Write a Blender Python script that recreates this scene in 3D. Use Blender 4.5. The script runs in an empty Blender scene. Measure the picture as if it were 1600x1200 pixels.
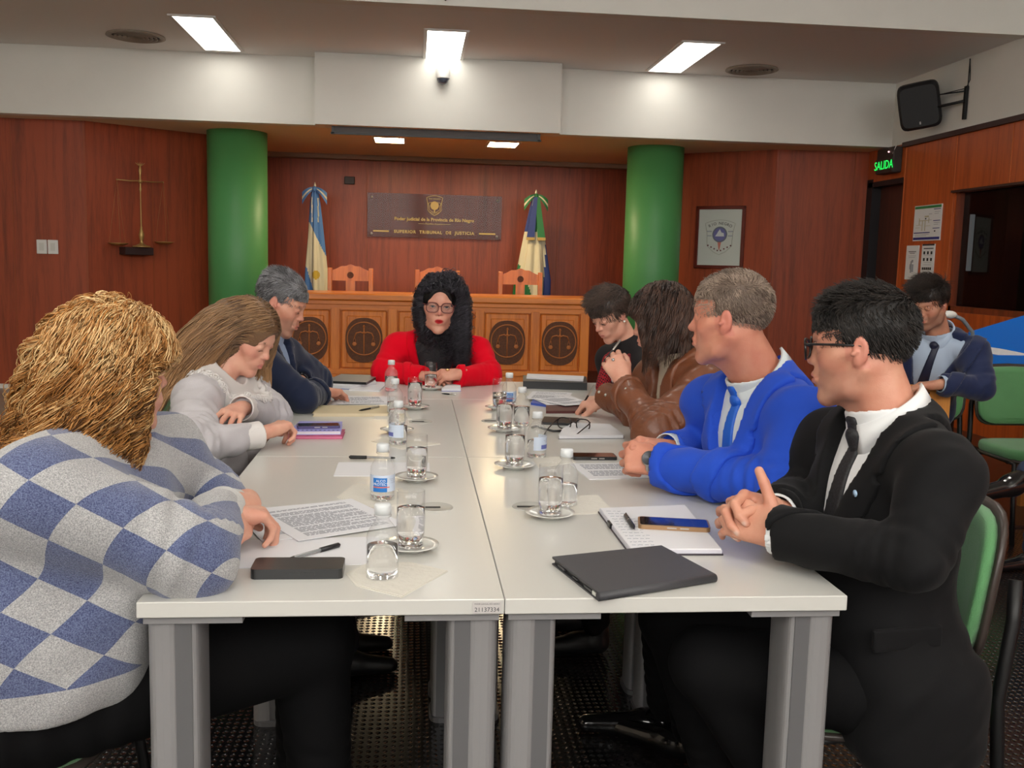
import bpy, math
import numpy as np
from math import sin, cos, pi, radians
SC = bpy.context.scene
COL = SC.collection
rng = np.random.default_rng(11)

# ---------------------------------------------------------------- camera, world, exposure
F_PX = 1530.4
CAM = (-0.158, -1.578, 1.300)
YAW, PITCH, ROLL = 0.10150, 0.12299, 0.02524
def _cam_axes():
    cy, sy = cos(YAW), sin(YAW)
    f = np.array([sy*cos(PITCH), cy*cos(PITCH), -sin(PITCH)])
    r = np.array([cy, -sy, 0.0]); u = np.cross(r, f)
    c, s = cos(ROLL), sin(ROLL)
    return c*r+s*u, -s*r+c*u, f
def make_camera():
    import mathutils
    r, u, f = _cam_axes()
    cd = bpy.data.cameras.new('camera'); cd.sensor_width = 36.0; cd.lens = 36.0*F_PX/1600.0
    cd.clip_start = 0.05; cd.clip_end = 60
    o = bpy.data.objects.new('camera', cd); COL.objects.link(o)
    m = mathutils.Matrix(((r[0], u[0], -f[0], CAM[0]), (r[1], u[1], -f[1], CAM[1]), (r[2], u[2], -f[2], CAM[2]), (0, 0, 0, 1)))
    o.matrix_world = m
    SC.camera = o
make_camera()
W = bpy.data.worlds.new('world'); SC.world = W; W.use_nodes = True
W.node_tree.nodes['Background'].inputs[0].default_value = (1.0, 0.97, 0.92, 1)
W.node_tree.nodes['Background'].inputs[1].default_value = 5.5  # fill light that comes in through the openings added behind the camera
SC.view_settings.view_transform = 'Standard'
SC.view_settings.look = 'None'
SC.view_settings.exposure = 0.28
SC.view_settings.gamma = 1.0
SC.view_settings.use_curve_mapping = False
PANEL_POWER = 5.5           # the three panels near the beam (radiance of the diffusers)
PANEL_HIGH = 12.5           # the panels of the high ceiling over the desks

# ---------------------------------------------------------------- colours and materials
def srgb(r, g, b):
    def f(c):
        c = c/255.0
        return c/12.92 if c <= 0.04045 else ((c+0.055)/1.055)**2.4
    return (f(r), f(g), f(b), 1.0)
_M = {}
def _new(name):
    m = bpy.data.materials.new(name); m.use_nodes = True
    nt = m.node_tree; b = nt.nodes['Principled BSDF']
    return m, nt, b
def N(nt, t, **kw):
    n = nt.nodes.new(t)
    for k, v in kw.items():
        if k.startswith('i_'):
            key = k[2:]
            n.inputs[int(key) if key.isdigit() else key].default_value = v
        else: setattr(n, k, v)
    return n
def objcoord(nt, scale=(1, 1, 1), rot=(0, 0, 0)):
    tc = N(nt, 'ShaderNodeTexCoord'); mp = N(nt, 'ShaderNodeMapping')
    mp.inputs['Scale'].default_value = scale; mp.inputs['Rotation'].default_value = rot
    nt.links.new(tc.outputs['Object'], mp.inputs['Vector']); return mp.outputs['Vector']
def plain(name, rgb, rough=0.6, metal=0.0, spec=0.5, nscale=0, nvar=0.0, bump=0.0, bscale=200, sheen=0.0, coat=0.0, emit=0, stretch=(1,1,1)):
    if name in _M: return _M[name]
    m, nt, b = _new(name)
    c = srgb(*rgb)
    b.inputs['Base Color'].default_value = c
    b.inputs['Roughness'].default_value = rough; b.inputs['Metallic'].default_value = metal
    b.inputs['Specular IOR Level'].default_value = spec
    if sheen: b.inputs['Sheen Weight'].default_value = sheen; b.inputs['Sheen Roughness'].default_value = .5
    if coat: b.inputs['Coat Weight'].default_value = coat; b.inputs['Coat Roughness'].default_value = .12
    if emit:
        b.inputs['Emission Color'].default_value = c; b.inputs['Emission Strength'].default_value = emit
    if nvar:
        v = objcoord(nt, stretch)
        n = N(nt, 'ShaderNodeTexNoise', i_Scale=nscale, i_Detail=4.0); nt.links.new(v, n.inputs['Vector'])
        r = N(nt, 'ShaderNodeValToRGB')
        r.color_ramp.elements[0].position = .3; r.color_ramp.elements[1].position = .7
        r.color_ramp.elements[0].color = tuple(x*(1-nvar) for x in c[:3])+(1,)
        r.color_ramp.elements[1].color = tuple(min(1, x*(1+nvar)) for x in c[:3])+(1,)
        nt.links.new(n.outputs['Fac'], r.inputs['Fac']); nt.links.new(r.outputs['Color'], b.inputs['Base Color'])
    if bump:
        v2 = objcoord(nt, stretch)
        n2 = N(nt, 'ShaderNodeTexNoise', i_Scale=bscale, i_Detail=3.0); nt.links.new(v2, n2.inputs['Vector'])
        bp = N(nt, 'ShaderNodeBump', i_Strength=bump, i_Distance=0.004)
        nt.links.new(n2.outputs['Fac'], bp.inputs['Height']); nt.links.new(bp.outputs['Normal'], b.inputs['Normal'])
    _M[name] = m; return m
def wood(name, dark, light, rough=0.35, sx=9.0, coat=0.15, horiz=False):
    if name in _M: return _M[name]
    m, nt, b = _new(name)
    st = (0.5, 6, 6) if horiz else (6, 6, 0.35)
    v = objcoord(nt, st)
    n1 = N(nt, 'ShaderNodeTexNoise', i_Scale=sx*.35, i_Detail=6.0, i_Distortion=.6); nt.links.new(v, n1.inputs['Vector'])
    n2 = N(nt, 'ShaderNodeTexNoise', i_Scale=sx*3, i_Detail=5.0); nt.links.new(v, n2.inputs['Vector'])
    v3 = objcoord(nt, (1, 1, .6)); n3 = N(nt, 'ShaderNodeTexNoise', i_Scale=1.1, i_Detail=2.0); nt.links.new(v3, n3.inputs['Vector'])
    ad = N(nt, 'ShaderNodeMath', operation='MULTIPLY_ADD'); ad.inputs[1].default_value = .45
    nt.links.new(n2.outputs['Fac'], ad.inputs[0]); nt.links.new(n1.outputs['Fac'], ad.inputs[2])
    ad2 = N(nt, 'ShaderNodeMath', operation='MULTIPLY_ADD'); ad2.inputs[1].default_value = .35
    nt.links.new(n3.outputs['Fac'], ad2.inputs[0]); nt.links.new(ad.outputs[0], ad2.inputs[2])
    r = N(nt, 'ShaderNodeValToRGB'); r.color_ramp.elements[0].position = .50; r.color_ramp.elements[1].position = 1.12
    r.color_ramp.elements[0].color = srgb(*dark); r.color_ramp.elements[1].color = srgb(*light)
    nt.links.new(ad2.outputs[0], r.inputs['Fac']); nt.links.new(r.outputs['Color'], b.inputs['Base Color'])
    b.inputs['Roughness'].default_value = rough
    b.inputs['Coat Weight'].default_value = coat; b.inputs['Coat Roughness'].default_value = .25
    _M[name] = m; return m
def emis(name, rgb, s):
    if name in _M: return _M[name]
    m, nt, b = _new(name); nt.nodes.remove(b)
    e = N(nt, 'ShaderNodeEmission'); e.inputs[0].default_value = srgb(*rgb); e.inputs[1].default_value = s
    nt.links.new(e.outputs[0], nt.nodes['Material Output'].inputs['Surface']); _M[name] = m; return m
def thin_glass(name, rgb=(250, 252, 252), rough=0.03, f0=1.45, body=0.0, bodyrgb=(230, 235, 235), base=.035):
    """thin clear wall: transparent + fresnel reflection (+ a little milky body)"""
    if name in _M: return _M[name]
    m, nt, b = _new(name); nt.nodes.remove(b)
    t = N(nt, 'ShaderNodeBsdfTransparent'); t.inputs[0].default_value = srgb(*rgb)
    g = N(nt, 'ShaderNodeBsdfGlossy', i_Roughness=rough); lw = N(nt, 'ShaderNodeLayerWeight'); lw.inputs[0].default_value = .5
    pw = N(nt, 'ShaderNodeMath', operation='POWER'); pw.inputs[1].default_value = 5.5; nt.links.new(lw.outputs['Facing'], pw.inputs[0])
    fr = N(nt, 'ShaderNodeMath', operation='MULTIPLY_ADD'); fr.inputs[1].default_value = .75; fr.inputs[2].default_value = base; nt.links.new(pw.outputs[0], fr.inputs[0])
    mx = N(nt, 'ShaderNodeMixShader')
    nt.links.new(fr.outputs[0], mx.inputs[0]); nt.links.new(t.outputs[0], mx.inputs[1]); nt.links.new(g.outputs[0], mx.inputs[2])
    out = mx
    if body:
        d = N(nt, 'ShaderNodeBsdfDiffuse'); d.inputs[0].default_value = srgb(*bodyrgb)
        m2 = N(nt, 'ShaderNodeMixShader'); m2.inputs[0].default_value = body
        nt.links.new(mx.outputs[0], m2.inputs[1]); nt.links.new(d.outputs[0], m2.inputs[2]); out = m2
    nt.links.new(out.outputs[0], nt.nodes['Material Output'].inputs['Surface']); _M[name] = m; return m
def water_mat():
    if 'water' in _M: return _M['water']
    m, nt, b = _new('water')
    b.inputs['Base Color'].default_value = (1, 1, 1, 1); b.inputs['Roughness'].default_value = 0.0
    b.inputs['IOR'].default_value = 1.33; b.inputs['Transmission Weight'].default_value = 1.0
    _M['water'] = m; return m
def skin_mat(name, rgb, lip=(190, 95, 90), stub=(95, 80, 75)):
    """skin; vertex attribute tint.r = lips / reddish areas, tint.g = beard shadow or brow, tint.b = eye white/nail"""
    m, nt, b = _new(name)
    at = N(nt, 'ShaderNodeAttribute', attribute_name='tint'); sep = N(nt, 'ShaderNodeSeparateColor')
    nt.links.new(at.outputs['Color'], sep.inputs[0])
    v = objcoord(nt); n = N(nt, 'ShaderNodeTexNoise', i_Scale=22.0, i_Detail=5.0); nt.links.new(v, n.inputs['Vector'])
    r = N(nt, 'ShaderNodeValToRGB'); c = srgb(*rgb); r.color_ramp.elements[0].position = .35; r.color_ramp.elements[1].position = .7
    r.color_ramp.elements[0].color = (c[0]*.93, c[1]*.78, c[2]*.76, 1); r.color_ramp.elements[1].color = (min(1, c[0]*1.04), min(1, c[1]*1.04), min(1, c[2]*1.03), 1)
    nt.links.new(n.outputs['Fac'], r.inputs['Fac'])
    last = r.outputs['Color']
    for i, cc in ((0, srgb(*lip)), (1, srgb(*stub)), (2, srgb(226, 216, 208))):
        mx = N(nt, 'ShaderNodeMixRGB'); nt.links.new(sep.outputs[i], mx.inputs[0]); nt.links.new(last, mx.inputs[1]); mx.inputs[2].default_value = cc
        last = mx.outputs[0]
    nt.links.new(last, b.inputs['Base Color'])
    b.inputs['Roughness'].default_value = .48
    b.inputs['Subsurface Weight'].default_value = .06; b.inputs['Subsurface Radius'].default_value = (.012, .005, .003); b.inputs['Subsurface Scale'].default_value = 1.0
    n2 = N(nt, 'ShaderNodeTexNoise', i_Scale=420.0, i_Detail=2.0); nt.links.new(v, n2.inputs['Vector'])
    bp = N(nt, 'ShaderNodeBump', i_Strength=.35, i_Distance=.001); nt.links.new(n2.outputs['Fac'], bp.inputs['Height']); nt.links.new(bp.outputs[0], b.inputs['Normal'])
    return m
def hair_mat(name, a, c, rough=.42, mid=None):
    """hair; vertex attribute 'tint'.r picks the shade of each lock"""
    m, nt, b = _new(name)
    at = N(nt, 'ShaderNodeAttribute', attribute_name='tint'); sep = N(nt, 'ShaderNodeSeparateColor'); nt.links.new(at.outputs['Color'], sep.inputs[0])
    r = N(nt, 'ShaderNodeValToRGB'); r.color_ramp.elements[0].color = srgb(*a); r.color_ramp.elements[1].color = srgb(*c)
    if mid: e_ = r.color_ramp.elements.new(.45); e_.color = srgb(*mid)
    nt.links.new(sep.outputs[0], r.inputs['Fac']); nt.links.new(r.outputs['Color'], b.inputs['Base Color'])
    b.inputs['Roughness'].default_value = rough; b.inputs['Specular IOR Level'].default_value = .45
    return m

# ---------------------------------------------------------------- objects and tags
def link(o, parent=None):
    COL.objects.link(o)
    if parent is not None: o.parent = parent
    return o
def tag(o, label=None, cat=None, group=None, kind=None):
    if label: o['label'] = label
    if cat: o['category'] = cat
    if group: o['group'] = group
    if kind: o['kind'] = kind
    return o
def thing(name, label, cat, loc=(0, 0, 0), rotz=0.0, group=None):
    o = bpy.data.objects.new(name, None); o.empty_display_size = .05
    o.location = loc; o.rotation_euler = (0, 0, rotz); link(o)
    return tag(o, label, cat, group)
def mesh_obj(name, V, F, mat=None, parent=None, smooth=True, tint=None, off=None, mats=None, midx=None):
    """fast mesh from arrays; F is an (n,3) or (n,4) array or list of faces"""
    me = bpy.data.meshes.new(name)
    if isinstance(F, np.ndarray):
        V = np.asarray(V, dtype=np.float32); n = F.shape[1]
        if off is not None: V = V - np.asarray(off, dtype=np.float32)
        me.vertices.add(len(V)); me.vertices.foreach_set('co', V.ravel())
        me.loops.add(F.size); me.loops.foreach_set('vertex_index', F.astype(np.int32).ravel())
        me.polygons.add(len(F)); me.polygons.foreach_set('loop_start', np.arange(0, F.size, n, dtype=np.int32))
        me.update(calc_edges=True)
    else:
        V = [tuple(v) for v in (np.asarray(V)-np.asarray(off) if off is not None else V)]
        me.from_pydata(V, [], [tuple(int(i) for i in f) for f in F]); me.update()
    if mats:
        for m in mats: me.materials.append(m)
        if midx is not None: me.polygons.foreach_set('material_index', np.asarray(midx, dtype=np.int32))
    elif mat is not None: me.materials.append(mat)
    if smooth is True:
        me.polygons.foreach_set('use_smooth', np.ones(len(me.polygons), dtype=bool))
    if tint is not None:
        a = me.attributes.new('tint', 'FLOAT_COLOR', 'POINT')
        t = np.ones((len(me.vertices), 4), dtype=np.float32); t[:, :3] = tint
        a.data.foreach_set('color', t.ravel())
    me.validate()
    o = bpy.data.objects.new(name, me)
    return link(o, parent)

class MB:
    """collects simple shapes into one mesh"""
    def __init__(s): s.V = []; s.F = []; s.M = []; s.S = []
    def add(s, V, F, mi=0, sm=False):
        n = len(s.V); s.V += [tuple(float(c) for c in v) for v in V]
        for f in F: s.F.append(tuple(i+n for i in f)); s.M.append(mi); s.S.append(sm)
        return s
    def box(s, lo, hi, mi=0, rot=0.0, c=None, bev=0.0):
        x0, y0, z0 = lo; x1, y1, z1 = hi
        if bev > 0:
            b = min(bev, .49*min(x1-x0, y1-y0, z1-z0))
            V = []
            for z, i in ((z0, b), (z0+b, 0), (z1-b, 0), (z1, b)):
                for (x, y) in ((x0+i+b*(i == 0), y0+i), (x1-i-b*(i == 0), y0+i), (x1-i, y0+i+b*(i == 0)), (x1-i, y1-i-b*(i == 0)), (x1-i-b*(i == 0), y1-i), (x0+i+b*(i == 0), y1-i), (x0+i, y1-i-b*(i == 0)), (x0+i, y0+i+b*(i == 0))):
                    V.append((x, y, z))
            F = [tuple(range(7, -1, -1)), tuple(range(24, 32))]
            for r in range(3):
                for k in range(8): F.append((r*8+k, r*8+(k+1) % 8, (r+1)*8+(k+1) % 8, (r+1)*8+k))
        else:
            V = [(x, y, z) for z in (z0, z1) for (x, y) in ((x0, y0), (x1, y0), (x1, y1), (x0, y1))]
            F = [(3, 2, 1, 0), (4, 5, 6, 7), (0, 1, 5, 4), (1, 2, 6, 5), (2, 3, 7, 6), (3, 0, 4, 7)]
        if rot:
            cx, cy = c if c else ((x0+x1)/2, (y0+y1)/2); cr, sr = cos(rot), sin(rot)
            V = [(cx+(x-cx)*cr-(y-cy)*sr, cy+(x-cx)*sr+(y-cy)*cr, z) for x, y, z in V]
        return s.add(V, F, mi)
    def poly(s, pts, z0, z1, mi=0):
        """vertical prism over a polygon (counter-clockwise xy)"""
        n = len(pts); V = [(x, y, z0) for x, y in pts]+[(x, y, z1) for x, y in pts]
        F = [tuple(range(n-1, -1, -1)), tuple(range(n, 2*n))]+[(i, (i+1) % n, n+(i+1) % n, n+i) for i in range(n)]
        return s.add(V, F, mi)
    def prism(s, pts3, vec, mi=0):
        n = len(pts3); p = np.array(pts3, float); q = p+np.array(vec, float)
        V = list(p)+list(q)
        F = [tuple(range(n-1, -1, -1)), tuple(range(n, 2*n))]+[(i, (i+1) % n, n+(i+1) % n, n+i) for i in range(n)]
        return s.add(V, F, mi)
    def lathe(s, prof, c=(0, 0, 0), n=32, mi=0, sm=True, axis=2, cap=False):
        V = []; F = []
        for r, z in prof:
            for k in range(n):
                a = 2*pi*k/n; p = [r*cos(a), r*sin(a), z]
                if axis == 0: p = [z, p[0], p[1]]
                elif axis == 1: p = [p[1], z, p[0]]
                V.append((p[0]+c[0], p[1]+c[1], p[2]+c[2]))
        for i in range(len(prof)-1):
            for k in range(n):
                F.append((i*n+k, i*n+(k+1) % n, (i+1)*n+(k+1) % n, (i+1)*n+k))
        if cap:
            F.append(tuple(range(n-1, -1, -1))); F.append(tuple((len(prof)-1)*n+k for k in range(n)))
        return s.add(V, F, mi, sm)
    def tube(s, pts, r, n=8, mi=0, closed=False, sm=True):
        P = np.array(pts, float); m = len(P)
        rr = np.full(m, r) if np.isscalar(r) else np.array(r, float)
        T = np.gradient(P, axis=0) if not closed else (np.roll(P, -1, 0)-np.roll(P, 1, 0))
        T /= (np.linalg.norm(T, axis=1, keepdims=True)+1e-9)
        u = np.cross(T[0], (0, 0, 1.0));
        if np.linalg.norm(u) < .1: u = np.cross(T[0], (1.0, 0, 0))
        V = []; F = []
        for i in range(m):
            u = u-T[i]*np.dot(u, T[i]); u /= np.linalg.norm(u)+1e-9; w = np.cross(T[i], u)
            for k in range(n):
                a = 2*pi*k/n; V.append(P[i]+rr[i]*(cos(a)*u+sin(a)*w))
        for i in range(m if closed else m-1):
            j = (i+1) % m
            for k in range(n): F.append((i*n+k, j*n+k, j*n+(k+1) % n, i*n+(k+1) % n))
        if not closed:
            F.append(tuple(range(n))); F.append(tuple((m-1)*n+k for k in range(n-1, -1, -1)))
        return s.add(V, F, mi, sm)
    def sphere(s, c, r, n=16, mi=0, M=None):
        r = (r, r, r) if np.isscalar(r) else r
        V = []; F = []; h = n//2
        for i in range(h+1):
            t = pi*i/h
            for k in range(n):
                a = 2*pi*k/n; l = np.array([r[0]*sin(t)*cos(a), r[1]*sin(t)*sin(a), r[2]*cos(t)])
                if M is not None: l = l@M
                V.append(np.array(c)+l)
        for i in range(h):
            for k in range(n): F.append((i*n+k, (i+1)*n+k, (i+1)*n+(k+1) % n, i*n+(k+1) % n))
        return s.add(V, F, mi, True)
    def xf(s, M3, t):
        A = np.array(s.V)@np.array(M3).T+np.array(t); s.V = [tuple(v) for v in A]; return s
    def build(s, name, mat, parent=None, label=None):
        me = bpy.data.meshes.new(name); me.from_pydata(s.V, [], s.F)
        for m in (mat if isinstance(mat, (list, tuple)) else [mat]): me.materials.append(m)
        me.polygons.foreach_set('material_index', s.M); me.polygons.foreach_set('use_smooth', s.S)
        me.validate(); me.update()
        o = bpy.data.objects.new(name, me); link(o, parent)
        if label: o['label'] = label
        return o
def struct(name, mb, mat, label=None):
    o = mb.build(name, mat); o['kind'] = 'structure'
    if label: o['label'] = label
    return o
def dup(root, loc=None, rotz=None, label=None):
    """copy of a thing with its parts and sub-parts"""
    r = root.copy(); COL.objects.link(r)
    if loc is not None: r.location = loc
    if rotz is not None: r.rotation_euler = (0, 0, rotz)
    if label: r['label'] = label
    for ch in list(root.children):
        c = ch.copy(); COL.objects.link(c); c.parent = r
        for g in list(ch.children):
            d = g.copy(); COL.objects.link(d); d.parent = c
    return r
def text_geo(body, size, align='CENTER', extrude=0.0, spacing=1.0, bold=0.0):
    cu = bpy.data.curves.new('lettering', 'FONT'); cu.body = body; cu.size = size; cu.align_x = align; cu.align_y = 'CENTER'
    cu.extrude = extrude; cu.offset = bold; cu.space_character = spacing; cu.resolution_u = 3
    o = bpy.data.objects.new('lettering', cu); COL.objects.link(o)
    dg = bpy.context.evaluated_depsgraph_get(); me = bpy.data.meshes.new_from_object(o.evaluated_get(dg))
    V = [tuple(v.co) for v in me.vertices]; F = [tuple(p.vertices) for p in me.polygons]
    bpy.data.objects.remove(o); bpy.data.curves.remove(cu); bpy.data.meshes.remove(me)
    return V, F
def text(mb, body, size, origin, xdir, ydir, mi=0, extrude=0.0005, **kw):
    V, F = text_geo(body, size, extrude=extrude, **kw)
    if not V: return mb
    x = np.array(xdir, float); y = np.array(ydir, float); z = np.cross(x, y)
    A = np.array(V)@np.array([x, y, z])+np.array(origin)
    return mb.add(A, F, mi)
# ================================================================ ROOM
XR = 4.40; ZS = 2.50; ZC = 3.09; YB = 10.3; BEAM_Y = 7.66
white_paint = plain('white_paint', (226, 224, 217), .75, nscale=3, nvar=.02)
ceil_paint = plain('ceiling_paint', (228, 228, 226), .85)
ceil_back = plain('back_ceiling_paint', (228, 206, 178), .85)
wall_wood = wood('red_brown_wood', (98, 42, 24), (162, 72, 38), rough=.45, coat=.05)
side_wood = wood('amber_brown_wood', (132, 54, 20), (196, 92, 36), rough=.38)
dark_trim = plain('dark_brown_trim', (58, 24, 18), .45)
black_void = plain('dark_opening', (16, 15, 18), .7)
def floor_mat():
    m, nt, b = _new('black_studded_rubber')
    v = objcoord(nt)
    sp = N(nt, 'ShaderNodeSeparateXYZ'); nt.links.new(v, sp.inputs[0])
    def M(op, a, bb=None, c=None):
        n = N(nt, 'ShaderNodeMath', operation=op)
        for i, q in enumerate((a, bb, c)):
            if q is None: continue
            if isinstance(q, (int, float)): n.inputs[i].default_value = q
            else: nt.links.new(q, n.inputs[i])
        return n.outputs[0]
    sx = M('SINE', M('MULTIPLY', sp.outputs[0], 2*pi/.044)); sy = M('SINE', M('MULTIPLY', sp.outputs[1], 2*pi/.052))
    prod = M('ADD', M('MULTIPLY', sx, sx), M('MULTIPLY', sy, sy))
    h = M('SMOOTH_MIN', prod, .75, .35)
    bp = N(nt, 'ShaderNodeBump', i_Strength=.8, i_Distance=.004); nt.links.new(h, bp.inputs['Height']); nt.links.new(bp.outputs[0], b.inputs['Normal'])
    b.inputs['Base Color'].default_value = srgb(24, 23, 25); b.inputs['Roughness'].default_value = .17
    b.inputs['Specular IOR Level'].default_value = .7
    return m
struct('floor', MB().box((-5.2, -4.2, -.06), (4.9, YB+.3, 0)), floor_mat())
grey_floor = plain('grey_laminate_floor', (150, 142, 130), .35, nscale=3, nvar=.12, stretch=(1, 8, 1))
struct('trim_1', MB().box((-5.1, 3.2, 0.0), (-2.15, 8.0, .012)), grey_floor, 'pale grey laminate floor strip')
struct('trim_2', MB().box((2.55, 3.1, 0.0), (XR, 8.0, .012)), plain('dark_brown_laminate', (58, 36, 30), .3, nscale=4, nvar=.2, stretch=(1, 6, 1)), 'dark brown laminate floor strip')

def vwall(mb, a, b, z0, z1, th=.12, mi=0):
    """vertical slab from a to b; the visible face on the line, thickness away from the room (to the left of a->b)"""
    a = np.array(a, float); b = np.array(b, float); d = (b-a)/np.linalg.norm(b-a); n = np.array([-d[1], d[0]])*th
    p = [tuple(a), tuple(b), tuple(b+n), tuple(a+n)]
    return mb.poly(p, z0, z1, mi)
groove = MB()
def seam(a, b, t, z0=.02, z1=ZS-.02, w=.012):
    a = np.array(a, float); b = np.array(b, float); d = (b-a)/np.linalg.norm(b-a); n = np.array([d[1], -d[0]])
    p = a+d*t
    q = [p-d*w/2+n*.004, p+d*w/2+n*.004, p+d*w/2-n*.01, p-d*w/2-n*.01]
    groove.poly([tuple(x) for x in q][::-1] if False else [tuple(x) for x in q], z0, z1)
LB = [(-5.0, 8.02), (-3.2, 8.02), (-2.05, 8.86)]
mb = MB(); vwall(mb, LB[0], LB[1], 0, ZS+.02); vwall(mb, LB[1], LB[2], 0, ZS+.02); vwall(mb, LB[2], (-2.05, YB), 0, ZS+.02)
struct('wall_back_left', mb, wall_wood)
RB = [(2.45, YB), (2.45, 9.02), (3.47, 8.2), (XR+.25, 8.105)]
mb = MB(); vwall(mb, RB[0], RB[1], 0, ZS+.02); vwall(mb, RB[1], RB[2], 0, ZS+.02); vwall(mb, RB[2], RB[3], 0, ZS+.02)
struct('wall_back_right', mb, wall_wood)
mb = MB(); vwall(mb, (-2.05, YB), (2.45, YB), 0, ZS+.02)
struct('wall_back', mb, wall_wood)
seam(LB[0], LB[1], 1.14); seam(LB[0], LB[1], 1.79); seam(LB[1], LB[2], .62)
for t in (.75, 1.32, 2.05, 2.78, 3.6): seam((-2.05, YB), (2.45, YB), t)
seam(RB[1], RB[2], .66); seam(RB[2], RB[3], .02); seam(RB[2], RB[3], .8)
struct('trim_3', groove, plain('wood_panel_joint', (150, 70, 32), .5), 'thin upright joints between the wood wall panels')
struct('baseboard_left', MB().box((-5.0, 7.985, .0), (-3.2, 8.02, .05)), plain('white_baseboard', (232, 230, 224), .4))
# left and front walls (out of frame; front openings added for fill light)
struct('wall_left', MB().box((-5.2, -4.2, 0), (-5.0, YB, 3.7)), plain('cream_wall', (205, 192, 175), .8))
mb = MB(); mb.box((-5.2, -4.4, 0), (4.9, -4.2, 1.9)); mb.box((-5.2, -4.4, 3.55), (4.9, -4.2, 3.7))
for x in (-5.2, -.2, 4.4): mb.box((x, -4.4, 1.9), (x+.3, -4.2, 3.55))
struct('wall_front', mb, plain('cream_wall', (205, 192, 175), .8), 'unseen wall behind the camera with openings added for fill light')
# right wall: door recess, wood panels, dark booth window, white above
mb = MB()
mb.box((XR, 6.48, 0), (XR+.15, 7.36, ZS))                 # solid panel beside the booth
mb.box((XR, 7.36, 2.19), (XR+.15, 8.14, ZS))              # over the door
mb.box((XR, -4.2, 1.995), (XR+.15, 6.48, ZS))             # over the booth window
mb.box((XR, -4.2, 0), (XR+.15, 6.48, .98))                # under the booth window
struct('wall_right', mb, side_wood)
struct('wall_right_upper', MB().box((XR, -4.2, ZS), (XR+.15, 8.2, 3.7)), white_paint)
mb = MB(); mb.box((XR-.03, -4.2, ZS-.035), (XR, 7.40, ZS+.008))
mb.box((XR-.02, -4.2, 1.985), (XR, 6.50, 2.005))
struct('trim_4', mb, dark_trim, 'dark wood rail along the top of the panelling')
mb = MB()
for y in (7.36, 6.49, 5.70, 4.6): mb.box((XR-.006, y-.006, 2.0 if y < 6.4 else 0.02), (XR+.002, y+.006, ZS-.03))
struct('trim_5', mb, plain('wood_panel_joint2', (190, 98, 46), .5), 'upright joints of the right wall panels')
# door at the far right
struct('door_1', MB().box((XR+.09, 7.42, .01), (XR+.13, 8.09, 2.17)), wood('dark_door_wood', (50, 24, 18), (82, 40, 28), rough=.5))
mb = MB(); mb.box((XR-.005, 8.0, 0), (XR+.14, 8.12, 2.22)); mb.box((XR-.005, 7.36, 2.14), (XR+.14, 8.1, 2.19)); mb.box((XR+.01, 7.34, 0), (XR+.14, 7.40, 2.14))
struct('trim_6', mb, plain('black_door_frame', (26, 22, 26), .5), 'dark frame of the far door')
# booth window
win = MB(); win.box((XR+.02, 6.43, .98), (XR+.13, 6.47, 1.99)); win.box((XR+.02, -4, .98), (XR+.13, 6.47, 1.03)); win.box((XR+.02, 3.0, .98), (XR+.13, 3.08, 1.99))
wo = struct('window_1', win, wood('booth_frame_wood', (80, 34, 20), (130, 60, 32)))
pane = MB().box((XR+.07, -4, 1.03), (XR+.076, 6.43, 1.985)).build('window_pane', thin_glass('dark_glass', (170, 170, 172), .02, 1.5), wo)
booth = MB(); booth.box((XR+1.5, -4.2, 0), (XR+1.6, 6.6, 2.6)); booth.box((XR+.15, 6.5, 0), (XR+1.6, 6.6, 2.6)); booth.box((XR+.15, -4.2, 2.55), (XR+1.6, 6.6, 2.62)); booth.box((XR+.15, -4.2, .0), (XR+1.6, 6.6, .04))
struct('wall_booth', booth, plain('booth_interior', (70, 38, 30), .6))
# ceiling: main, low rear soffit, stepped edge near the camera
struct('ceiling', MB().box((-5.2, 5.62, ZC), (4.9, BEAM_Y+.4, ZC+.06)), ceil_paint)
struct('ceiling_high', MB().box((-5.2, -4.4, 3.62), (4.9, 5.62, 3.7)), white_paint)
struct('trim_7', MB().box((-5.2, 5.60, ZC-.005), (4.9, 5.72, 3.7)), white_paint, 'white ceiling step face above the room')
struct('ceiling_low', MB().box((-5.2, BEAM_Y+.02, ZS), (4.9, YB+.2, ZS+.08)), ceil_back)
struct('trim_8', MB().box((-5.2, BEAM_Y, ZS-.004), (4.9, BEAM_Y+.14, ZC+.02)), white_paint, 'long white ceiling beam across the room')
mb = MB(); mb.box((-1.05, 7.42, 2.475), (1.14, BEAM_Y+.01, ZC+.01))
struct('trim_9', mb, white_paint, 'white box on the beam hiding the projection screen')
struct('trim_10', MB().box((-2.0, YB-.16, ZS-.05), (2.45, YB, ZS)), plain('grey_cornice', (150, 128, 112), .7), 'grey cornice over the rear wall')
# round columns
green = plain('green_column_paint', (84, 156, 92), .45)
for x, n in ((-1.90, 1), (2.28, 2)):
    mb = MB(); mb.lathe([(.287, 0), (.287, ZS+.01)], (x, 8.45, 0), 64, cap=True)
    c = mb.build('column', green); tag(c, 'green round column left of the judges bench' if n == 1 else 'green round column right of the bench, near the framed emblem', 'column', 'green round columns')

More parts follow.
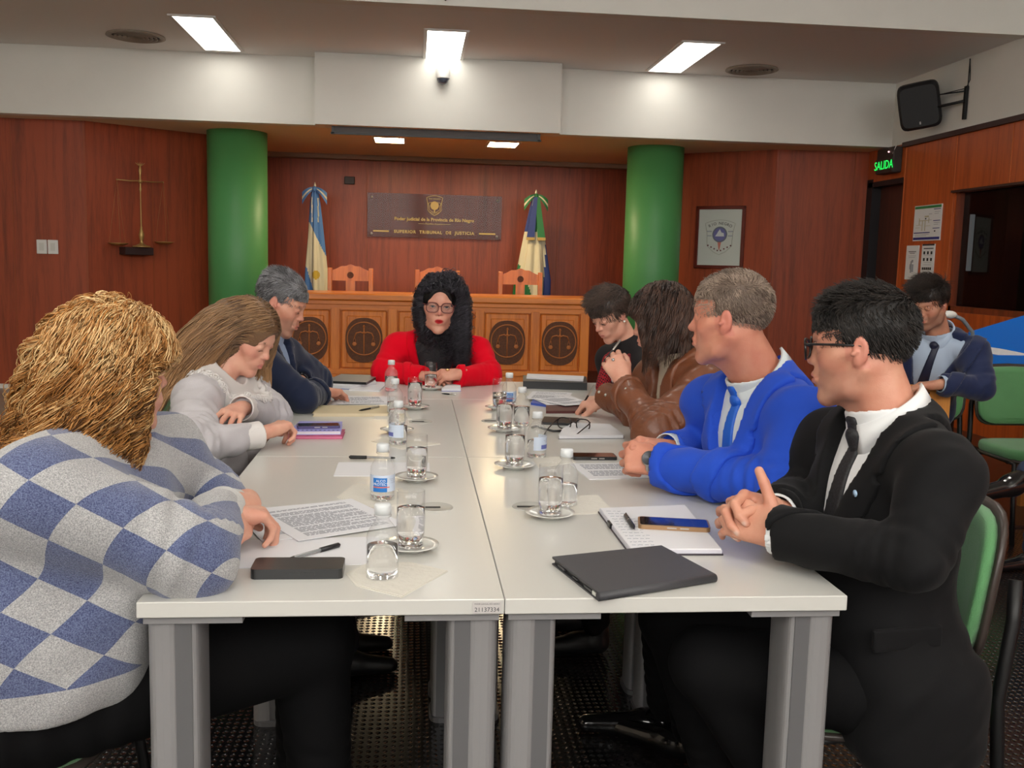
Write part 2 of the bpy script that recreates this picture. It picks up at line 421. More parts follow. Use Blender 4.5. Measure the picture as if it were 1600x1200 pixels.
# ================================================================ CEILING FIXTURES
panel_white = emis('lit_diffuser', (255, 250, 240), PANEL_POWER)
frame_white = plain('fixture_frame', (215, 214, 210), .5)
def ceiling_panel(x, y0, y1, z, label, w=.3, m=None):
    t = thing('ceiling_light', label, 'ceiling light', (x, (y0+y1)/2, z), 0, 'long ceiling light panels')
    L = (y1-y0)/2; h = w/2; f = .028
    mb = MB()
    mb.box((-h-f, -L-f, -.012), (-h, L+f, .0)); mb.box((h, -L-f, -.012), (h+f, L+f, .0)); mb.box((-h, -L-f, -.012), (h, -L, .0)); mb.box((-h, L, -.012), (h, L+f, .0))
    mb.build('frame', frame_white, t)
    MB().box((-h, -L, -.010), (h, L, -.001)).build('diffuser', m or panel_white, t)
    return t
ceiling_panel(-1.85, 6.30, 7.50, ZC, 'long lit ceiling light panel on the left, between round vent and dome camera')
ceiling_panel(.07, 6.36, 7.54, ZC, 'lit ceiling light panel in the middle, right above the dome camera')
ceiling_panel(2.11, 6.34, 7.55, ZC, 'long lit ceiling light panel on the right, beside the right round vent')
for i, (x, y) in enumerate([(-2.4, 2.8), (0.1, 2.8), (2.5, 2.8), (-2.4, -.6), (0.1, -.9), (2.5, -.6), (-1.2, -3.0), (1.4, -3.0)]):
    ceiling_panel(x, y-.6, y+.6, 3.62, ('left', 'middle', 'right', 'left', 'middle', 'right', 'left', 'right')[i]+' lit panel of the high ceiling, '+('over the far desks' if i < 3 else 'over the near desks' if i < 6 else 'behind the camera'), m=emis('lit_diffuser_high', (255, 250, 240), PANEL_HIGH))
def small_light(x, y, label):
    t = thing('recessed_ceiling_light', label, 'ceiling light', (x, y, ZS), 0, 'small lights above the judges bench')
    mb = MB()
    for lo, hi in (((-.17, -.23, -.008), (-.145, .23, 0)), ((.145, -.23, -.008), (.17, .23, 0)), ((-.145, -.23, -.008), (.145, -.205, 0)), ((-.145, .205, -.008), (.145, .23, 0))): mb.box(lo, hi)
    mb.build('frame', frame_white, t)
    MB().box((-.145, -.205, -.005), (.145, .205, -.001)).build('diffuser', emis('small_diffuser', (255, 226, 176), 52.0), t)
small_light(-.425, 8.60, 'small square ceiling light left, over the judges bench')
small_light(.725, 8.62, 'small square ceiling light right, over the judges bench')
vent_m = plain('vent_paint', (150, 140, 128), .6)
def vent(x, y, label):
    t = thing('round_ceiling_vent', label, 'air vent', (x, y, ZC), 0, 'round ceiling vents')
    MB().lathe([(.17, -.001), (.23, -.001), (.235, -.012), (.2, -.02), (.19, -.004)], n=40).build('rim', vent_m, t)
    mb = MB()
    for r in (.155, .12, .085, .05): mb.lathe([(r, -.002), (r+.012, -.022), (r+.018, -.022), (r+.012, -.002)], n=36)
    mb.build('blades', vent_m, t)
    MB().lathe([(.001, -.002), (.19, -.002)], n=36).build('backing', plain('vent_dark', (60, 54, 50), .8), t)
vent(-2.48, 7.1, 'round air vent in the ceiling at the left')
vent(2.85, 7.3, 'round air vent in the ceiling at the right')
# dome camera on the beam box
t = thing('dome_camera', 'white dome security camera under the middle ceiling light', 'camera', (.07, 7.35, 2.915))
wp = plain('white_plastic', (228, 228, 224), .35)
mb = MB(); mb.lathe([(.0, .12), (.06, .12), (.063, .06), (.063, .02), (.058, -.01)], n=32); mb.box((-.03, .0, .02), (.03, .07, .10)); mb.build('housing', wp, t)
mb = MB(); mb.lathe([(.056, -.008), (.053, -.03), (.040, -.055), (.02, -.068), (.001, -.071)], n=32); mb.build('dome', plain('smoked_dome', (70, 74, 86), .08, coat=.6), t)
mb = MB(); mb.lathe([(.059, -.006), (.060, -.02), (.055, -.02)], n=32); mb.build('ring', wp, t)
# little dark hook at the top edge on the ceiling step
mb = MB(); mb.tube([(.03, 5.58, 3.115), (.05, 5.57, 3.13), (.06, 5.57, 3.16), (.06, 5.6, 3.17)], .008)
tag(mb.build('ceiling_hook', plain('black_metal', (22, 22, 24), .4)), 'small black hook on the white ceiling step at the top', 'hook')
# retracted projection screen
t = thing('projection_screen', 'rolled-up projection screen hanging under the white beam box', 'projection screen', (.03, 7.56, 2.44))
MB().box((-.94, -.03, -.02), (.94, .02, .035)).build('roller_case', plain('dark_grey_case', (74, 68, 66), .5), t)
MB().box((-.95, -.04, -.034), (.95, -.022, -.018)).build('bottom_bar', plain('black_metal', (22, 22, 24), .4), t)
for s in (-1, 1): MB().box((s*.93-.012, -.04, -.03), (s*.93+.012, .02, .037)).build('end_bracket', plain('black_metal', (22, 22, 24), .4), t)
# wall speaker
t = thing('wall_speaker', 'black loudspeaker tilted on a bracket high on the right wall', 'speaker', (4.2, 6.80, 2.75))
mb = MB(); prof = [(-.13, -.17), (.13, -.17), (.155, 0), (.13, .17), (-.13, .17), (-.15, 0)]
V = []
for (a, sc) in ((-.11, .86), (-.09, .98), (.02, 1.0), (.13, .7)):
    for i in range(24):
        th = 2*pi*i/24; e = .32
        x = .172*sc*np.sign(cos(th))*abs(cos(th))**e; z = .198*sc*np.sign(sin(th))*abs(sin(th))**e
        V.append((x, a, z))
F = [tuple(range(24)), tuple(range(95, 71, -1))]
for r in range(3):
    for k in range(24): F.append((r*24+k, (r+1)*24+k, (r+1)*24+(k+1) % 24, r*24+(k+1) % 24))
mb.add(V, F, sm=False)
def rot(ax, a):
    c, s = cos(a), sin(a)
    return np.array({'x': [[1, 0, 0], [0, c, -s], [0, s, c]], 'y': [[c, 0, s], [0, 1, 0], [-s, 0, c]], 'z': [[c, -s, 0], [s, c, 0], [0, 0, 1]]}[ax])
RS = rot('z', radians(-28))@rot('x', radians(14))@rot('y', radians(-10))
mb.xf(RS, (0, 0, 0)); mb.build('cabinet', plain('speaker_black', (20, 20, 23), .55, bump=.2, bscale=600), t)
mb = MB().box((-.012, -.118, -.15), (.0, -.112, -.128)); mb.xf(RS, (0, 0, 0)); mb.build('badge', plain('silver_badge', (190, 190, 190), .3), t)
mb = MB(); mb.box((.17, -.43, -.17), (.195, -.40, .10)); mb.tube([(.17, -.41, -.02), (.1, -.2, -.03), (.03, .04, -.02)], .012); mb.tube([(.17, -.41, .06), (.06, -.1, .07)], .006)
mb.build('bracket', plain('black_metal', (22, 22, 24), .4), t)
mb = MB(); mb.tube([(.19, -.42, .32), (.19, -.42, .08)], .005); mb.tube([(.19, -.42, .31), (.17, -.47, .22), (.17, -.48, .14), (.17, -.43, .08), (.05, -.1, .06)], .004); mb.build('cable', plain('black_metal', (22, 22, 24), .4), t)
# exit sign above the door
t = thing('exit_sign', 'green lit exit sign above the far right door', 'sign', (XR-.05, 7.60, 2.36))
MB().box((-.04, -.17, -.12), (.05, .17, .12), bev=.008).build('housing', plain('dark_sign_box', (52, 44, 42), .5), t)
MB().box((-.047, -.165, -.115), (-.041, .165, .02)).build('face', plain('sign_face', (44, 40, 36), .3), t)
mb = MB(); text(mb, 'SALIDA', .115, (-.050, 0, -.045), (0, -1, 0), (0, 0, 1)); mb.build('lettering', emis('green_letters', (40, 235, 90), 1.2), t)
MB().sphere((-.046, -.08, .075), .008).build('indicator_lamp', emis('pink_led', (255, 190, 190), 2.0), t)
MB().tube([(-.02, -.19, .15), (-.04, -.15, .05)], .004).build('cable', wp, t)
# sheets on the right wall
paper_w = plain('poster_paper', (224, 226, 228), .6)
ink = plain('ink_dark', (50, 52, 60), .7); ink_g = plain('ink_grey', (150, 155, 165), .7)
def wall_sheet(name, y0, y1, z0, z1, label, deco, ymul=1):
    t = thing(name, label, 'poster', (XR-.006, (y0+y1)/2, (z0+z1)/2)); w = (y1-y0)/2; h = (z1-z0)/2
    MB().box((-.002, -w, -h), (.004, w, h)).build('sheet', paper_w, t)
    for nm, mt, rects in deco:
        mb = MB()
        for (u0, v0, u1, v1) in rects: mb.box((-.004, w-2*w*u1, h-2*h*v1), (-.0015, w-2*w*u0, h-2*h*v0))
        mb.build(nm, mt, t)
    return t
t = wall_sheet('evacuation_plan', 6.64, 7.11, 1.59, 1.905, 'large white evacuation plan with green header on the wood panel', [
    ('header_band', plain('ink_green', (52, 132, 74), .6), [(.02, .02, .98, .09)]),
    ('footer_band', plain('ink_navy', (44, 48, 130), .6), [(.02, .9, .98, .97), (.03, .76, .62, .785), (.72, .12, .96, .14), (.72, .44, .96, .46), (.72, .65, .96, .67)]),
    ('plan_lines', plain('ink_tan', (186, 178, 150), .6), [(.2, .42, .55, .44), (.32, .44, .34, .72), (.42, .44, .44, .72), (.2, .36, .22, .55), (.55, .36, .57, .5), (.1, .55, .3, .56), (.46, .58, .62, .59), (.08, .62, .22, .63), (.4, .3, .55, .34)]),
    ('plan_marker', ink, [(.42, .36, .46, .4), (.78, .72, .82, .76)]),
    ('plan_notes', ink_g, [(.55, .25, .66, .262), (.55, .42, .66, .43), (.08, .82, .6, .83), (.08, .86, .5, .87), (.75, .2, .95, .21), (.75, .25, .9, .26), (.75, .5, .95, .51), (.75, .55, .9, .56)])])
t = wall_sheet('printed_notice', 6.985, 7.21, 1.24, 1.55, 'narrow white notice with a grey drawing, left of the two under the plan', [
    ('heading', ink, [(.2, .17, .8, .19), (.3, .22, .7, .235)]),
    ('drawing', ink_g, [(.42, .46, .52, .8), (.5, .42, .62, .5), (.36, .55, .46, .7), (.55, .55, .66, .78), (.2, .3, .8, .31), (.25, .35, .75, .36)])])
t = wall_sheet('pictogram_notice', 6.71, 6.93, 1.265, 1.56, 'narrow white notice with rows of black pictograms, right below the plan', [
    ('heading', ink, [(.04, .0, .96, .05), (.15, .12, .9, .15)]),
    ('pictograms', plain('ink_black', (20, 20, 24), .7), [(x, y, x+.12, y+.09) for y in (.22, .42) for x in (.16, .44, .72)]+[(.12+.15*i, .7, .22+.15*i, .78) for i in range(5)]),
    ('small_print', ink_g, [(.2, .33, .8, .34), (.2, .55, .8, .56), (.2, .62, .8, .63), (.2, .85, .85, .86)])])
# glowing strip added to stand for a pale reflection in the booth window
t = thing('booth_reflection_strip', 'narrow pale upright glowing strip standing for a reflection in the dark booth window', 'reflection strip', (XR+.185, 6.49, 1.57))
MB().box((-.022, -.008, -.24), (.022, .008, .24)).build('strip', emis('booth_reflection', (205, 210, 205), .55), t)
# light switch and small wall box
t = thing('light_switch', 'white double light switch on the left wood wall', 'switch', (-3.56, 8.015, 1.34))
for s in (-1, 1):
    MB().box((s*.05-.046, -.012, -.065), (s*.05+.046, .0, .065), bev=.004).build('plate', wp, t)
    MB().box((s*.05-.02, -.016, -.035), (s*.05+.02, -.011, .035)).build('rocker', plain('white_plastic_b', (214, 214, 208), .35), t)
t = MB().box((-.99, YB-.03, 2.17), (-.87, YB, 2.26), bev=.006).build('wall_box', plain('dark_box', (46, 34, 34), .5)); tag(t, 'small dark box on the rear wood wall left of the glass plaque', 'wall box')

# emblem used on plaque and framed picture
def shield_outline(w, h, n=20):
    pts = []
    for i in range(n+1):
        a = -1+2*i/n; pts.append((a*w*.5, h*.5-.10*h*a*a))
    pts += [(w*.43, h*.12), (w*.41, -h*.25), (w*.2, -h*.42), (0, -h*.5), (-w*.2, -h*.42), (-w*.41, -h*.25), (-w*.43, h*.12)]
    return pts
def line_loop(mb, pts, r, org, X, Y, mi=0, closed=True):
    P = [np.array(org)+np.array(X)*p[0]+np.array(Y)*p[1] for p in pts]
    mb.tube(P, r, 6, mi, closed=closed)
def disc(mb, c, r, org, X, Y, mi=0, lift=.001, n=28, sx=1.0):
    X = np.array(X, float); Y = np.array(Y, float); Z = np.cross(X, Y); o = np.array(org)+X*c[0]+Y*c[1]
    ring = [o+X*r*sx*cos(2*pi*k/n)+Y*r*sin(2*pi*k/n) for k in range(n)]
    mb.add([p for p in ring]+[p+Z*lift for p in ring], [tuple(range(n, 2*n))]+[(k, (k+1) % n, n+(k+1) % n, n+k) for k in range(n)], mi)
# glass plaque
t = thing('glass_plaque', 'clear acrylic court plaque with gold lettering on the rear wall', 'plaque', (.07, YB-.045, 1.82))
gold = plain('gold_lettering', (222, 190, 112), .45)
MB().box((-.79, -.005, -.255), (.80, .005, .262)).build('acrylic_sheet', thin_glass('acrylic', (215, 205, 205), .08, 1.5, body=.09, bodyrgb=(180, 130, 120), base=.012), t)
for x in (-.74, .75):
    for z in (.21, -.215): MB().lathe([(.001, -.012), (.016, -.012), (.016, .038)], (x, 0, z), 16, axis=1).build('standoff', plain('steel', (200, 196, 190), .3, metal=.9), t)
mb = MB(); O = (0.0, -.008, .13)
line_loop(mb, shield_outline(.19, .23), .004, O, (1, 0, 0), (0, 0, 1)); line_loop(mb, shield_outline(.15, .12), .003, (0, -.008, .11), (1, 0, 0), (0, 0, 1))
disc(mb, (0, 0), .05, O, (1, 0, 0), (0, 0, 1), lift=.003)
text(mb, 'RIO NEGRO', .026, (0, -.008, .208), (1, 0, 0), (0, 0, 1)); mb.box((-.007, -.012, .05), (.007, -.008, .11))
for i in range(8): mb.box((-.066+i*.0176, -.011, .03+.012*abs(i-3.5)*.5), (-.058+i*.0176, -.008, .04+.012*abs(i-3.5)*.5))
mb.build('emblem', gold, t)
mb = MB(); text(mb, 'Poder Judicial de la Provincia de Río Negro', .054, (0, -.008, -.035), (1, 0, 0), (0, 0, 1), bold=.0012)
text(mb, 'República Argentina', .026, (0, -.008, -.085), (1, 0, 0), (0, 0, 1))
mb.box((-.19, -.0095, -.087), (-.11, -.008, -.084)); mb.box((.11, -.0095, -.087), (.19, -.008, -.084))
text(mb, 'SUPERIOR  TRIBUNAL  DE  JUSTICIA', .05, (0, -.008, -.185), (1, 0, 0), (0, 0, 1), spacing=1.2, bold=.0015)
mb.build('lettering', gold, t)
mb = MB(); mb.box((-.72, -.010, -.193), (-.535, -.006, -.175)); mb.box((.535, -.010, -.193), (.73, -.006, -.175)); mb.build('gold_bar', gold, t)
# framed emblem on the slanted right wall
a = np.array(RB[1]); b = np.array(RB[2]); d = (b-a)/np.linalg.norm(b-a); ang = math.atan2(d[1], d[0])
pc = np.array([3.03, 0]); pc[1] = a[1]+(pc[0]-a[0])/d[0]*d[1]
t = thing('framed_emblem', 'brown wooden frame with a provincial shield, right of the right column', 'picture', (pc[0], pc[1], 1.62), ang)
mb = MB(); wv, hv, bw = .27, .325, .034
mb.box((-wv, -.03, -hv), (-wv+bw, -.002, hv), bev=.004); mb.box((wv-bw, -.03, -hv), (wv, -.002, hv), bev=.004); mb.box((-wv, -.03, hv-bw), (wv, -.002, hv), bev=.004); mb.box((-wv, -.03, -hv), (wv, -.002, -hv+bw), bev=.004)
mb.build('frame', plain('red_brown_frame', (104, 38, 26), .35, coat=.3), t)
MB().box((-wv+bw, -.012, -hv+bw), (wv-bw, -.004, hv-bw)).build('sheet', plain('picture_paper', (206, 212, 204), .6), t)
mb = MB(); O = (0, -.013, -.0); X = (1, 0, 0); Z = (0, 0, 1)
line_loop(mb, shield_outline(.33, .36), .002, O, X, Z); mb.build('shield_outline', plain('ink_olive', (150, 155, 140), .7), t)
mb = MB(); disc(mb, (0, .03), .082, O, X, Z); mb.build('roundel', plain('ink_slate', (110, 116, 132), .7), t)
mb = MB(); disc(mb, (0, .03), .066, (0, -.0145, 0), X, Z); mb.build('roundel_sky', plain('ink_violet', (112, 112, 168), .7), t)
mb = MB(); mb.prism([(-.05, -.017, .01), (.05, -.017, .01), (.045, -.017, .045), (.02, -.017, .05), (0, -.017, .085), (-.02, -.017, .055), (-.035, -.017, .03)][::-1], (0, .002, 0)); mb.build('mountain', plain('ink_pale', (215, 220, 222), .7), t)
mb = MB(); mb.prism([(-.02, -.015, -.05), (.02, -.015, -.05), (.004, -.015, -.13), (-.004, -.015, -.13)][::-1], (0, .002, 0)); mb.build('torch', plain('ink_salmon', (205, 130, 115), .7), t)
mb = MB()
for s in (-1, 1):
    mb.box((min(s*.09, s*.145), -.0145, .055), (max(s*.09, s*.145), -.012, .068)); mb.box((min(s*.09, s*.14), -.0145, .01), (max(s*.09, s*.14), -.012, .022))
mb.build('stripes', plain('ink_grey2', (165, 172, 178), .7), t)
mb = MB()
for i in range(8):
    x = -.125+i*.0357; disc(mb, (x, -.145+.055*abs(i-3.5)/3.5*1.1-.0), .008, O, X, Z, lift=.002)
mb.build('laurel_dots', plain('ink_maroon', (100, 50, 52), .7), t)
mb = MB()
for i, ch in enumerate('RIO NEGRO'):
    u = (i-4)/4; text(mb, ch, .042, (u*.115, -.014, .145-.028*u*u), (cos(-u*.35), 0, sin(-u*.35)), (-sin(-u*.35), 0, cos(-u*.35)))
mb.build('lettering', plain('ink_black', (20, 20, 24), .7), t)
# brass scales on a shelf at the left
sa = np.array(LB[1]); sb = np.array(LB[2]); d = (sb-sa)/np.linalg.norm(sb-sa); ang = math.atan2(d[1], d[0])
px = -2.83; py = sa[1]+(px-sa[0])/d[0]*d[1]
brass = plain('aged_brass', (186, 154, 96), .38, metal=.6)
t = thing('brass_scales', 'tall brass scales of justice mounted on the left wood wall', 'scales', (px, py, 1.36), ang)
MB().lathe([(.001, .0), (.085, .0), (.08, .012), (.05, .02), (.02, .035), (.013, .06), (.022, .09), (.026, .12), (.018, .15), (.012, .17), (.01, .19), (.006, .2), (.005, .52), (.012, .545), (.007, .57), (.007, .6)], (0, -.12, 0), 24).build('stand', brass, t)
MB().lathe([(.001, .6), (.02, .61), (.022, .625), (.008, .64), (.01, .68), (.016, .72), (.008, .76), (.004, .77)], (0, -.12, 0), 16).build('figure', brass, t)
mb = MB()
for k in range(5): mb.tube([(0, -.12, .76), ((k-2)*.022, -.12, .79+.004*(2-abs(k-2)))], [.006, .002])
mb.build('eagle_top', brass, t)
mb = MB(); mb.tube([(-.22, -.12, .622), (-.1, -.12, .618), (0, -.12, .625), (.1, -.12, .622), (.22, -.12, .626)], .005); mb.sphere((-.22, -.12, .622), .009, 10); mb.sphere((.22, -.12, .626), .009, 10); mb.build('balance_beam', brass, t)
for s, z in ((-1, .03), (1, .055)):
    MB().lathe([(.001, z-.022), (.05, z-.018), (.085, z-.004), (.095, z+.004), (.08, z+.001), (.04, z-.011), (.001, z-.014)], (s*.22, -.12, 0), 28).build('pan', brass, t)
    mb = MB()
    for k in range(3):
        a = 2*pi*k/3+.4; mb.tube([(s*.22, -.12, .62), (s*.22+.085*cos(a), -.12+.085*sin(a), z)], .0008, 4)
    mb.build('chain', brass, t)
MB().box((-.17, -.16, -.075), (.1, -.0, -.002), bev=.004).build('bracket_shelf', plain('dark_shelf', (44, 18, 18), .5), t)
# ================================================================ JUDGES BENCH, CHAIRS, FLAGS
oak = wood('orange_oak', (184, 90, 22), (234, 136, 46), rough=.3, coat=.35)
oak_h = wood('orange_oak_rail', (188, 92, 24), (238, 140, 50), rough=.3, coat=.35, horiz=True)
oak_dark = plain('carved_dark_wood', (98, 56, 28), .65, nscale=60, nvar=.2, bump=.6, bscale=90)
oak_line = plain('carved_relief_wood', (190, 112, 52), .45)
BX0, BX1, BY = -1.375, 1.47, 7.45
bench = thing('judges_bench', 'long orange wooden judges bench with carved scales medallions', 'bench', ((BX0+BX1)/2, BY, 0))
cx = (BX0+BX1)/2
mb = MB(); mb.box((BX0-cx, .03, 0), (BX1-cx, .06, .90)); mb.box((BX0-cx, .0, 0), (BX1-cx, .06, .27))
mb.box((BX0-cx, .06, 0), (BX0-cx+.04, .62, .90)); mb.box((BX1-cx-.04, .06, 0), (BX1-cx, .62, .90))
mb.build('carcass', oak, bench)
MB().box((BX0-cx-.05, -.05, .925), (BX1-cx+.05, .64, .99), bev=.012).build('top_slab', oak_h, bench)
mb = MB(); mb.box((BX0-cx-.02, -.02, .885), (BX1-cx+.02, .62, .926), bev=.006); mb.box((BX0-cx, -.006, .84), (BX1-cx, .04, .886)); mb.build('upper_moulding', oak_h, bench)
mb = MB(); mb.box((BX0-cx, -.012, .25), (BX1-cx, .04, .30), bev=.006); mb.box((BX0-cx, -.03, 0), (BX1-cx, .04, .10), bev=.006); mb.build('lower_moulding', oak_h, bench)
for px in (-1.335, -.868, -.35, .446, .964, 1.43):
    MB().box((px-cx-.043, -.008, .28), (px-cx+.043, .04, .86), bev=.005).build('pilaster', oak, bench)
def medallion(parent, x, y, z, s=1.0, dark=True):
    X = np.array([1., 0, 0]); Z = np.array([0, 0, 1.])
    V = []; n = 40
    for k in range(n):
        a = 2*pi*k/n; e = .82; V.append((x+.168*s*np.sign(cos(a))*abs(cos(a))**e, y, z-.01*s+.205*s*np.sign(sin(a))*abs(sin(a))**e))
    m1 = MB().prism(V[::-1], (0, .014, 0)).build('medallion', oak_dark, parent)
    mb = MB(); O = (x, y-.003, z+.005)
    line_loop(mb, [(.150*s*cos(2*pi*k/40), .150*s*sin(2*pi*k/40)) for k in range(40)], .006*s, O, X, Z)
    mb.tube([(x, y-.003, z-.14*s), (x, y-.003, z+.13*s)], [.005*s, .006*s])
    mb.tube([(x+u*s, y-.003, z+v*s) for u, v in ((-.085, .02), (-.07, .055), (-.03, .065), (0, .05), (.03, .065), (.07, .055), (.085, .02))], .0055*s)
    mb.sphere((x, y-.003, z+.115*s), .011*s, 8); mb.sphere((x, y-.003, z+.06*s), .014*s, 8)
    for q in (-1, 1):
        mb.tube([(x+(q*.085)*s, y-.003, z+.02*s), (x+(q*.085-.014)*s, y-.003, z-.03*s)], .0022*s, 4); mb.tube([(x+(q*.085)*s, y-.003, z+.02*s), (x+(q*.085+.014)*s, y-.003, z-.03*s)], .0022*s, 4)
        mb.sphere((x+q*.085*s, y-.003, z-.045*s), (.021*s, .004, .019*s), 12)
    mb.build('scales_relief', oak_line, m1)
for i, (x0, x1) in enumerate([(-1.292, -.911), (-.825, -.393), (-.307, .403), (.489, .921), (1.007, 1.387)]):
    w = (x1-x0)/2; xc = (x0+x1)/2-cx
    p = MB(); p.box((xc-w+.01, .004, .305), (xc+w-.01, .03, .835), bev=.01)
    p.box((xc-w+.055, -.004, .35), (xc+w-.055, .02, .79), bev=.012)
    po = p.build('front_panel', oak, bench)
    medallion(po, xc, -.012, .575, 1.0)
def judge_chair(x, y, label):
    t = thing('judge_chair', label, 'chair', (x, y, 0), 0, 'high-backed judge chairs')
    w = .2
    V = [(-w+.02, 0, 1.085)]+[(-w+.02, 0, 1.185)]+[(u*(w-.02), 0, 1.185+.055*(cos(u*pi/2))**1.1*(1+.12*cos(u*12))) for u in np.linspace(-.8, .8, 15)]+[(w-.02, 0, 1.185), (w-.02, 0, 1.085)]
    MB().prism([(a, b-.015, c) for a, b, c in V][::-1], (0, .03, 0)).build('crest_rail', oak, t)
    mb = MB(); disc(mb, (0, 0), .032, (0, -.016, 1.14), (1, 0, 0), (0, 0, 1), lift=.006); mb.build('carved_rosette', oak_dark, t)
    for s in (-1, 1): MB().box((s*w-.022, -.02, .0), (s*w+.022, .02, 1.21), bev=.004).build('back_post', oak, t)
    MB().box((-.045, -.01, .5), (.045, .012, 1.09)).build('back_splat', oak, t)
    MB().box((-w, -.014, .62), (w, .014, .68)).build('lower_rail', oak, t)
    MB().box((-w-.01, -.42, .43), (w+.01, .0, .48), bev=.01).build('seat', oak, t)
    for s in (-1, 1): MB().box((s*w-.022, -.40, .0), (s*w+.022, -.36, .44), bev=.004).build('front_leg', oak, t)
judge_chair(-.785, 8.25, 'judge chair with carved crest beside the blue and white flag')
judge_chair(.07, 8.25, 'judge chair half hidden behind the head of the woman in red')
judge_chair(.90, 8.25, 'judge chair with carved crest in front of the green and white flag')

def flag(x, y, label, pat, mats, z0=.16, z1=2.06, rb=.15, side=0.0, seed=0):
    t = thing('standing_flag', label, 'flag', (x, y, 0))
    mb = MB(); mb.lathe([(.012, .03), (.012, 2.05), (.008, 2.06), (.016, 2.09), (.004, 2.13)], n=14); mb.build('pole', plain('pale_pole', (190, 180, 165), .3, metal=.4), t)
    MB().lathe([(.001, 0), (.17, 0), (.17, .02), (.05, .05), (.014, .09), (.014, .2)], n=28).build('base', brass, t)
    nz, na = 150, 96; V = []; F = []; mi = []
    for i in range(nz+1):
        v = i/nz; z = z1+(z0-z1)*v
        for k in range(na):
            a = 2*pi*k/na
            R = (.03+(rb-.03)*min(1, v*2.0)**.8*(.75+.25*v))*(1+.16*sin(7*a+2*v+seed)+.07*sin(13*a-3*v))
            V.append((R*cos(a)+side*v, R*sin(a)*.62, z))
    for i in range(nz):
        for k in range(na):
            F.append((i*na+k, (i+1)*na+k, (i+1)*na+(k+1) % na, i*na+(k+1) % na))
            p = V[i*na+k]; mi.append(pat((p[0]-side*(i/nz))/rb, (2.06-p[2])))
    mesh_obj('flag_cloth', V, np.array(F), parent=t, mats=mats, midx=mi)
    return t
blu = plain('flag_light_blue', (74, 124, 190), .6, sheen=.2); fw = plain('flag_cream_white', (214, 208, 182), .6); sunm = plain('flag_sun', (196, 164, 56), .6)
nav = plain('flag_navy', (42, 60, 128), .6); grn = plain('flag_green', (38, 116, 66), .6); gfr = plain('gold_fringe', (186, 158, 90), .5)
def arg(u, d):
    if d < .36: return 1 if (abs(u-.25) < .05 and d > .1) or (abs(u+.28) < .04 and d > .08) else 0
    if (u-.02)**2*.02+(d-.96)**2 < .0 : return 2
    l1 = .38+(u+.45)*.27; l2 = .90+(u+.75)*.40
    if d < l1: return 0
    if d > l2 and u < .25: return 0
    if (u*.15)**2+(d-.94)**2 < .05**2 and abs(u) < .34: return 2
    return 1
def rio(u, d):
    if d < .40:
        if abs(u) < .10: return 2
        if abs(u) < .2: return 1
        return 0
    if u > .62: return 0
    if d > .77+(u+.8)*.45 and u < .4: return 2
    return 1
fa = flag(-1.265, 9.6, 'blue and white flag with a gold sun, draped on its pole left of the plaque', arg, [blu, fw, sunm], rb=.125, side=.03)
fr = flag(1.20, 9.6, 'green, white and navy flag draped on its pole right of the plaque', rio, [nav, fw, grn, gfr], rb=.205, side=-.05, seed=2)
def bow(t, ca, cb):
    for nm, s in (('bow_loop', -1), ('bow_loop', 1)):
        mb = MB(); n = 14
        for c, (u0, u1), mi in ((0, (-.5, -.12), 0), (1, (-.12, .12), 1), (2, (.12, .5), 0)):
            V = []; F = []
            for k in range(n+1):
                a = k/n; x = s*(.015+.12*a); z = 2.07-.05*a-.06*a*a; wdt = .03+.10*a
                for u in (u0, u1):
                    for yy in (-.035-.02*sin(pi*a), -.025-.02*sin(pi*a)): V.append((x+s*.0*u, yy, z-u*wdt-.01))
            for k in range(n):
                i = k*4; F += [(i, i+4, i+6, i+2), (i+1, i+3, i+7, i+5)]
            mb.add(V, F, mi, True)
        mb.build(nm, [ca, cb], t)
    MB().sphere((0, -.04, 2.055), (.025, .02, .03), 14).build('bow_knot', ca, t)
bow(fa, blu, fw); bow(fr, grn, fw)
for s in (-1, 1):
    mb = MB(); n = 12; V = []; F = []
    for k in range(n+1):
        a = k/n; z = 2.04-.46*a; x = s*(.012+.05*a); w = .022+.022*a
        V += [(x-w, -.075-.03*a, z), (x+w, -.078-.03*a, z), (x+w, -.068-.03*a, z), (x-w, -.065-.03*a, z)]
    for k in range(n):
        for q in range(4): F.append((k*4+q, k*4+(q+1) % 4, k*4+4+(q+1) % 4, k*4+4+q))
    F.append((0, 1, 2, 3)); F.append(tuple(n*4+q for q in (3, 2, 1, 0)))
    mb.add(V, F, 0, False); rb_ = mb.build('ribbon_tail', nav if s < 0 else grn, fr)
    MB().box((s*.062-.046, -.112, 1.56), (s*.062+.046, -.09, 1.592)).build('ribbon_fringe', gfr, rb_)

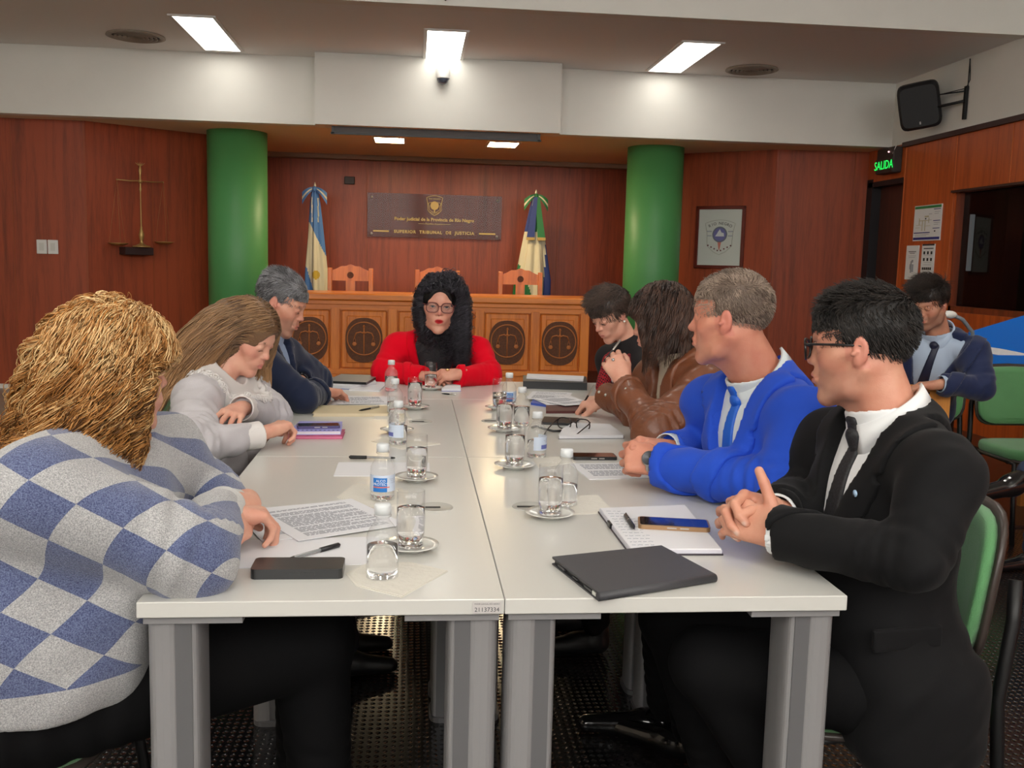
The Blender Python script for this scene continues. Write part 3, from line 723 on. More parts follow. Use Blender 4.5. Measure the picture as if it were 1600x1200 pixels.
# ================================================================ MEETING DESKS
top_m = plain('cream_laminate', (203, 202, 197), .28, nscale=2, nvar=.02, coat=.1)
edge_m = plain('desk_leg_aluminium', (150, 149, 150), .38, metal=.25)
edge_d = plain('desk_leg_groove', (112, 112, 114), .4, metal=.3)
TZ = .74
def desk(x0, x1, y0, y1, label, legs, grommet=None, name='meeting_desk'):
    t = thing(name, label, 'desk', ((x0+x1)/2, (y0+y1)/2, 0), 0, 'meeting desks pushed together')
    w = (x1-x0)/2; l = (y1-y0)/2
    MB().box((-w+.0006, -l+.001, TZ-.027), (w-.0006, l-.001, TZ), bev=.0015).build('desktop', top_m, t)
    for (sx, sy) in legs:
        mb = MB(); xc = sx*(w-.052); yc = sy*(l-.075)
        def oval(cx_, cy_, rx, ry, z0, z1, mi):
            P = [(cx_+rx*np.sign(cos(a))*abs(cos(a))**.6, cy_+ry*np.sign(sin(a))*abs(sin(a))**.6) for a in np.linspace(0, 2*pi, 29)[:-1]]
            mb.poly(P, z0, z1, mi)
        oval(xc+sx*.016, yc, .029, .055, .012, TZ-.040, 0); oval(xc-sx*.026, yc, .017, .048, .012, TZ-.040, 0)
        mb.box((xc-.03, yc-.05, .012), (xc+.03, yc+.05, TZ-.04), 1)
        oval(xc-.002*sx, yc, .047, .062, 0, .014, 1)
        lg = mb.build('leg', [edge_m, edge_d], t)
        MB().box((min(xc-sx*.115, xc+sx*.044), yc-.062, TZ-.041), (max(xc-sx*.115, xc+sx*.044), yc+.062, TZ-.0275)).build('bracket_plate', edge_m, lg)
    MB().box((-w+.12, -.02, TZ-.075), (w-.12, .02, TZ-.03)).build('under_rail', edge_d, t)
    if grommet:
        gx, gy = grommet[0]-(x0+x1)/2, grommet[1]-(y0+y1)/2
        g = MB().lathe([(.001, .0), (.037, .0), (.040, .0015), (.041, .0), (.041, -.01)], (gx, gy, TZ+.0008), 36).build('cable_grommet', plain('grommet_grey', (176, 174, 168), .4), t)
        MB().box((gx-.030, gy-.008, TZ+.0012), (gx+.012, gy+.002, TZ+.0022)).build('cable_slot', plain('slot_black', (24, 22, 22), .6), g)
    return t
A = [(-1, -1), (1, -1), (-1, 1), (1, 1)]
d1 = desk(-.6, 0, 0, 1.2, 'near left white desk with an inventory sticker on its front edge', A, (-.104, .618))
desk(0, .6, 0, 1.2, 'near right white desk, under the black tablet and the notebook', A, (.115, .624))
desk(-.6, 0, 1.2, 2.4, 'far left white desk, under the beige folder', A, (-.130, 1.824))
desk(0, .6, 1.2, 2.4, 'far right white desk, under the eyeglasses', A, (.126, 1.852))
desk(-.66, .74, 2.4, 3.02, 'white desk set crosswise at the head, before the woman in red', A)
st = MB().box((.246, -.6016, .7165), (.294, -.6008, .7365)); stk = st.build('inventory_sticker', plain('sticker_paper', (196, 192, 190), .5), d1)
mb = MB(); text(mb, '21137334', .0105, (.270, -.6017, .7225), (1, 0, 0), (0, 0, 1), extrude=.0001); text(mb, 'PODER JUDICIAL RIO NEGRO', .0032, (.270, -.6017, .7325), (1, 0, 0), (0, 0, 1), extrude=.0001)
mb.build('sticker_print', ink, stk)

# ================================================================ GREEN STACKING CHAIRS
gfab = plain('green_seat_fabric', (92, 150, 96), .85, nscale=8, nvar=.06, bump=.5, bscale=500, sheen=.3)
blk = plain('black_chair_metal', (12, 12, 14), .5); shell = plain('dark_brown_shell', (62, 54, 50), .35)
def pad(w, d, th, bow_=0.0, n=28, e=.55, rows=6, rim=False):
    V = []; F = []
    for i in range(rows+1):
        a = pi*i/rows; s = sin(a)**.5 if 0 < i < rows else 0
        z = -cos(a)*th/2; sc = 1-(.10 if s else .9)*(1-s) if i not in (0, rows) else .80
        for k in range(n):
            b = 2*pi*k/n; x = w/2*sc*np.sign(cos(b))*abs(cos(b))**e; y = d/2*sc*np.sign(sin(b))*abs(sin(b))**e
            V.append((x, y, z+bow_*(x*x)*4))
    F = [tuple(range(n-1, -1, -1)), tuple(rows*n+k for k in range(n))]
    for i in range(rows):
        for k in range(n): F.append((i*n+k, i*n+(k+1) % n, (i+1)*n+(k+1) % n, (i+1)*n+k))
    return V, F
def make_chair(label, loc, rotz):
    t = thing('stacking_chair', label, 'chair', loc, rotz, 'green upholstered stacking chairs')
    V, F = pad(.46, .44, .055); mb = MB(); mb.add([(x, y, z+.425) for x, y, z in V], F, 0, True); s_ = mb.build('seat', gfab, t)
    V, F = pad(.465, .445, .02); mb = MB(); mb.add([(x, y, z+.395) for x, y, z in V], F, 0, True); mb.build('seat_shell', shell, s_)
    def bk(th, off, w, h):
        V, F = pad(w, h, th, bow_=.32); c, s = cos(radians(80)), sin(radians(80)); out = []
        for x, y, z in V: out.append((x, -.235+off+z-y*.14, .675+y))
        return out, [f[::-1] for f in F]
    V, F = bk(.035, .0, .44, .30); mb = MB(); mb.add(V, F, 0, True); b_ = mb.build('backrest', gfab, t)
    V, F = bk(.022, -.022, .465, .325); mb = MB(); mb.add(V, F, 0, True); mb.build('back_shell', shell, b_)
    for s in (-1, 1):
        MB().tube([(s*.215, -.27, .0), (s*.215, -.235, .40), (s*.215, -.23, .46), (s*.205, -.255, .62), (s*.19, -.262, .70)], .0135, 10).build('rear_leg', blk, t)
        MB().tube([(s*.225, .22, .0), (s*.215, .17, .385), (s*.2, .0, .39), (s*.2, -.22, .395)], .0125, 10).build('front_leg', blk, t)
    mb = MB(); mb.tube([(-.21, .1, .385), (.21, .1, .385)], .011); mb.tube([(-.21, -.14, .385), (.21, -.14, .385)], .011); mb.build('cross_bar', blk, t)
    return t
# ================================================================ THINGS ON THE DESKS
cup_white = plain('white_porcelain', (222, 222, 216), .12, coat=.5)
pet = thin_glass('clear_pet', (252, 252, 252), .04, 1.5, body=.09); gls = thin_glass('clear_glass', (254, 254, 254), .01, 1.55)
cap_m = plain('milky_cap', (216, 220, 222), .35)
def water_bottle(x, y, label, level=.062, lab=None, labrot=-90, h=1.0, group='small water bottles on the desks'):
    t = thing('water_bottle', label, 'bottle', (x, y, TZ), 0, group)
    P = [(.001, .003), (.012, .001), (.024, 0), (.028, .003), (.0285, .012), (.0275, .018), (.0285, .021), (.0285, .066), (.0275, .070), (.0285, .073), (.027, .082), (.021, .094), (.014, .103), (.0118, .107), (.0118, .112), (.0155, .1125), (.0155, .1145), (.0118, .115), (.0118, .120)]
    MB().lathe([(r, z*h) for r, z in P], n=36).build('bottle_body', pet, t)
    wl = level
    Wp = [(r-.0008, z) for r, z in [(.002, .004), (.024, .003), (.0275, .012), (.0275, .02), (.0277, wl)] if z <= wl]+[(.001, wl)]
    MB().lathe(Wp, n=32).build('water', water_mat(), t)
    MB().lathe([(.0125, .1155*h), (.0148, .116*h), (.0150, .131*h), (.0135, .1345*h), (.001, .135*h)], n=28).build('cap', cap_m, t)
    if lab:
        z0, z1 = .025, .064
        def band(a0, a1, zz0, zz1, r, mat, nm, par):
            V = []; F = []; n = 24
            for k in range(n+1):
                a = radians(a0+(a1-a0)*k/n+labrot)
                V += [(r*cos(a), r*sin(a), zz0), (r*cos(a), r*sin(a), zz1)]
            for k in range(n): F.append((2*k, 2*k+2, 2*k+3, 2*k+1))
            return mesh_obj(nm, V, np.array(F), mat, par)
        b0 = band(-95, 95, z0, z1, .0290, plain('label_pale', (196, 208, 226), .5), 'label', t)
        if lab == 'blue':
            band(-60, 8, z0, z1-.006, .0292, plain('label_blue', (28, 112, 190), .5), 'label_panel', b0)
            band(-60, 20, z0+.010, z0+.0125, .0294, plain('label_orange', (214, 110, 90), .5), 'label_stripe', b0)
            for body, zc, sz in (('ALCO', z0+.026, .0085), ('PROTECT', z0+.018, .0085)):
                V, F = text_geo(body, sz); V = np.array(V); a = radians(labrot-22)+V[:, 0]/.0294
                W2 = np.stack([.0295*np.cos(a), .0295*np.sin(a), V[:, 1]+zc], 1)
                mesh_obj('label_print', W2, F, plain('label_white', (235, 238, 240), .5), b0, smooth=False)
            V, F = text_geo('alcohol en gel\n70% limpia\ny protege', .0042); V = np.array(V); a = radians(labrot+42)+V[:, 0]/.0294
            mesh_obj('label_print', np.stack([.0293*np.cos(a), .0293*np.sin(a), V[:, 1]+z0+.026], 1), F, ink_g, b0, smooth=False)
        else:
            band(-50, 30, z0+.004, z0+.016, .0292, plain('label_violet', (96, 104, 170), .5), 'label_panel', b0)
            V, F = text_geo('agua mineral\nsin gas', .0048); V = np.array(V); a = radians(labrot-10)+V[:, 0]/.0294
            mesh_obj('label_print', np.stack([.0293*np.cos(a), .0293*np.sin(a), V[:, 1]+z0+.027], 1), F, ink_g, b0, smooth=False)
    return t
def glass_set(x, y, label, level=.078, tilt=0, dx=0, dy=0):
    s = thing('saucer', 'white saucer under '+label, 'saucer', (x, y, TZ), 0, 'white saucers')
    MB().lathe([(.001, .004), (.022, .004), (.024, .001), (.027, .0), (.028, .003), (.045, .0095), (.055, .0125), (.0555, .0138), (.045, .0112), (.030, .0068), (.026, .0058), (.001, .0056)], n=44).build('dish', cup_white, s)
    t = thing('water_glass', label, 'glass', (x+dx, y+dy, TZ+.0062), 0, 'water glasses')
    MB().lathe([(.001, 0), (.022, 0), (.0255, .004), (.0275, .03), (.0283, .06), (.0275, .095), (.0268, .113), (.0262, .1135), (.0256, .112), (.0263, .095), (.0270, .06), (.0262, .03), (.0235, .012), (.012, .0095), (.001, .009)], n=44).build('tumbler', gls, t)
    MB().lathe([(.001, .0096), (.0120, .0099), (.0232, .0125), (.0259, .03), (.0266, .06), (.0264, level), (.001, level)], n=40).build('water', water_mat(), t)
    MB().lathe([(.001, .001), (.0215, .0008), (.0242, .0045), (.0236, .0095), (.012, .0088), (.001, .0084)], n=40).build('thick_base', water_mat() if False else plain_glass(), t)
    return t
def plain_glass():
    if 'solid_glass' in _M: return _M['solid_glass']
    m, nt, b = _new('solid_glass'); b.inputs['Transmission Weight'].default_value = 1; b.inputs['IOR'].default_value = 1.5; b.inputs['Roughness'].default_value = .0
    _M['solid_glass'] = m; return m
water_bottle(-.208, .118, 'unlabelled water bottle half full on a napkin, nearest of the left row', .060)
water_bottle(-.226, .690, 'blue-labelled bottle behind the nearest glass on the left', .052, 'blue', -75)
water_bottle(-.201, 1.395, 'bottle with a pale label turned left, at mid left row', .058, 'pale', -150)
water_bottle(-.222, 1.96, 'water bottle partly hidden behind the mid left bottle', .05)
water_bottle(-.251, 2.62, 'water bottle by the right hand of the woman in red', .066)
water_bottle(.200, .640, 'water bottle half hidden behind the nearest glass on the right', .05)
water_bottle(.202, 1.205, 'bottle with a pale label turned right, beside the second glass on the right', .05, 'pale', -20)
water_bottle(.219, 1.765, 'unlabelled water bottle beside the napkin, near the eyeglasses', .066)
water_bottle(.216, 2.20, 'blue-labelled bottle among the far right glasses', .02, 'blue', -70)
glass_set(-.159, .285, 'water glass nearest the camera in the left row')
glass_set(-.146, .895, 'water glass beside the blue-labelled bottle on the left')
glass_set(-.208, 1.60, 'water glass hidden behind the mid left bottle', .07)
glass_set(-.150, 2.12, 'water glass right of the far left bottles', .095)
glass_set(-.081, 2.69, 'water glass before the hands of the woman in red', .06)
glass_set(.149, .530, 'water glass nearest the camera in the right row', .082)
glass_set(.122, 1.050, 'second water glass of the right row', .085)
glass_set(.147, 1.640, 'tall full water glass, third of the right row', .085)
glass_set(.172, 2.12, 'half full water glass, farthest of the right row', .05)

paper_m = plain('copy_paper', (222, 222, 226), .65); print_m = plain('toner_grey', (146, 148, 156), .8)
def sheet(name, label, cat, x, y, w, h, rot_, z=TZ, th=.0012, mat=None, parent=None, pts=None, group=None, bend=0.0):
    """w along local x, h along local y"""
    if parent is None:
        t = thing(name, label, cat, (x, y, z), radians(rot_), group)
    MB().box((-w/2, -h/2, 0), (w/2, h/2, th)).build('page', mat or paper_m, t)
    return t
def lines(t, w, h, z, rows, seed=0, x0=.12, x1=.88, mat=None, gap=0.0, name='printed_text', wf=.55):
    r = np.random.default_rng(seed); mb = MB()
    for i in range(rows):
        yy = h/2-h*(.08+.84*(i+.5)/rows); lh = h*.84/rows*wf/2
        if gap and r.random() < gap: continue
        x = -w/2+w*x0; xe = -w/2+w*x1*(1 if r.random() > .2 else .7)
        while x < xe:
            L = w*r.uniform(.02, .09); mb.box((x, yy-lh, z), (min(x+L, xe), yy+lh, z+.0002)); x += L+w*.012
    return mb.build(name, mat or print_m, t)
# near left
t = sheet('blank_paper', 'blank white sheet under the pen at the near left', 'paper', -.350, .275, .27, .18, 5)
t = sheet('printed_document', 'stapled two-page printed document at the near left', 'document', -.405, .49, .245, .26, 22, TZ+.0016)
t.location = (-.385, .505, TZ+.0016)
lines(t, .245, .26, .0013, 30, 1, gap=.1)
pg = MB().box((-.1225, -.13, .0016), (.1225, .13, .0028)); pg.xf(rot('z', radians(8)), (.045, -.012, 0)); p2 = pg.build('top_page', paper_m, t)
ln = lines(t, .245, .26, .0029, 34, 2, gap=.12); ln.rotation_euler = (0, 0, radians(8)); ln.location = (.045, -.012, 0)
def pen(name, label, a, b, z, kind='biro', r=.0042, cat='pen'):
    a = np.array([a[0], a[1], z+r]); b = np.array([b[0], b[1], z+r]); L = np.linalg.norm(b-a); ang = math.atan2(b[1]-a[1], b[0]-a[0])
    t = thing(name, label, cat, (a[0], a[1], z), ang)
    pb = plain('pen_black', (22, 22, 24), .3)
    if kind == 'biro':
        MB().lathe([(.001, .0), (.0012, .004), (r*.85, .014), (r*.85, L-.01)], (0, 0, r), 12, axis=0).build('barrel', thin_glass('pen_clear', (205, 200, 200), .1, 1.5, body=.25), t)
        MB().lathe([(.0012, .006), (.0012, L-.02)], (0, 0, r), 8, axis=0).build('ink_tube', pb, t)
        MB().lathe([(.001, .0), (.0025, .003), (.0035, .012), (.001, .012)], (0, 0, r), 12, axis=0).build('tip', pb, t)
        c_ = MB(); c_.lathe([(.002, L-.05), (r*1.15, L-.05), (r*1.2, L-.004), (.002, L)], (0, 0, r), 14, axis=0); c_.box((L-.047, r*.9, r-.001), (L-.002, r*1.7, r+.0015)); c_.build('cap', pb, t)
    else:
        MB().lathe([(.001, 0), (.002, .006), (r, .016), (r, L*.55)], (0, 0, r), 14, axis=0).build('barrel', pb, t)
        MB().lathe([(r*1.05, L*.55), (r*1.12, L*.56), (r*1.05, L*.58)], (0, 0, r), 14, axis=0).build('ring', plain('steel', (200, 196, 190), .3, metal=.9), t)
        c_ = MB(); c_.lathe([(r, L*.58), (r*.95, L*.97), (.001, L)], (0, 0, r), 14, axis=0); c_.box((L*.62, -.001, r*2), (L*.97, .001, r*2+.0015)); c_.build('cap', pb if kind == 'dark' else plain('steel', (200, 196, 190), .3, metal=.9), t)
    return t
pen('ballpoint_pen', 'clear ballpoint pen with black cap on the blank sheet, near left', (-.383, .213), (-.296, .305), TZ+.0015)
pen('ballpoint_pen', 'pen with a long black cap on the small sheet between the left bottles', (-.205, 1.158), (-.335, 1.168), TZ+.0015)
scr = plain('black_glass_screen', (12, 13, 16), .06, coat=1.0)
def phone(name, label, x, y, L, w, th, rotd, z, body, group=None, screen=True):
    t = thing(name, label, 'phone', (x, y, z), radians(rotd), group)
    def rr(a, b, r_=.010, n=5):
        P = []
        for (cx_, cy_, a0) in ((a-r_, b-r_, 0), (-a+r_, b-r_, 90), (-a+r_, -b+r_, 180), (a-r_, -b+r_, 270)):
            for k in range(n+1): q = radians(a0+90*k/n); P.append((cx_+r_*cos(q), cy_+r_*sin(q)))
        return P
    MB().poly(rr(L/2, w/2), 0, th).build('case', body, t)
    if screen: MB().poly(rr(L/2-.004, w/2-.004, .007), th, th+.0006).build('screen', scr, t)
    mb = MB(); mb.box((-L*.1, -w/2-.0009, th*.4), (L*.03, -w/2+.001, th*.7)); mb.box((L*.08, -w/2-.0009, th*.4), (L*.2, -w/2+.001, th*.7)); mb.build('side_buttons', plain('steel', (200, 196, 190), .3, metal=.9) if screen else body, t)
    return t
phone('smartphone', 'thick black phone lying face down at the near left corner', -.357, .148, .160, .072, .018, 0, TZ, plain('phone_case_black', (34, 35, 37), .3, coat=.2), screen=False)
# napkins
nap = plain('napkin_paper', (214, 210, 200), .85, bump=.6, bscale=60)
def napkin(label, pts, z=TZ):
    c = np.mean(pts, 0); t = thing('paper_napkin', label, 'napkin', (c[0], c[1], z), 0, 'paper napkins')
    P = [(p[0]-c[0], p[1]-c[1]) for p in pts]
    a = sum(P[i][0]*P[(i+1) % len(P)][1]-P[(i+1) % len(P)][0]*P[i][1] for i in range(len(P)))
    if a < 0: P = P[::-1]
    mb = MB(); mb.poly(P, 0, .0008); Q = [(x*.97+.002, y*.97+.002) for x, y in P]; mb.poly(Q, .0009, .0016)
    mb.build('folded_sheet', nap, t); return t
napkin('napkin under the nearest left bottle', [(-.274, .141), (-.25, .07), (-.172, .012), (-.090, .150), (-.16, .205), (-.24, .2)])
napkin('napkin behind the blue-labelled left bottle', [(-.335, .71), (-.30, .86), (-.18, .80), (-.17, .64), (-.25, .61)])
napkin('napkin under the bottle with the label turned left', [(-.284, 1.44), (-.248, 1.52), (-.07, 1.40), (-.19, 1.31)])
napkin('napkin beside the nearest right glass', [(.204, .55), (.215, .73), (.295, .735), (.303, .57)])
napkin('napkin beside the second right glass', [(.19, 1.06), (.19, 1.21), (.281, 1.21), (.306, 1.13)])
napkin('napkin beside the far left bottles', [(-.30, 1.86), (-.30, 2.02), (-.18, 2.04), (-.16, 1.87)])
sheet('small_sheet', 'white sheet between the left bottles, crossed by a black pen', 'paper', -.235, 1.03, .25, .175, 0)
# cluster before the woman in white
def block(name, label, cat, pts, z, th, mat, edge=None, pagem=None):
    c = np.mean(pts, 0); P = [(p[0]-c[0], p[1]-c[1]) for p in pts]
    a = sum(P[i][0]*P[(i+1) % len(P)][1]-P[(i+1) % len(P)][0]*P[i][1] for i in range(len(P)))
    if a < 0: P = P[::-1]
    t = thing(name, label, cat, (c[0], c[1], z))
    if pagem is None: MB().poly(P, 0, th).build('cover', mat, t)
    else:
        MB().poly(P, 0, .0015).build('back_cover', mat, t); MB().poly([(x*.975, y*.975) for x, y in P], .0015, th-.0012).build('pages', pagem, t)
        MB().poly(P, th-.0012, th).build('front_cover', edge or mat, t)
    return t
block('pink_notebook', 'pink patterned notebook, lowest of the stack by the woman in white', 'notebook', [(-.545, 1.47), (-.375, 1.475), (-.375, 1.60), (-.545, 1.61)], TZ, .010, plain('magenta_cover', (176, 62, 108), .5, nscale=60, nvar=.35), pagem=plain('pink_pages', (206, 120, 150), .7))
t = block('lilac_notebook', 'lilac spiral notebook on the pink notebook', 'notebook', [(-.54, 1.485), (-.382, 1.50), (-.39, 1.68), (-.53, 1.68)], TZ+.0102, .012, plain('lilac_cover', (150, 150, 214), .5), pagem=paper_m)
mb = MB()
for k in range(11): mb.box((-.07+.0135*k, -.088+.0005*k, .0121), (-.064+.0135*k, -.081+.0005*k, .0125))
mb.build('dot_row', plain('dark_violet_dots', (50, 48, 92), .6), t)
phone('smartphone', 'dark phone on the lilac notebook by the writing hand', -.458, 1.565, .135, .066, .008, 8, TZ+.0226, plain('phone_violet', (86, 78, 120), .3, metal=.3))
t = block('beige_folder', 'thick beige folder at the far left with a pencil on it', 'folder', [(-.512, 1.918), (-.244, 1.93), (-.249, 2.12), (-.512, 2.115)], TZ, .012, plain('beige_card', (206, 190, 156), .7), pagem=plain('beige_pages', (214, 200, 172), .8))
pen('pencil', 'grey pencil on the beige folder', (-.352, 1.965), (-.282, 2.068), TZ+.0122, 'steel', .0035, 'pencil')
for i, (x, y, r_) in enumerate([(-.37, 2.33, 3), (-.345, 2.34, -6), (-.36, 2.32, 10)]):
    t = sheet('loose_page', ['topmost', 'middle', 'lowest'][2-i]+' white page of the pile behind the beige folder', 'paper', x, y, .21, .20, r_, TZ+.0014*i, group='pages behind the beige folder'); lines(t, .21, .2, .0013, 14, i+5, gap=.15) if i == 2 else None
t = block('blue_folder', 'blue folder full of papers before the man in navy sweater', 'folder', [(-.575, 2.70), (-.42, 2.66), (-.32, 2.80), (-.34, 2.98), (-.56, 2.97)], TZ, .016, plain('blue_cover', (62, 84, 168), .4), edge=paper_m, pagem=paper_m)
t = block('paper_stack', 'white papers spread beside the blue folder', 'paper', [(-.43, 2.62), (-.30, 2.60), (-.27, 2.90), (-.40, 2.92)], TZ, .006, paper_m)
t = block('grey_laptop', 'closed grey laptop on the blue folder, far left', 'laptop', [(-.54, 2.74), (-.36, 2.70), (-.315, 2.97), (-.49, 3.0)], TZ+.0162, .012, plain('laptop_grey', (104, 108, 110), .4), edge=plain('laptop_grey_b', (112, 116, 116), .4), pagem=plain('pen_black', (22, 22, 24), .3))
block('folded_papers', 'folded white and blue papers by the hands of the woman in red', 'paper', [(-.035, 2.64), (-.005, 2.80), (.055, 2.80), (.05, 2.645)], TZ, .012, plain('blue_violet_cover', (92, 92, 180), .5), edge=paper_m, pagem=paper_m)
pen('slim_pen', 'slim silver pen before the woman in red', (-.037, 2.55), (.025, 2.515), TZ, 'steel', .003)
# near right
t = thing('tablet', 'closed dark grey tablet in a folding case at the near right', 'tablet', (.2465, .122, TZ), radians(20.5))
tb = plain('tablet_case', (62, 62, 66), .5, bump=.15, bscale=500)
Pq = [(-.150, .052), (-.112, -.148+.02), (.120, -.145+.02), (.092, .085)]
q0 = np.array([(.106, .188), (.156, -.014), (.386, .081), (.333, .259)])-np.array([.2465, .122]); cr, sr = cos(-radians(20.5)), sin(-radians(20.5))
Pq = [(x*cr-y*sr, x*sr+y*cr) for x, y in q0]
MB().poly(Pq, 0, .003).build('back_cover', tb, t)
MB().poly([(x*.965, y*.965) for x, y in Pq], .003, .0115).build('tablet_body', plain('tablet_black', (26, 26, 28), .35), t)
MB().poly(Pq, .0115, .0155).build('front_cover', tb, t)
(xa, ya), (xb, yb) = Pq[1], Pq[2]
MB().tube([(xa, ya, .0078), (xb, yb, .0078)], .0078, 14).build('spine', tb, t)
mb = MB(); A_ = np.array(Pq[1]); B_ = np.array(Pq[0]); dd = (B_-A_)/np.linalg.norm(B_-A_); nn = np.array([dd[1], -dd[0]])
if np.dot(nn, A_) < 0: nn = -nn
def side_slot(mb, u0, u1, z0, z1, o=.0012):
    p = A_+dd*u0+nn*(-.0035); q = A_+dd*u1+nn*(-.0035); r1 = q+nn*o*3; r0 = p+nn*o*3
    P = [tuple(p), tuple(q), tuple(r1), tuple(r0)]
    a = sum(P[i][0]*P[(i+1) % 4][1]-P[(i+1) % 4][0]*P[i][1] for i in range(4))
    mb.poly(P if a > 0 else P[::-1], z0, z1)
side_slot(mb, .012, .026, .004, .0105); mb.build('white_tag', plain('tag_white', (214, 214, 206), .5), t)
mb = MB(); side_slot(mb, .03, .06, .005, .0095); side_slot(mb, .09, .11, .006, .009); side_slot(mb, .15, .18, .005, .0095); mb.build('side_ports', plain('port_grey', (58, 58, 62), .4), t)
t = thing('open_notebook', 'open notebook with handwriting under the gold phone, near right', 'notebook', (.365, .405, TZ))
P = [(.267-.365, .567-.405), (.268-.365, .245-.405), (.451-.365, .242-.405), (.475-.365, .597-.405)]
Pcc = P if sum(P[i][0]*P[(i+1) % 4][1]-P[(i+1) % 4][0]*P[i][1] for i in range(4)) > 0 else P[::-1]
MB().poly([(x*1.02, y*1.02) for x, y in Pcc], 0, .003).build('cover', plain('dark_notebook_cover', (52, 44, 52), .5), t)
MB().poly(Pcc, .003, .010).build('pages', plain('page_edges', (206, 205, 214), .7), t)
MB().poly([(x*.985, y*.985) for x, y in Pcc], .010, .0125).build('top_page', paper_m, t)
mb = MB(); r = np.random.default_rng(5)
for i in range(13):
    y = .13-.022*i; x = -.088
    while x < -.088+(.045 if i > 2 else .03):
        L = r.uniform(.004, .012); mb.tube([(x, y+r.uniform(-.002, .002), .0127), (x+L*.5, y+r.uniform(-.003, .003), .0127), (x+L, y, .0127)], .0006, 4); x += L+.004
mb.build('handwriting', ink_g, t)
MB().box((-.102, .02, .002), (-.096, .05, .0135), bev=.001).build('elastic_loop', plain('pen_black', (22, 22, 24), .3), t)
phone('smartphone', 'phone with a gold frame lying on the open notebook', .397, .408, .150, .072, .009, -12, TZ+.0127, plain('phone_gold', (178, 142, 106), .3, metal=.6))
pen('fountain_pen', 'short black pen with silver clip on the open notebook', (.304, .372), (.309, .482), TZ+.0127, 'dark', .005)
t = sheet('paper_sheets', 'white sheets under the hands of the man in blue', 'paper', .39, 1.02, .19, .20, 6, th=.002)
lines(t, .19, .2, .0021, 10, 9, gap=.3)
phone('smartphone', 'black phone beside the hands of the man in blue', .37, 1.20, .13, .068, .009, 0, TZ, plain('phone_case_black', (34, 35, 37), .3, coat=.2))
# eyeglasses
t = thing('eyeglasses', 'dark-rimmed eyeglasses standing on the far right desk', 'glasses', (.385, 1.66, TZ), radians(-30))
fm = plain('tortoise_frame', (34, 24, 26), .25)
for s in (-1, 1):
    P = [(s*.034+.024*np.sign(cos(a))*abs(cos(a))**.7, 0, .024+.019*np.sign(sin(a))*abs(sin(a))**.8) for a in np.linspace(0, 2*pi, 25)[:-1]]
    MB().tube(P, .0022, 8, closed=True).build('rim', fm, t)
    mb = MB(); mb.add([(x, 0, z) for x, _, z in P], [tuple(range(24))]); mb.build('lens', thin_glass('lens_glass', (238, 242, 245), .0, 1.5), t)
    MB().tube([(s*.059, 0, .034), (s*.061, -.02, .030), (s*.056, -.10, .014), (s*.05, -.135, .003)], [.0022, .0022, .002, .003], 8).build('temple', fm, t)
MB().tube([(-.011, 0, .027), (0, -.002, .031), (.011, 0, .027)], .002, 8).build('bridge', fm, t)
block('black_notebook', 'small black notebook behind the eyeglasses', 'notebook', [(.291, 1.785), (.41, 1.76), (.443, 1.885), (.319, 1.915)], TZ, .009, plain('pen_black', (22, 22, 24), .3))
t = thing('black_headset_cord', 'black curled strap by the eyeglasses', 'strap', (.26, 1.62, TZ)); MB().tube([(-.01, .09, .003), (.0, .06, .012), (.02, .02, .010), (.05, .0, .006), (.10, .02, .004)], .004).build('strap', plain('pen_black', (22, 22, 24), .3), t)
t = block('white_notebook', 'open white notebook under the sleeves of the woman in brown', 'notebook', [(.31, 1.50), (.53, 1.52), (.525, 1.74), (.40, 1.76), (.345, 1.64)], TZ, .012, plain('grey_cover', (96, 96, 104), .5), edge=paper_m, pagem=paper_m)
block('maroon_notebook', 'dark maroon notebook under the white papers, far right', 'notebook', [(.342, 2.04), (.488, 2.05), (.508, 2.20), (.363, 2.2)], TZ, .010, plain('maroon_cover', (84, 38, 38), .45))
for i, (x, y, w_, h_, r_) in enumerate([(.43, 2.33, .19, .26, 12), (.41, 2.44, .17, .24, -14), (.45, 2.27, .16, .2, 30)]):
    t = sheet('loose_page', ['lowest white page of the far right pile', 'left-leaning white page of the far right pile', 'topmost white page of the pile, edge over the maroon notebook'][i], 'paper', x, y, w_, h_, r_, TZ+.011+.0018*i, th=.0016, group='pages in the far right pile'); lines(t, w_, h_, .0017, 14, 20+i, gap=.3)
block('blue_sleeve', 'blue plastic sleeve under the far right pile', 'folder', [(.31, 2.26), (.37, 2.20), (.47, 2.36), (.36, 2.5)], TZ, .0095, plain('blue_cover', (62, 84, 168), .4))
block('black_binder', 'thick black binder at the far right end', 'binder', [(.335, 2.77), (.62, 2.73), (.66, 2.98), (.36, 3.0)], TZ, .034, plain('binder_black', (30, 31, 35), .4))
block('binder_papers', 'white papers lying on the black binder', 'paper', [(.36, 2.86), (.61, 2.78), (.64, 2.93), (.38, 3.0)], TZ+.0342, .008, paper_m)
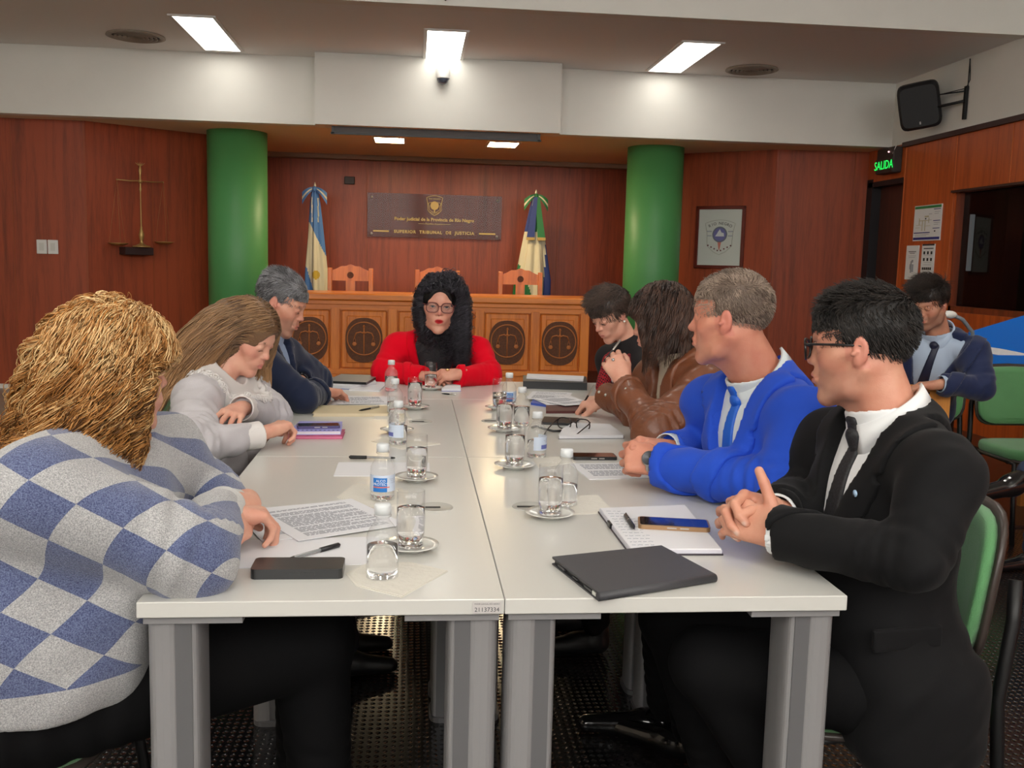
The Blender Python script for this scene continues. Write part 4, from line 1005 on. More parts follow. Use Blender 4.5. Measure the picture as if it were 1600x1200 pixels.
# ================================================================ RIGHT SIDE: box desk, laptop, trays, cable
t = thing('wooden_lectern_desk', 'small light wooden desk box under the laptop', 'desk', (2.02, 2.78, 0))
lw = wood('light_oak_box', (176, 108, 44), (212, 142, 66), rough=.4)
MB().box((-.24, -.19, .0), (.24, -.165, .80)).build('front_board', lw, t)
MB().box((.215, -.165, .0), (.24, -.04, .74)).build('side_board', lw, t); MB().box((-.24, -.165, .0), (-.215, -.04, .74)).build('side_board', lw, t)
MB().box((-.24, -.165, .74), (.24, .19, .765)).build('top', lw, t)
mb = MB(); mb.box((.10, -.193, .715), (.155, -.189, .735)); mb.build('name_tag', plain('sticker_paper', (196, 192, 190), .5), t)
mb = MB(); disc(mb, (.135, .765), .005, (0, -.1905, 0), (1, 0, 0), (0, 0, 1)); mb.build('lock', ink, t)
t = thing('laptop', 'open black laptop used by the man in the navy suit', 'laptop', (1.98, 2.72, .765), radians(120))
MB().box((-.15, -.11, 0), (.15, .11, .018), bev=.004).build('keyboard_base', plain('laptop_black', (26, 26, 30), .35), t)
mb = MB()
for i in range(5):
    for j in range(12): mb.box((-.132+.022*j, -.02+.02*i, .018), (-.114+.022*j, -.004+.02*i, .0195))
mb.build('keys', plain('keys_dark', (44, 44, 50), .5), t)
t = thing('side_desk', 'brown wooden desk at the right edge under the blue trays', 'desk', (3.35, 3.75, 0))
MB().box((-.62, -.32, .73), (1.0, .40, .765), bev=.004).build('desktop', wood('side_desk_wood', (140, 78, 42), (176, 104, 56), rough=.4, horiz=True), t)
MB().box((-.1, -.25, 0), (.85, -.22, .73)).build('front_board', lw, t); MB().box((-.60, -.3, 0), (-.56, .38, .73)).build('side_board', dark_trim, t)
blu_p = plain('blue_tray_plastic', (22, 116, 214), .35)
t = thing('blue_document_tray', 'bright blue box tray lying flat on the side desk', 'tray', (3.13, 3.62, .765))
mb = MB(); mb.box((-.24, -.16, 0), (.30, -.15, .10)); mb.box((-.24, .15, 0), (.30, .16, .10)); mb.box((-.24, -.15, 0), (-.23, .15, .10)); mb.box((.29, -.15, 0), (.30, .15, .10)); mb.build('walls', blu_p, t)
MB().box((-.23, -.15, 0), (.29, .15, .012)).build('bottom', blu_p, t)
mb = MB(); mb.prism([(-.10, -.14, .101), (.12, -.14, .101), (.0, -.02, .125)], (0, .12, .0)); tg = mb.build('white_papers', paper_m); tg.location = (3.13, 3.62, .765); tag(tg, 'white papers sticking out of the flat blue tray', 'paper')
t = thing('blue_box_file', 'bright blue box with a slanted lid standing behind the flat tray', 'box', (3.38, 3.86, .765))
mb = MB(); P = [(-.30, 0, 0), (.3, 0, 0), (.3, 0, .36), (.02, 0, .30), (-.30, 0, .20)]; mb.prism(P, (0, .012, 0)); mb.build('front_flap', blu_p, t)
mb = MB(); mb.prism([(-.30, .013, 0), (.3, .013, 0), (.3, .013, .06), (-.3, .013, .06)], (0, .2, 0)); mb.build('body', plain('blue_tray_plastic_b', (28, 124, 220), .35), t)
t = thing('desk_microphone', 'grey gooseneck lamp arm with white head behind the man in navy suit', 'lamp', (2.87, 3.52, .765))
MB().lathe([(.001, 0), (.05, 0), (.05, .015), (.012, .02)], n=24).build('base', plain('grey_plastic', (120, 128, 136), .4), t)
mb = MB(); mb.tube([(0, 0, .01), (.03, 0, .12), (.02, -.01, .22), (-.05, -.02, .29), (-.10, -.02, .31)], .011, 10); mb.build('gooseneck', plain('grey_plastic', (120, 128, 136), .4), t)
MB().sphere((-.13, -.02, .315), (.045, .03, .022), 16).build('head', wp, t)
t = thing('power_strip', 'beige power strip lying on the chair rail with a white plug', 'power strip', (2.42, 2.95, .0), radians(5))
# low shelf bar and cable between the chairs
MB().box((-.16, -.02, .425), (.16, .02, .455)).build('strip_body', plain('beige_strip', (186, 160, 128), .5), t)
MB().box((.13, -.03, .39), (.16, .02, .46)).build('plug', wp, t)
MB().box((-.13, -.012, 0), (-.10, .012, .425)).build('stand', blk, t); MB().box((.08, -.012, 0), (.11, .012, .425)).build('stand', blk, t)
mb = MB(); mb.tube([(2.46, 2.93, .43), (2.50, 2.90, .36), (2.52, 2.88, .24), (2.46, 2.84, .12), (2.36, 2.82, .03), (2.25, 2.84, .02)], .006)
tag(mb.build('white_cable', wp), 'white cable drooping from the power strip to the floor', 'cable')
# no lamp under the desks; the floor there reflects the rear ceiling lights
# ================================================================ SIGNED-DISTANCE SCULPTING (bodies, clothes)
def nrm(v): v = np.asarray(v, float); return v/(np.linalg.norm(v)+1e-12)
def P_ell(c, r, M=None):
    c = np.asarray(c, np.float32); r = np.asarray(r if not np.isscalar(r) else (r, r, r), np.float32)
    Mx = np.eye(3, dtype=np.float32) if M is None else np.asarray(M, np.float32)   # rows = local axes
    ext = np.sqrt(((Mx*r[:, None])**2).sum(0))
    def f(P):
        q = (P-c)@Mx.T; k0 = np.linalg.norm(q/r, axis=1); k1 = np.linalg.norm(q/(r*r), axis=1)
        return k0*(k0-1)/np.maximum(k1, 1e-6)
    return c-ext, c+ext, f
def P_rc(a, b, r1, r2, fold=None, flat=None):
    """tapered round limb; fold=(amp, wavelength, seed, where) adds cloth creases; flat=(axis, k) squashes it along an axis"""
    a = np.asarray(a, np.float32); b = np.asarray(b, np.float32); R = max(r1, r2)
    ab = b-a; L2 = max(float(ab@ab), 1e-9); L = L2**.5
    if fold: R += fold[0]*1.5
    def f(P):
        p = P-a
        if flat:
            ax = np.asarray(flat[0], np.float32); p = p+np.outer(p@ax, ax)*(1/flat[1]-1)
        t = np.clip(p@ab/L2, 0, 1)
        rad = r1+(r2-r1)*t
        if fold:
            am, wl, sd, wh = fold
            w = np.exp(-((t-wh)/.35)**2)
            ph = 3.0*np.sin(P@np.array([9.1, 7.3, -8.2], np.float32)+sd)+1.7*np.sin(P@np.array([-17, 21, 13.], np.float32)+2*sd)
            rad = rad+am*w*(np.abs(np.sin((t*L/wl)*pi+ph*.5))*2-1.1)
        d = np.linalg.norm(p-t[:, None]*ab, axis=1)-rad
        return d*(flat[1] if flat else 1)
    return np.minimum(a, b)-R, np.maximum(a, b)+R, f
def P_box(c, h, r, M=None):
    c = np.asarray(c, np.float32); h = np.asarray(h, np.float32)
    Mx = np.eye(3, dtype=np.float32) if M is None else np.asarray(M, np.float32)
    ext = np.abs(Mx*h[:, None]).sum(0)+r
    def f(P):
        q = np.abs((P-c)@Mx.T)-h+r
        return np.linalg.norm(np.maximum(q, 0), axis=1)+np.minimum(q.max(1), 0)-r
    return c-ext, c+ext, f
def P_cut(c, n, R, r=.0):
    """half ball in front of a plane; used to trim sleeves and hems"""
    c = np.asarray(c, np.float32); n = np.asarray(nrm(n), np.float32)
    return c-R, c+R, lambda P: np.maximum(-((P-c)@n), np.linalg.norm(P-c, axis=1)-R)
def P_fn(lo, hi, f): return np.asarray(lo, np.float32), np.asarray(hi, np.float32), f
class Field:
    def __init__(s, ops, h, pad=.02):
        adds = [o[1] for o in ops if o[0] == 'a']
        s.lo = np.min([p[0] for p in adds], 0)-pad; hi = np.max([p[1] for p in adds], 0)+pad
        s.h = h; s.n = np.ceil((hi-s.lo)/h).astype(int)+1; s.D = np.full(tuple(s.n), .05, np.float32)
        for o in ops: s.op(*o)
    def region(s, lo, hi, m):
        i0 = np.clip(np.floor((np.asarray(lo)-m-s.lo)/s.h).astype(int), 0, s.n-1); i1 = np.clip(np.ceil((np.asarray(hi)+m-s.lo)/s.h).astype(int)+1, 1, s.n)
        if np.any(i1 <= i0): return None, None, None
        ax = [(s.lo[k]+s.h*np.arange(i0[k], i1[k])).astype(np.float32) for k in range(3)]
        G = np.stack(np.meshgrid(*ax, indexing='ij'), -1)
        return (slice(i0[0], i1[0]), slice(i0[1], i1[1]), slice(i0[2], i1[2])), G.reshape(-1, 3), G.shape[:3]
    def op(s, kind, prim, k=0.0):
        sl, P, sh = s.region(prim[0], prim[1], max(k, 2*s.h)+.004)
        if sl is None: return
        d = prim[2](P).reshape(sh).astype(np.float32); a = s.D[sl]
        if kind == 'a':
            if k > 0:
                h_ = np.clip(.5+.5*(a-d)/k, 0, 1); s.D[sl] = a*(1-h_)+d*h_-k*h_*(1-h_)
            else: s.D[sl] = np.minimum(a, d)
        elif kind == 's':
            d = -d
            if k > 0:
                h_ = np.clip(.5-.5*(a-d)/k, 0, 1); s.D[sl] = a*(1-h_)+d*h_+k*h_*(1-h_)
            else: s.D[sl] = np.maximum(a, d)
    def points(s):
        ax = [(s.lo[k]+s.h*np.arange(s.n[k])).astype(np.float32) for k in range(3)]
        return np.stack(np.meshgrid(*ax, indexing='ij'), -1)
    def displace(s, fn, band=.03):
        m = np.abs(s.D) < band
        idx = np.nonzero(m); P = np.stack([s.lo[k]+s.h*idx[k] for k in range(3)], 1).astype(np.float32)
        s.D[idx] += fn(P).astype(np.float32)
    def mesh(s, smooth=1): return nets(s.D, s.lo, s.h, smooth)
def nets(D, lo, h, smooth=1):
    D = D.copy(); D[0] = D[-1] = .05; D[:, 0] = D[:, -1] = .05; D[:, :, 0] = D[:, :, -1] = .05
    S = D < 0
    cnt = np.zeros(tuple(np.array(D.shape)-1), np.int8)
    for dx in (0, 1):
        for dy in (0, 1):
            for dz in (0, 1): cnt += S[dx:D.shape[0]-1+dx, dy:D.shape[1]-1+dy, dz:D.shape[2]-1+dz]
    mixed = (cnt > 0) & (cnt < 8); idx = -np.ones(mixed.shape, np.int32); nv = int(mixed.sum()); idx[mixed] = np.arange(nv)
    C = np.argwhere(mixed); acc = np.zeros((nv, 3)); num = np.zeros(nv)
    cor = [(x, y, z) for x in (0, 1) for y in (0, 1) for z in (0, 1)]
    for a in cor:
        for ax in range(3):
            if a[ax] == 1: continue
            b = list(a); b[ax] = 1
            d0 = D[C[:, 0]+a[0], C[:, 1]+a[1], C[:, 2]+a[2]]; d1 = D[C[:, 0]+b[0], C[:, 1]+b[1], C[:, 2]+b[2]]
            m = (d0 < 0) != (d1 < 0); t = np.where(m, d0/np.where(m, d0-d1, 1), 0)
            p = np.tile(np.array(a, float), (nv, 1)); p[:, ax] += t
            acc += p*m[:, None]; num += m
    V = np.asarray(lo)+h*(C+acc/num[:, None])
    F = []
    for ax in range(3):
        o = [0, 1, 2]; o.remove(ax); u, w = o
        sl0 = [slice(None)]*3; sl1 = [slice(None)]*3; sl0[ax] = slice(0, -1); sl1[ax] = slice(1, None)
        s0 = S[tuple(sl0)]; s1 = S[tuple(sl1)]; e = np.argwhere(s0 != s1)
        e = e[(e[:, u] > 0) & (e[:, w] > 0) & (e[:, u] < D.shape[u]-1) & (e[:, w] < D.shape[w]-1)]
        def cell(du, dw):
            q = e.copy(); q[:, u] -= du; q[:, w] -= dw; return idx[q[:, 0], q[:, 1], q[:, 2]]
        q = np.stack([cell(1, 1), cell(0, 1), cell(0, 0), cell(1, 0)], 1)
        ins = s0[e[:, 0], e[:, 1], e[:, 2]]
        flip = ins if ax != 1 else ~ins
        q = np.where(flip[:, None], q, q[:, ::-1]); F.append(q)
    F = np.concatenate(F); F = F[(F >= 0).all(1)]
    for _ in range(smooth):
        A = np.zeros_like(V); n = np.zeros(len(V))
        for i in range(4):
            j = (i+1) % 4
            np.add.at(A, F[:, i], V[F[:, j]]); np.add.at(n, F[:, i], 1); np.add.at(A, F[:, j], V[F[:, i]]); np.add.at(n, F[:, j], 1)
        V = V*.5+.5*A/np.maximum(n, 1)[:, None]
    return V, F
def join(parts):
    """parts: list of (V, F quads, tint or None)"""
    V = []; F = []; T = []; n = 0
    for p in parts:
        v, f = p[0], p[1]; t = p[2] if len(p) > 2 and p[2] is not None else np.zeros((len(v), 3))
        V.append(v); F.append(f+n); T.append(t); n += len(v)
    return np.concatenate(V), np.concatenate(F), np.concatenate(T)
def uvs(c, r, n=20, M=None):
    V = []; h = n//2; r = (r, r, r) if np.isscalar(r) else r
    for i in range(h+1):
        t = pi*i/h
        for k in range(n): V.append([r[0]*sin(t)*cos(2*pi*k/n), r[1]*cos(t), r[2]*sin(t)*sin(2*pi*k/n)])
    F = [(i*n+k, i*n+(k+1) % n, (i+1)*n+(k+1) % n, (i+1)*n+k) for i in range(h) for k in range(n)]
    V = np.array(V); L = V/np.array(r)
    if M is not None: V = V@M
    return V+np.asarray(c), np.array(F), L
def tubes(paths, rad, sides=3):
    """paths (N,K,3), rad (N,K) -> quads"""
    N_, K, _ = paths.shape
    T = np.gradient(paths, axis=1); T /= np.linalg.norm(T, axis=2, keepdims=True)+1e-9
    ref = np.zeros_like(T); ref[..., 0] = .37; ref[..., 1] = .61; ref[..., 2] = .70
    U = np.cross(T, ref); U /= np.linalg.norm(U, axis=2, keepdims=True)+1e-9; Wv = np.cross(T, U)
    rings = []
    for s in range(sides):
        a = 2*pi*s/sides; rings.append(paths+rad[..., None]*(cos(a)*U+sin(a)*Wv))
    V = np.stack(rings, 2).reshape(-1, 3)
    base = (np.arange(N_)[:, None, None]*K+np.arange(K-1)[None, :, None])*sides+np.arange(sides)[None, None, :]
    s2 = (np.arange(sides)+1) % sides
    b2 = (np.arange(N_)[:, None, None]*K+np.arange(K-1)[None, :, None])*sides+s2[None, None, :]
    F = np.stack([base, b2, b2+sides, base+sides], -1).reshape(-1, 4)
    return V, F
def vnormals(V, F):
    n = np.cross(V[F[:, 2]]-V[F[:, 0]], V[F[:, 3]]-V[F[:, 1]]); A = np.zeros_like(V)
    for i in range(4): np.add.at(A, F[:, i], n)
    return A/(np.linalg.norm(A, axis=1, keepdims=True)+1e-12)
def smoothstep(a, b, x): t = np.clip((x-a)/(b-a), 0, 1); return t*t*(3-2*t)

# ---------------------------------------------------------------- head
class Head:
    def __init__(s, c, fwd, up=(0, 0, 1), size=1.0):
        s.c = np.array(c, float); s.s = size
        F_ = nrm(fwd); Rr = nrm(np.cross(F_, up)); U_ = np.cross(Rr, F_)
        s.M = np.array([Rr, F_, U_])
    def w(s, x, y, z): return s.c+s.s*(np.array([x, y, z], float)@s.M)
    def d(s, x, y, z): return np.array([x, y, z], float)@s.M
    def loc(s, P): return (P-s.c)@s.M.T/s.s
def head_ops(H, neck, fem=False, wide=1.0, nose=1.0, jaw=1.0, eyes='open', mouth='closed', necr=.056):
    k = H.s; M = H.M; E = lambda x, y, z, a, b, c_, kk=.01, op='a': (op, P_ell(H.w(x, y, z), (a*k, b*k, c_*k), M), kk*k)
    Cc = lambda a, b, r1, r2, kk=.01, op='a': (op, P_rc(H.w(*a), H.w(*b), r1*k, r2*k), kk*k)
    fw = wide*(.95 if fem else 1.0); jw = jaw*(.86 if fem else 1.0)
    o = [E(0, -.018, .045, .073*fw, .092, .082, 0), E(0, .022, .035, .066*fw, .066, .072, .02),
         E(0, .028, -.028, .058*fw, .058, .082, .03), E(0, .045, -.055, .045*fw, .045, .052, .02)]
    for s in (-1, 1):
        o += [Cc((s*.060*fw, -.012, -.042), (s*.047*jw, .018, -.082), .014, .013, .03), Cc((s*.047*jw, .018, -.082), (s*.012, .070, -.104), .014, .013, .025),
              E(s*.040*fw, .052, -.022, .022, .022, .020, .025), Cc((s*.056*fw, .035, -.008), (s*.066*fw, -.005, -.004), .009, .008, .025),
              Cc((s*.012, .081, .026), (s*.045, .070, .026), .009 if fem else .012, .007, .016)]
    o += [E(0, .072, -.104, .019 if not fem else .015, .015, .015, .02)]
    for s in (-1, 1): o += [E(s*.032, .092, .006, .018, .016, .012, .014, 's')]
    o += [Cc((0, .080, .022), (0, .100*nose-.002, -.018), .0065, .0085, .012), E(0, .099*nose, -.024, .0105, .012, .0095, .008)]
    for s in (-1, 1): o += [E(s*.0115, .090, -.027, .0075, .010, .0068, .006)]
    for s in (-1, 1): o += [E(s*.0065, .0965, -.0345, .0032, .005, .003, .002, 's')]
    o += [E(0, .080, -.058, .030, .018, .020, .016)]
    op = .004 if mouth == 'open' else 0
    o += [Cc((-.017, .090, -.0565-op*.2), (0, .0975, -.054), .0036, .0052, .005), Cc((.017, .090, -.0565-op*.2), (0, .0975, -.054), .0036, .0052, .005)]
    o += [Cc((-.015, .089, -.0645-op), (0, .096, -.067-op), .0036, .0062, .005), Cc((.015, .089, -.0645-op), (0, .096, -.067-op), .0036, .0062, .005)]
    o += [E(0, .100, -.0605-op*.4, .021 if not op else .013, .012, .0012+op, .002, 's')]
    for s in (-1, 1): o += [E(s*.029, .086, -.047, .004, .006, .018, .012, 's')] if not fem else []
    for s in (-1, 1):        # lids
        o += [E(s*.032, .0735, .006, .0160, .0155, .0145, .004)]
        if eyes == 'open': o += [E(s*.032, .0885, .0052, .0135, .010, .0056, .0015, 's')]
        elif eyes == 'down': o += [E(s*.032, .0885, .0005, .0125, .010, .0020, .0015, 's')]
    for s in (-1, 1):        # ears
        er = H.M.T@rot('z', s*radians(-22)).T if False else None
        o += [E(s*.0765*fw, -.012, .000, .0060, .0160, .029, .004), E(s*.074*fw, -.004, -.024, .006, .009, .012, .006)]
        o += [E(s*.0850*fw, -.009, .002, .0060, .0105, .020, .003, 's'), Cc((s*.080*fw, -.004, -.004), (s*.081*fw, .004, -.008), .004, .005, .003)]
    nb = np.asarray(neck, float)
    o += [('a', P_rc(H.w(0, -.022, -.045), nb, necr*k*.98, necr*1.08*k), .03*k)]
    if not fem: o += [('a', P_rc(H.w(0, .022, -.11), nb+nrm(H.w(0, .03, -.1)-H.w(0, 0, -.1))*.035, .016*k, .02*k), .03*k)]
    return o
def head_mesh(H, neck, h=.0024, lips=.6, stub=0.0, eyecol=.0, gaze=(0, 1, 0), **kw):
    f = Field(head_ops(H, neck, **kw), h); V, F = f.mesh(1); L = H.loc(V)
    x, y, z = L[:, 0], L[:, 1], L[:, 2]; T = np.zeros((len(V), 3))
    e = np.sqrt((x/.0225)**2+((z+.0605)/.0118)**2); T[:, 0] = lips*(1-smoothstep(.70, 1.05, e))*(y > .078)
    T[:, 0] = np.maximum(T[:, 0], .28*np.exp(-(((np.abs(x)-.043)/.018)**2+((z+.022)/.018)**2))*(y > .02))
    T[:, 0] = np.maximum(T[:, 0], .35*np.exp(-((x/.012)**2+((z+.024)/.012)**2))*(y > .09))
    T[:, 0] = np.maximum(T[:, 0], .30*(np.abs(x) > .070)*(np.abs(z) < .04)*(np.abs(y+.01) < .03))
    if stub:
        b = smoothstep(-.028, -.055, z)*smoothstep(-.03, .02, y)*(1-smoothstep(.9, 1.2, np.sqrt((x/.026)**2+((z+.0605)/.013)**2))*0)
        b *= smoothstep(.95, 1.3, e); T[:, 1] = stub*b*smoothstep(-.155, -.12, z)
    parts = [(V, F, T)]
    g = nrm(gaze)
    for s in (-1, 1):
        c = H.w(s*.032, .0715, .0055); v, f2, l = uvs(c, .0135*H.s, 28, None)
        gd = g@H.M; dirs = (v-c)/(.0135*H.s); a = dirs@g
        t = np.zeros((len(v), 3)); t[:, 2] = 1-smoothstep(.86, .885, a); t[:, 1] = smoothstep(.86, .885, a)
        parts.append((v, f2, t))
    return parts
# ---------------------------------------------------------------- hands
def hand_ops(wr, fdir, back, right=True, curl=(.5, .5, .5, .5), size=1.0, thumb=(.5, .3), spread=.06, farm=None, tcurl=.4):
    """wr wrist, fdir towards the fingers, back = dorsal normal; curl per finger (0 straight .. 1 fist)"""
    X = nrm(fdir); Z = nrm(np.asarray(back)-X*np.dot(back, X)); Y = np.cross(Z, X)*(1 if right else -1)
    k = size; wr = np.asarray(wr, float); W_ = lambda x, y, z: wr+k*(x*X+y*Y+z*Z)
    o = [('a', P_rc(W_(-.03, 0, 0), W_(.012, 0, 0), .023*k, .022*k, flat=(Z, .75)), 0)]
    ys = (.031, .0105, -.010, -.029); xs = (.086, .090, .085, .077)
    for y, x in zip(ys, xs): o.append(('a', P_rc(W_(.012, y*.45, 0), W_(x, y, 0), .0145*k, .0110*k), .014*k))
    o.append(('a', P_rc(W_(.02, .014, -.008), W_(.055, .030, -.010), .017*k, .013*k), .014*k))
    o.append(('a', P_rc(W_(.02, -.012, -.008), W_(.06, -.022, -.009), .014*k, .011*k), .012*k))
    nails = []
    lens = ((.041, .025, .020), (.046, .029, .021), (.043, .027, .021), (.034, .020, .018))
    for i in range(4):
        p = np.array([xs[i], ys[i], .0]); az = (1.5-i)*spread; c = curl[i]; ang = 0
        st = (c*1.35, c*1.55, c*1.0); r0 = (.0098, .0100, .0095, .0084)[i]
        for j in range(3):
            ang += st[j]; dv = np.array([cos(ang)*cos(az), cos(ang)*sin(az), -sin(ang)])
            q = p+dv*lens[i][j]; o.append(('a', P_rc(W_(*p), W_(*q), r0*k*(1-.09*j), r0*k*(.93-.09*j)), (.006 if j == 0 else .003)*k)); p2 = p; p = q
        nz = np.array([sin(ang)*cos(az), 0, cos(ang)]); nails.append(W_(*(q+nz*r0*.55-dv*.003)))
    t0 = np.array([.022, .024, -.008]); a1, a2 = thumb
    d1 = np.array([cos(a1), sin(a1), -a2]); d1 /= np.linalg.norm(d1); t1 = t0+d1*.042
    d2 = nrm(d1+np.array([.35*tcurl, -.6*tcurl, -.25*tcurl])); t2 = t1+d2*.033; d3 = nrm(d2+np.array([.2*tcurl, -.6*tcurl, -.15*tcurl])); t3 = t2+d3*.025
    for p, q, ra, rb, kk in ((t0, t1, .0165, .0118, .014), (t1, t2, .0116, .0102, .004), (t2, t3, .0104, .0088, .003)): o.append(('a', P_rc(W_(*p), W_(*q), ra*k, rb*k), kk*k))
    if farm is not None: o.append(('a', P_rc(W_(-.01, 0, 0), farm, .023*k, .034*k), .015*k))
    return o, nails
def hand_mesh(*a, h=.0026, **kw):
    o, nails = hand_ops(*a, **kw); V, F = Field(o, h, .012).mesh(1); T = np.zeros((len(V), 3))
    for n in nails: T[:, 2] = np.maximum(T[:, 2], .45*np.exp(-(np.linalg.norm(V-n, axis=1)/.0055)**4))
    return V, F, T

# ---------------------------------------------------------------- torso and clothes
class Torso:
    def __init__(s, pel, neck, shR, shL, tw=None):
        s.pel, s.neck, s.shR, s.shL = [np.array(v, float) for v in (pel, neck, shR, shL)]
        s.U = nrm(s.neck-s.pel); r = s.shR-s.shL; s.R = nrm(r-s.U*np.dot(r, s.U)); s.F = np.cross(s.U, s.R); s.w = np.linalg.norm(s.shR-s.shL)
        s.M = np.array([s.R, s.F, s.U]); s.mid = (s.shR+s.shL)/2
    def p(s, x, y, z): return s.neck+x*s.R+y*s.F+z*s.U       # from the neck base: right, forward, up
    def loc(s, P): return (P-s.neck)@s.M.T
def torso_ops(T, inf=0.0, girth=1.0, bust=0.0, belly=0.0, hem=0.0, shr=.052):
    L = np.linalg.norm(T.neck-T.pel); hw = T.w/2; e = lambda c, r, k: ('a', P_ell(c, tuple(x+inf for x in r), T.M), k)
    mx = float(np.dot(T.mid-T.neck, T.R)); my = float(np.dot(T.mid-T.neck, T.F)); mz = float(np.dot(T.mid-T.neck, T.U))
    o = [e(T.p(mx, my*.7+.005, mz-.12), ((hw*.80)*girth, .105*girth, .16), 0), e(T.p(mx*.5, .02+my*.3, -L*.62), (.150*girth, .108*girth, .18), .06), e(T.p(0, .0, -L*.97), (.165*girth, .125*girth, .12+hem), .05)]
    o += [e(T.p(mx, my-.02, mz-.05), (hw*.70, .075, .11), .05)]
    for sh in (T.shR, T.shL): o.append(('a', P_rc(sh, T.p(0, -.005, -.035), shr+inf, .048+inf), .05)); o.append(('a', P_rc(sh+(T.mid-sh)*.12, T.p(0, -.015, .012), .034+inf, .036+inf), .05))
    if bust:
        for s in (-1, 1): o.append(e(T.p(mx+s*.075, my*.7+.095, mz-.17), (.062, .05+bust, .06), .04))
    if belly: o.append(e(T.p(0, .06, -L*.72), (.13*girth, .085+belly, .14), .06))
    return o
def sleeve_ops(sh, el, wr, r=(.058, .050, .046, .036), inf=0.0, fold=.006, seed=0, k=.035, cut=True, drop=0.0):
    sh, el, wr = [np.array(v, float) for v in (sh, el, wr)]
    fo = (fold, .035, seed, 1.0) if fold else None; fo2 = (fold, .030, seed+2, .0) if fold else None
    lo, hi, f0 = P_rc(el, wr, r[2]+inf, r[3]+inf, fo2); n = nrm(wr-el).astype(np.float32); w32 = wr.astype(np.float32)
    def hl(P):
        q = P-w32; ax = q@n; return np.maximum(np.linalg.norm(q-np.outer(ax, n), axis=1)-(r[3]+inf-.010), -(ax+.012))
    fa = (lambda P: np.maximum.reduce([f0(P), (P-w32)@n, -hl(P)])) if cut else f0
    return [('a', P_rc(sh, el, r[0]+inf, r[1]+inf, fo), k), ('a', (lo, hi, fa), .022)]
def vee_cut(T, z0, slope, ymin=.02, top=.12, x0=0.0):
    """wedge that opens a jacket front down to z0 (negative, below the neck)"""
    lo = T.neck-.45; hi = T.neck+.35
    def f(P):
        l = (P-T.neck.astype(np.float32))@T.M.T.astype(np.float32)
        return np.maximum.reduce([(np.abs(l[:, 0]-x0)-np.maximum(l[:, 2]-z0, -.02)*slope)*.9, ymin-l[:, 1], l[:, 2]-top])
    return P_fn(lo, hi, f)
def shell_part(field, off, mask, band=.04, smooth=1):
    """a raised piece of cloth following a garment: offset surface limited by a mask distance"""
    P = field.points().reshape(-1, 3); m = (np.abs(field.D.ravel()) < band)
    D = np.full(P.shape[0], .05, np.float32); d = field.D.ravel()[m]
    D[m] = np.maximum.reduce([d-off, -(d+.006), mask(P[m])])
    return nets(D.reshape(field.D.shape), field.lo, field.h, smooth)
def cloth_noise(am, fr, seed=0.0):
    def f(P):
        a = P@np.array([fr, fr*.4, -fr*.5], np.float32)+seed; b = P@np.array([-fr*.3, fr*.8, fr*.7], np.float32)+2*seed
        return am*(np.sin(a+1.8*np.sin(b))*.6+.4*np.sin(2.1*b+1.5*np.sin(a*1.3)))
    return f
def body_core(T, arms, k=.8):
    """slim inner body under the clothes so the figure is one continuous surface"""
    o = torso_ops(T, inf=-.022)
    for sh, el, wr in arms:
        o += [('a', P_rc(sh, el, .036, .032), .03), ('a', P_rc(el, wr, .032, .022), .012)]
    V, F = Field(o, .012, .02).mesh(1); return V, F, None
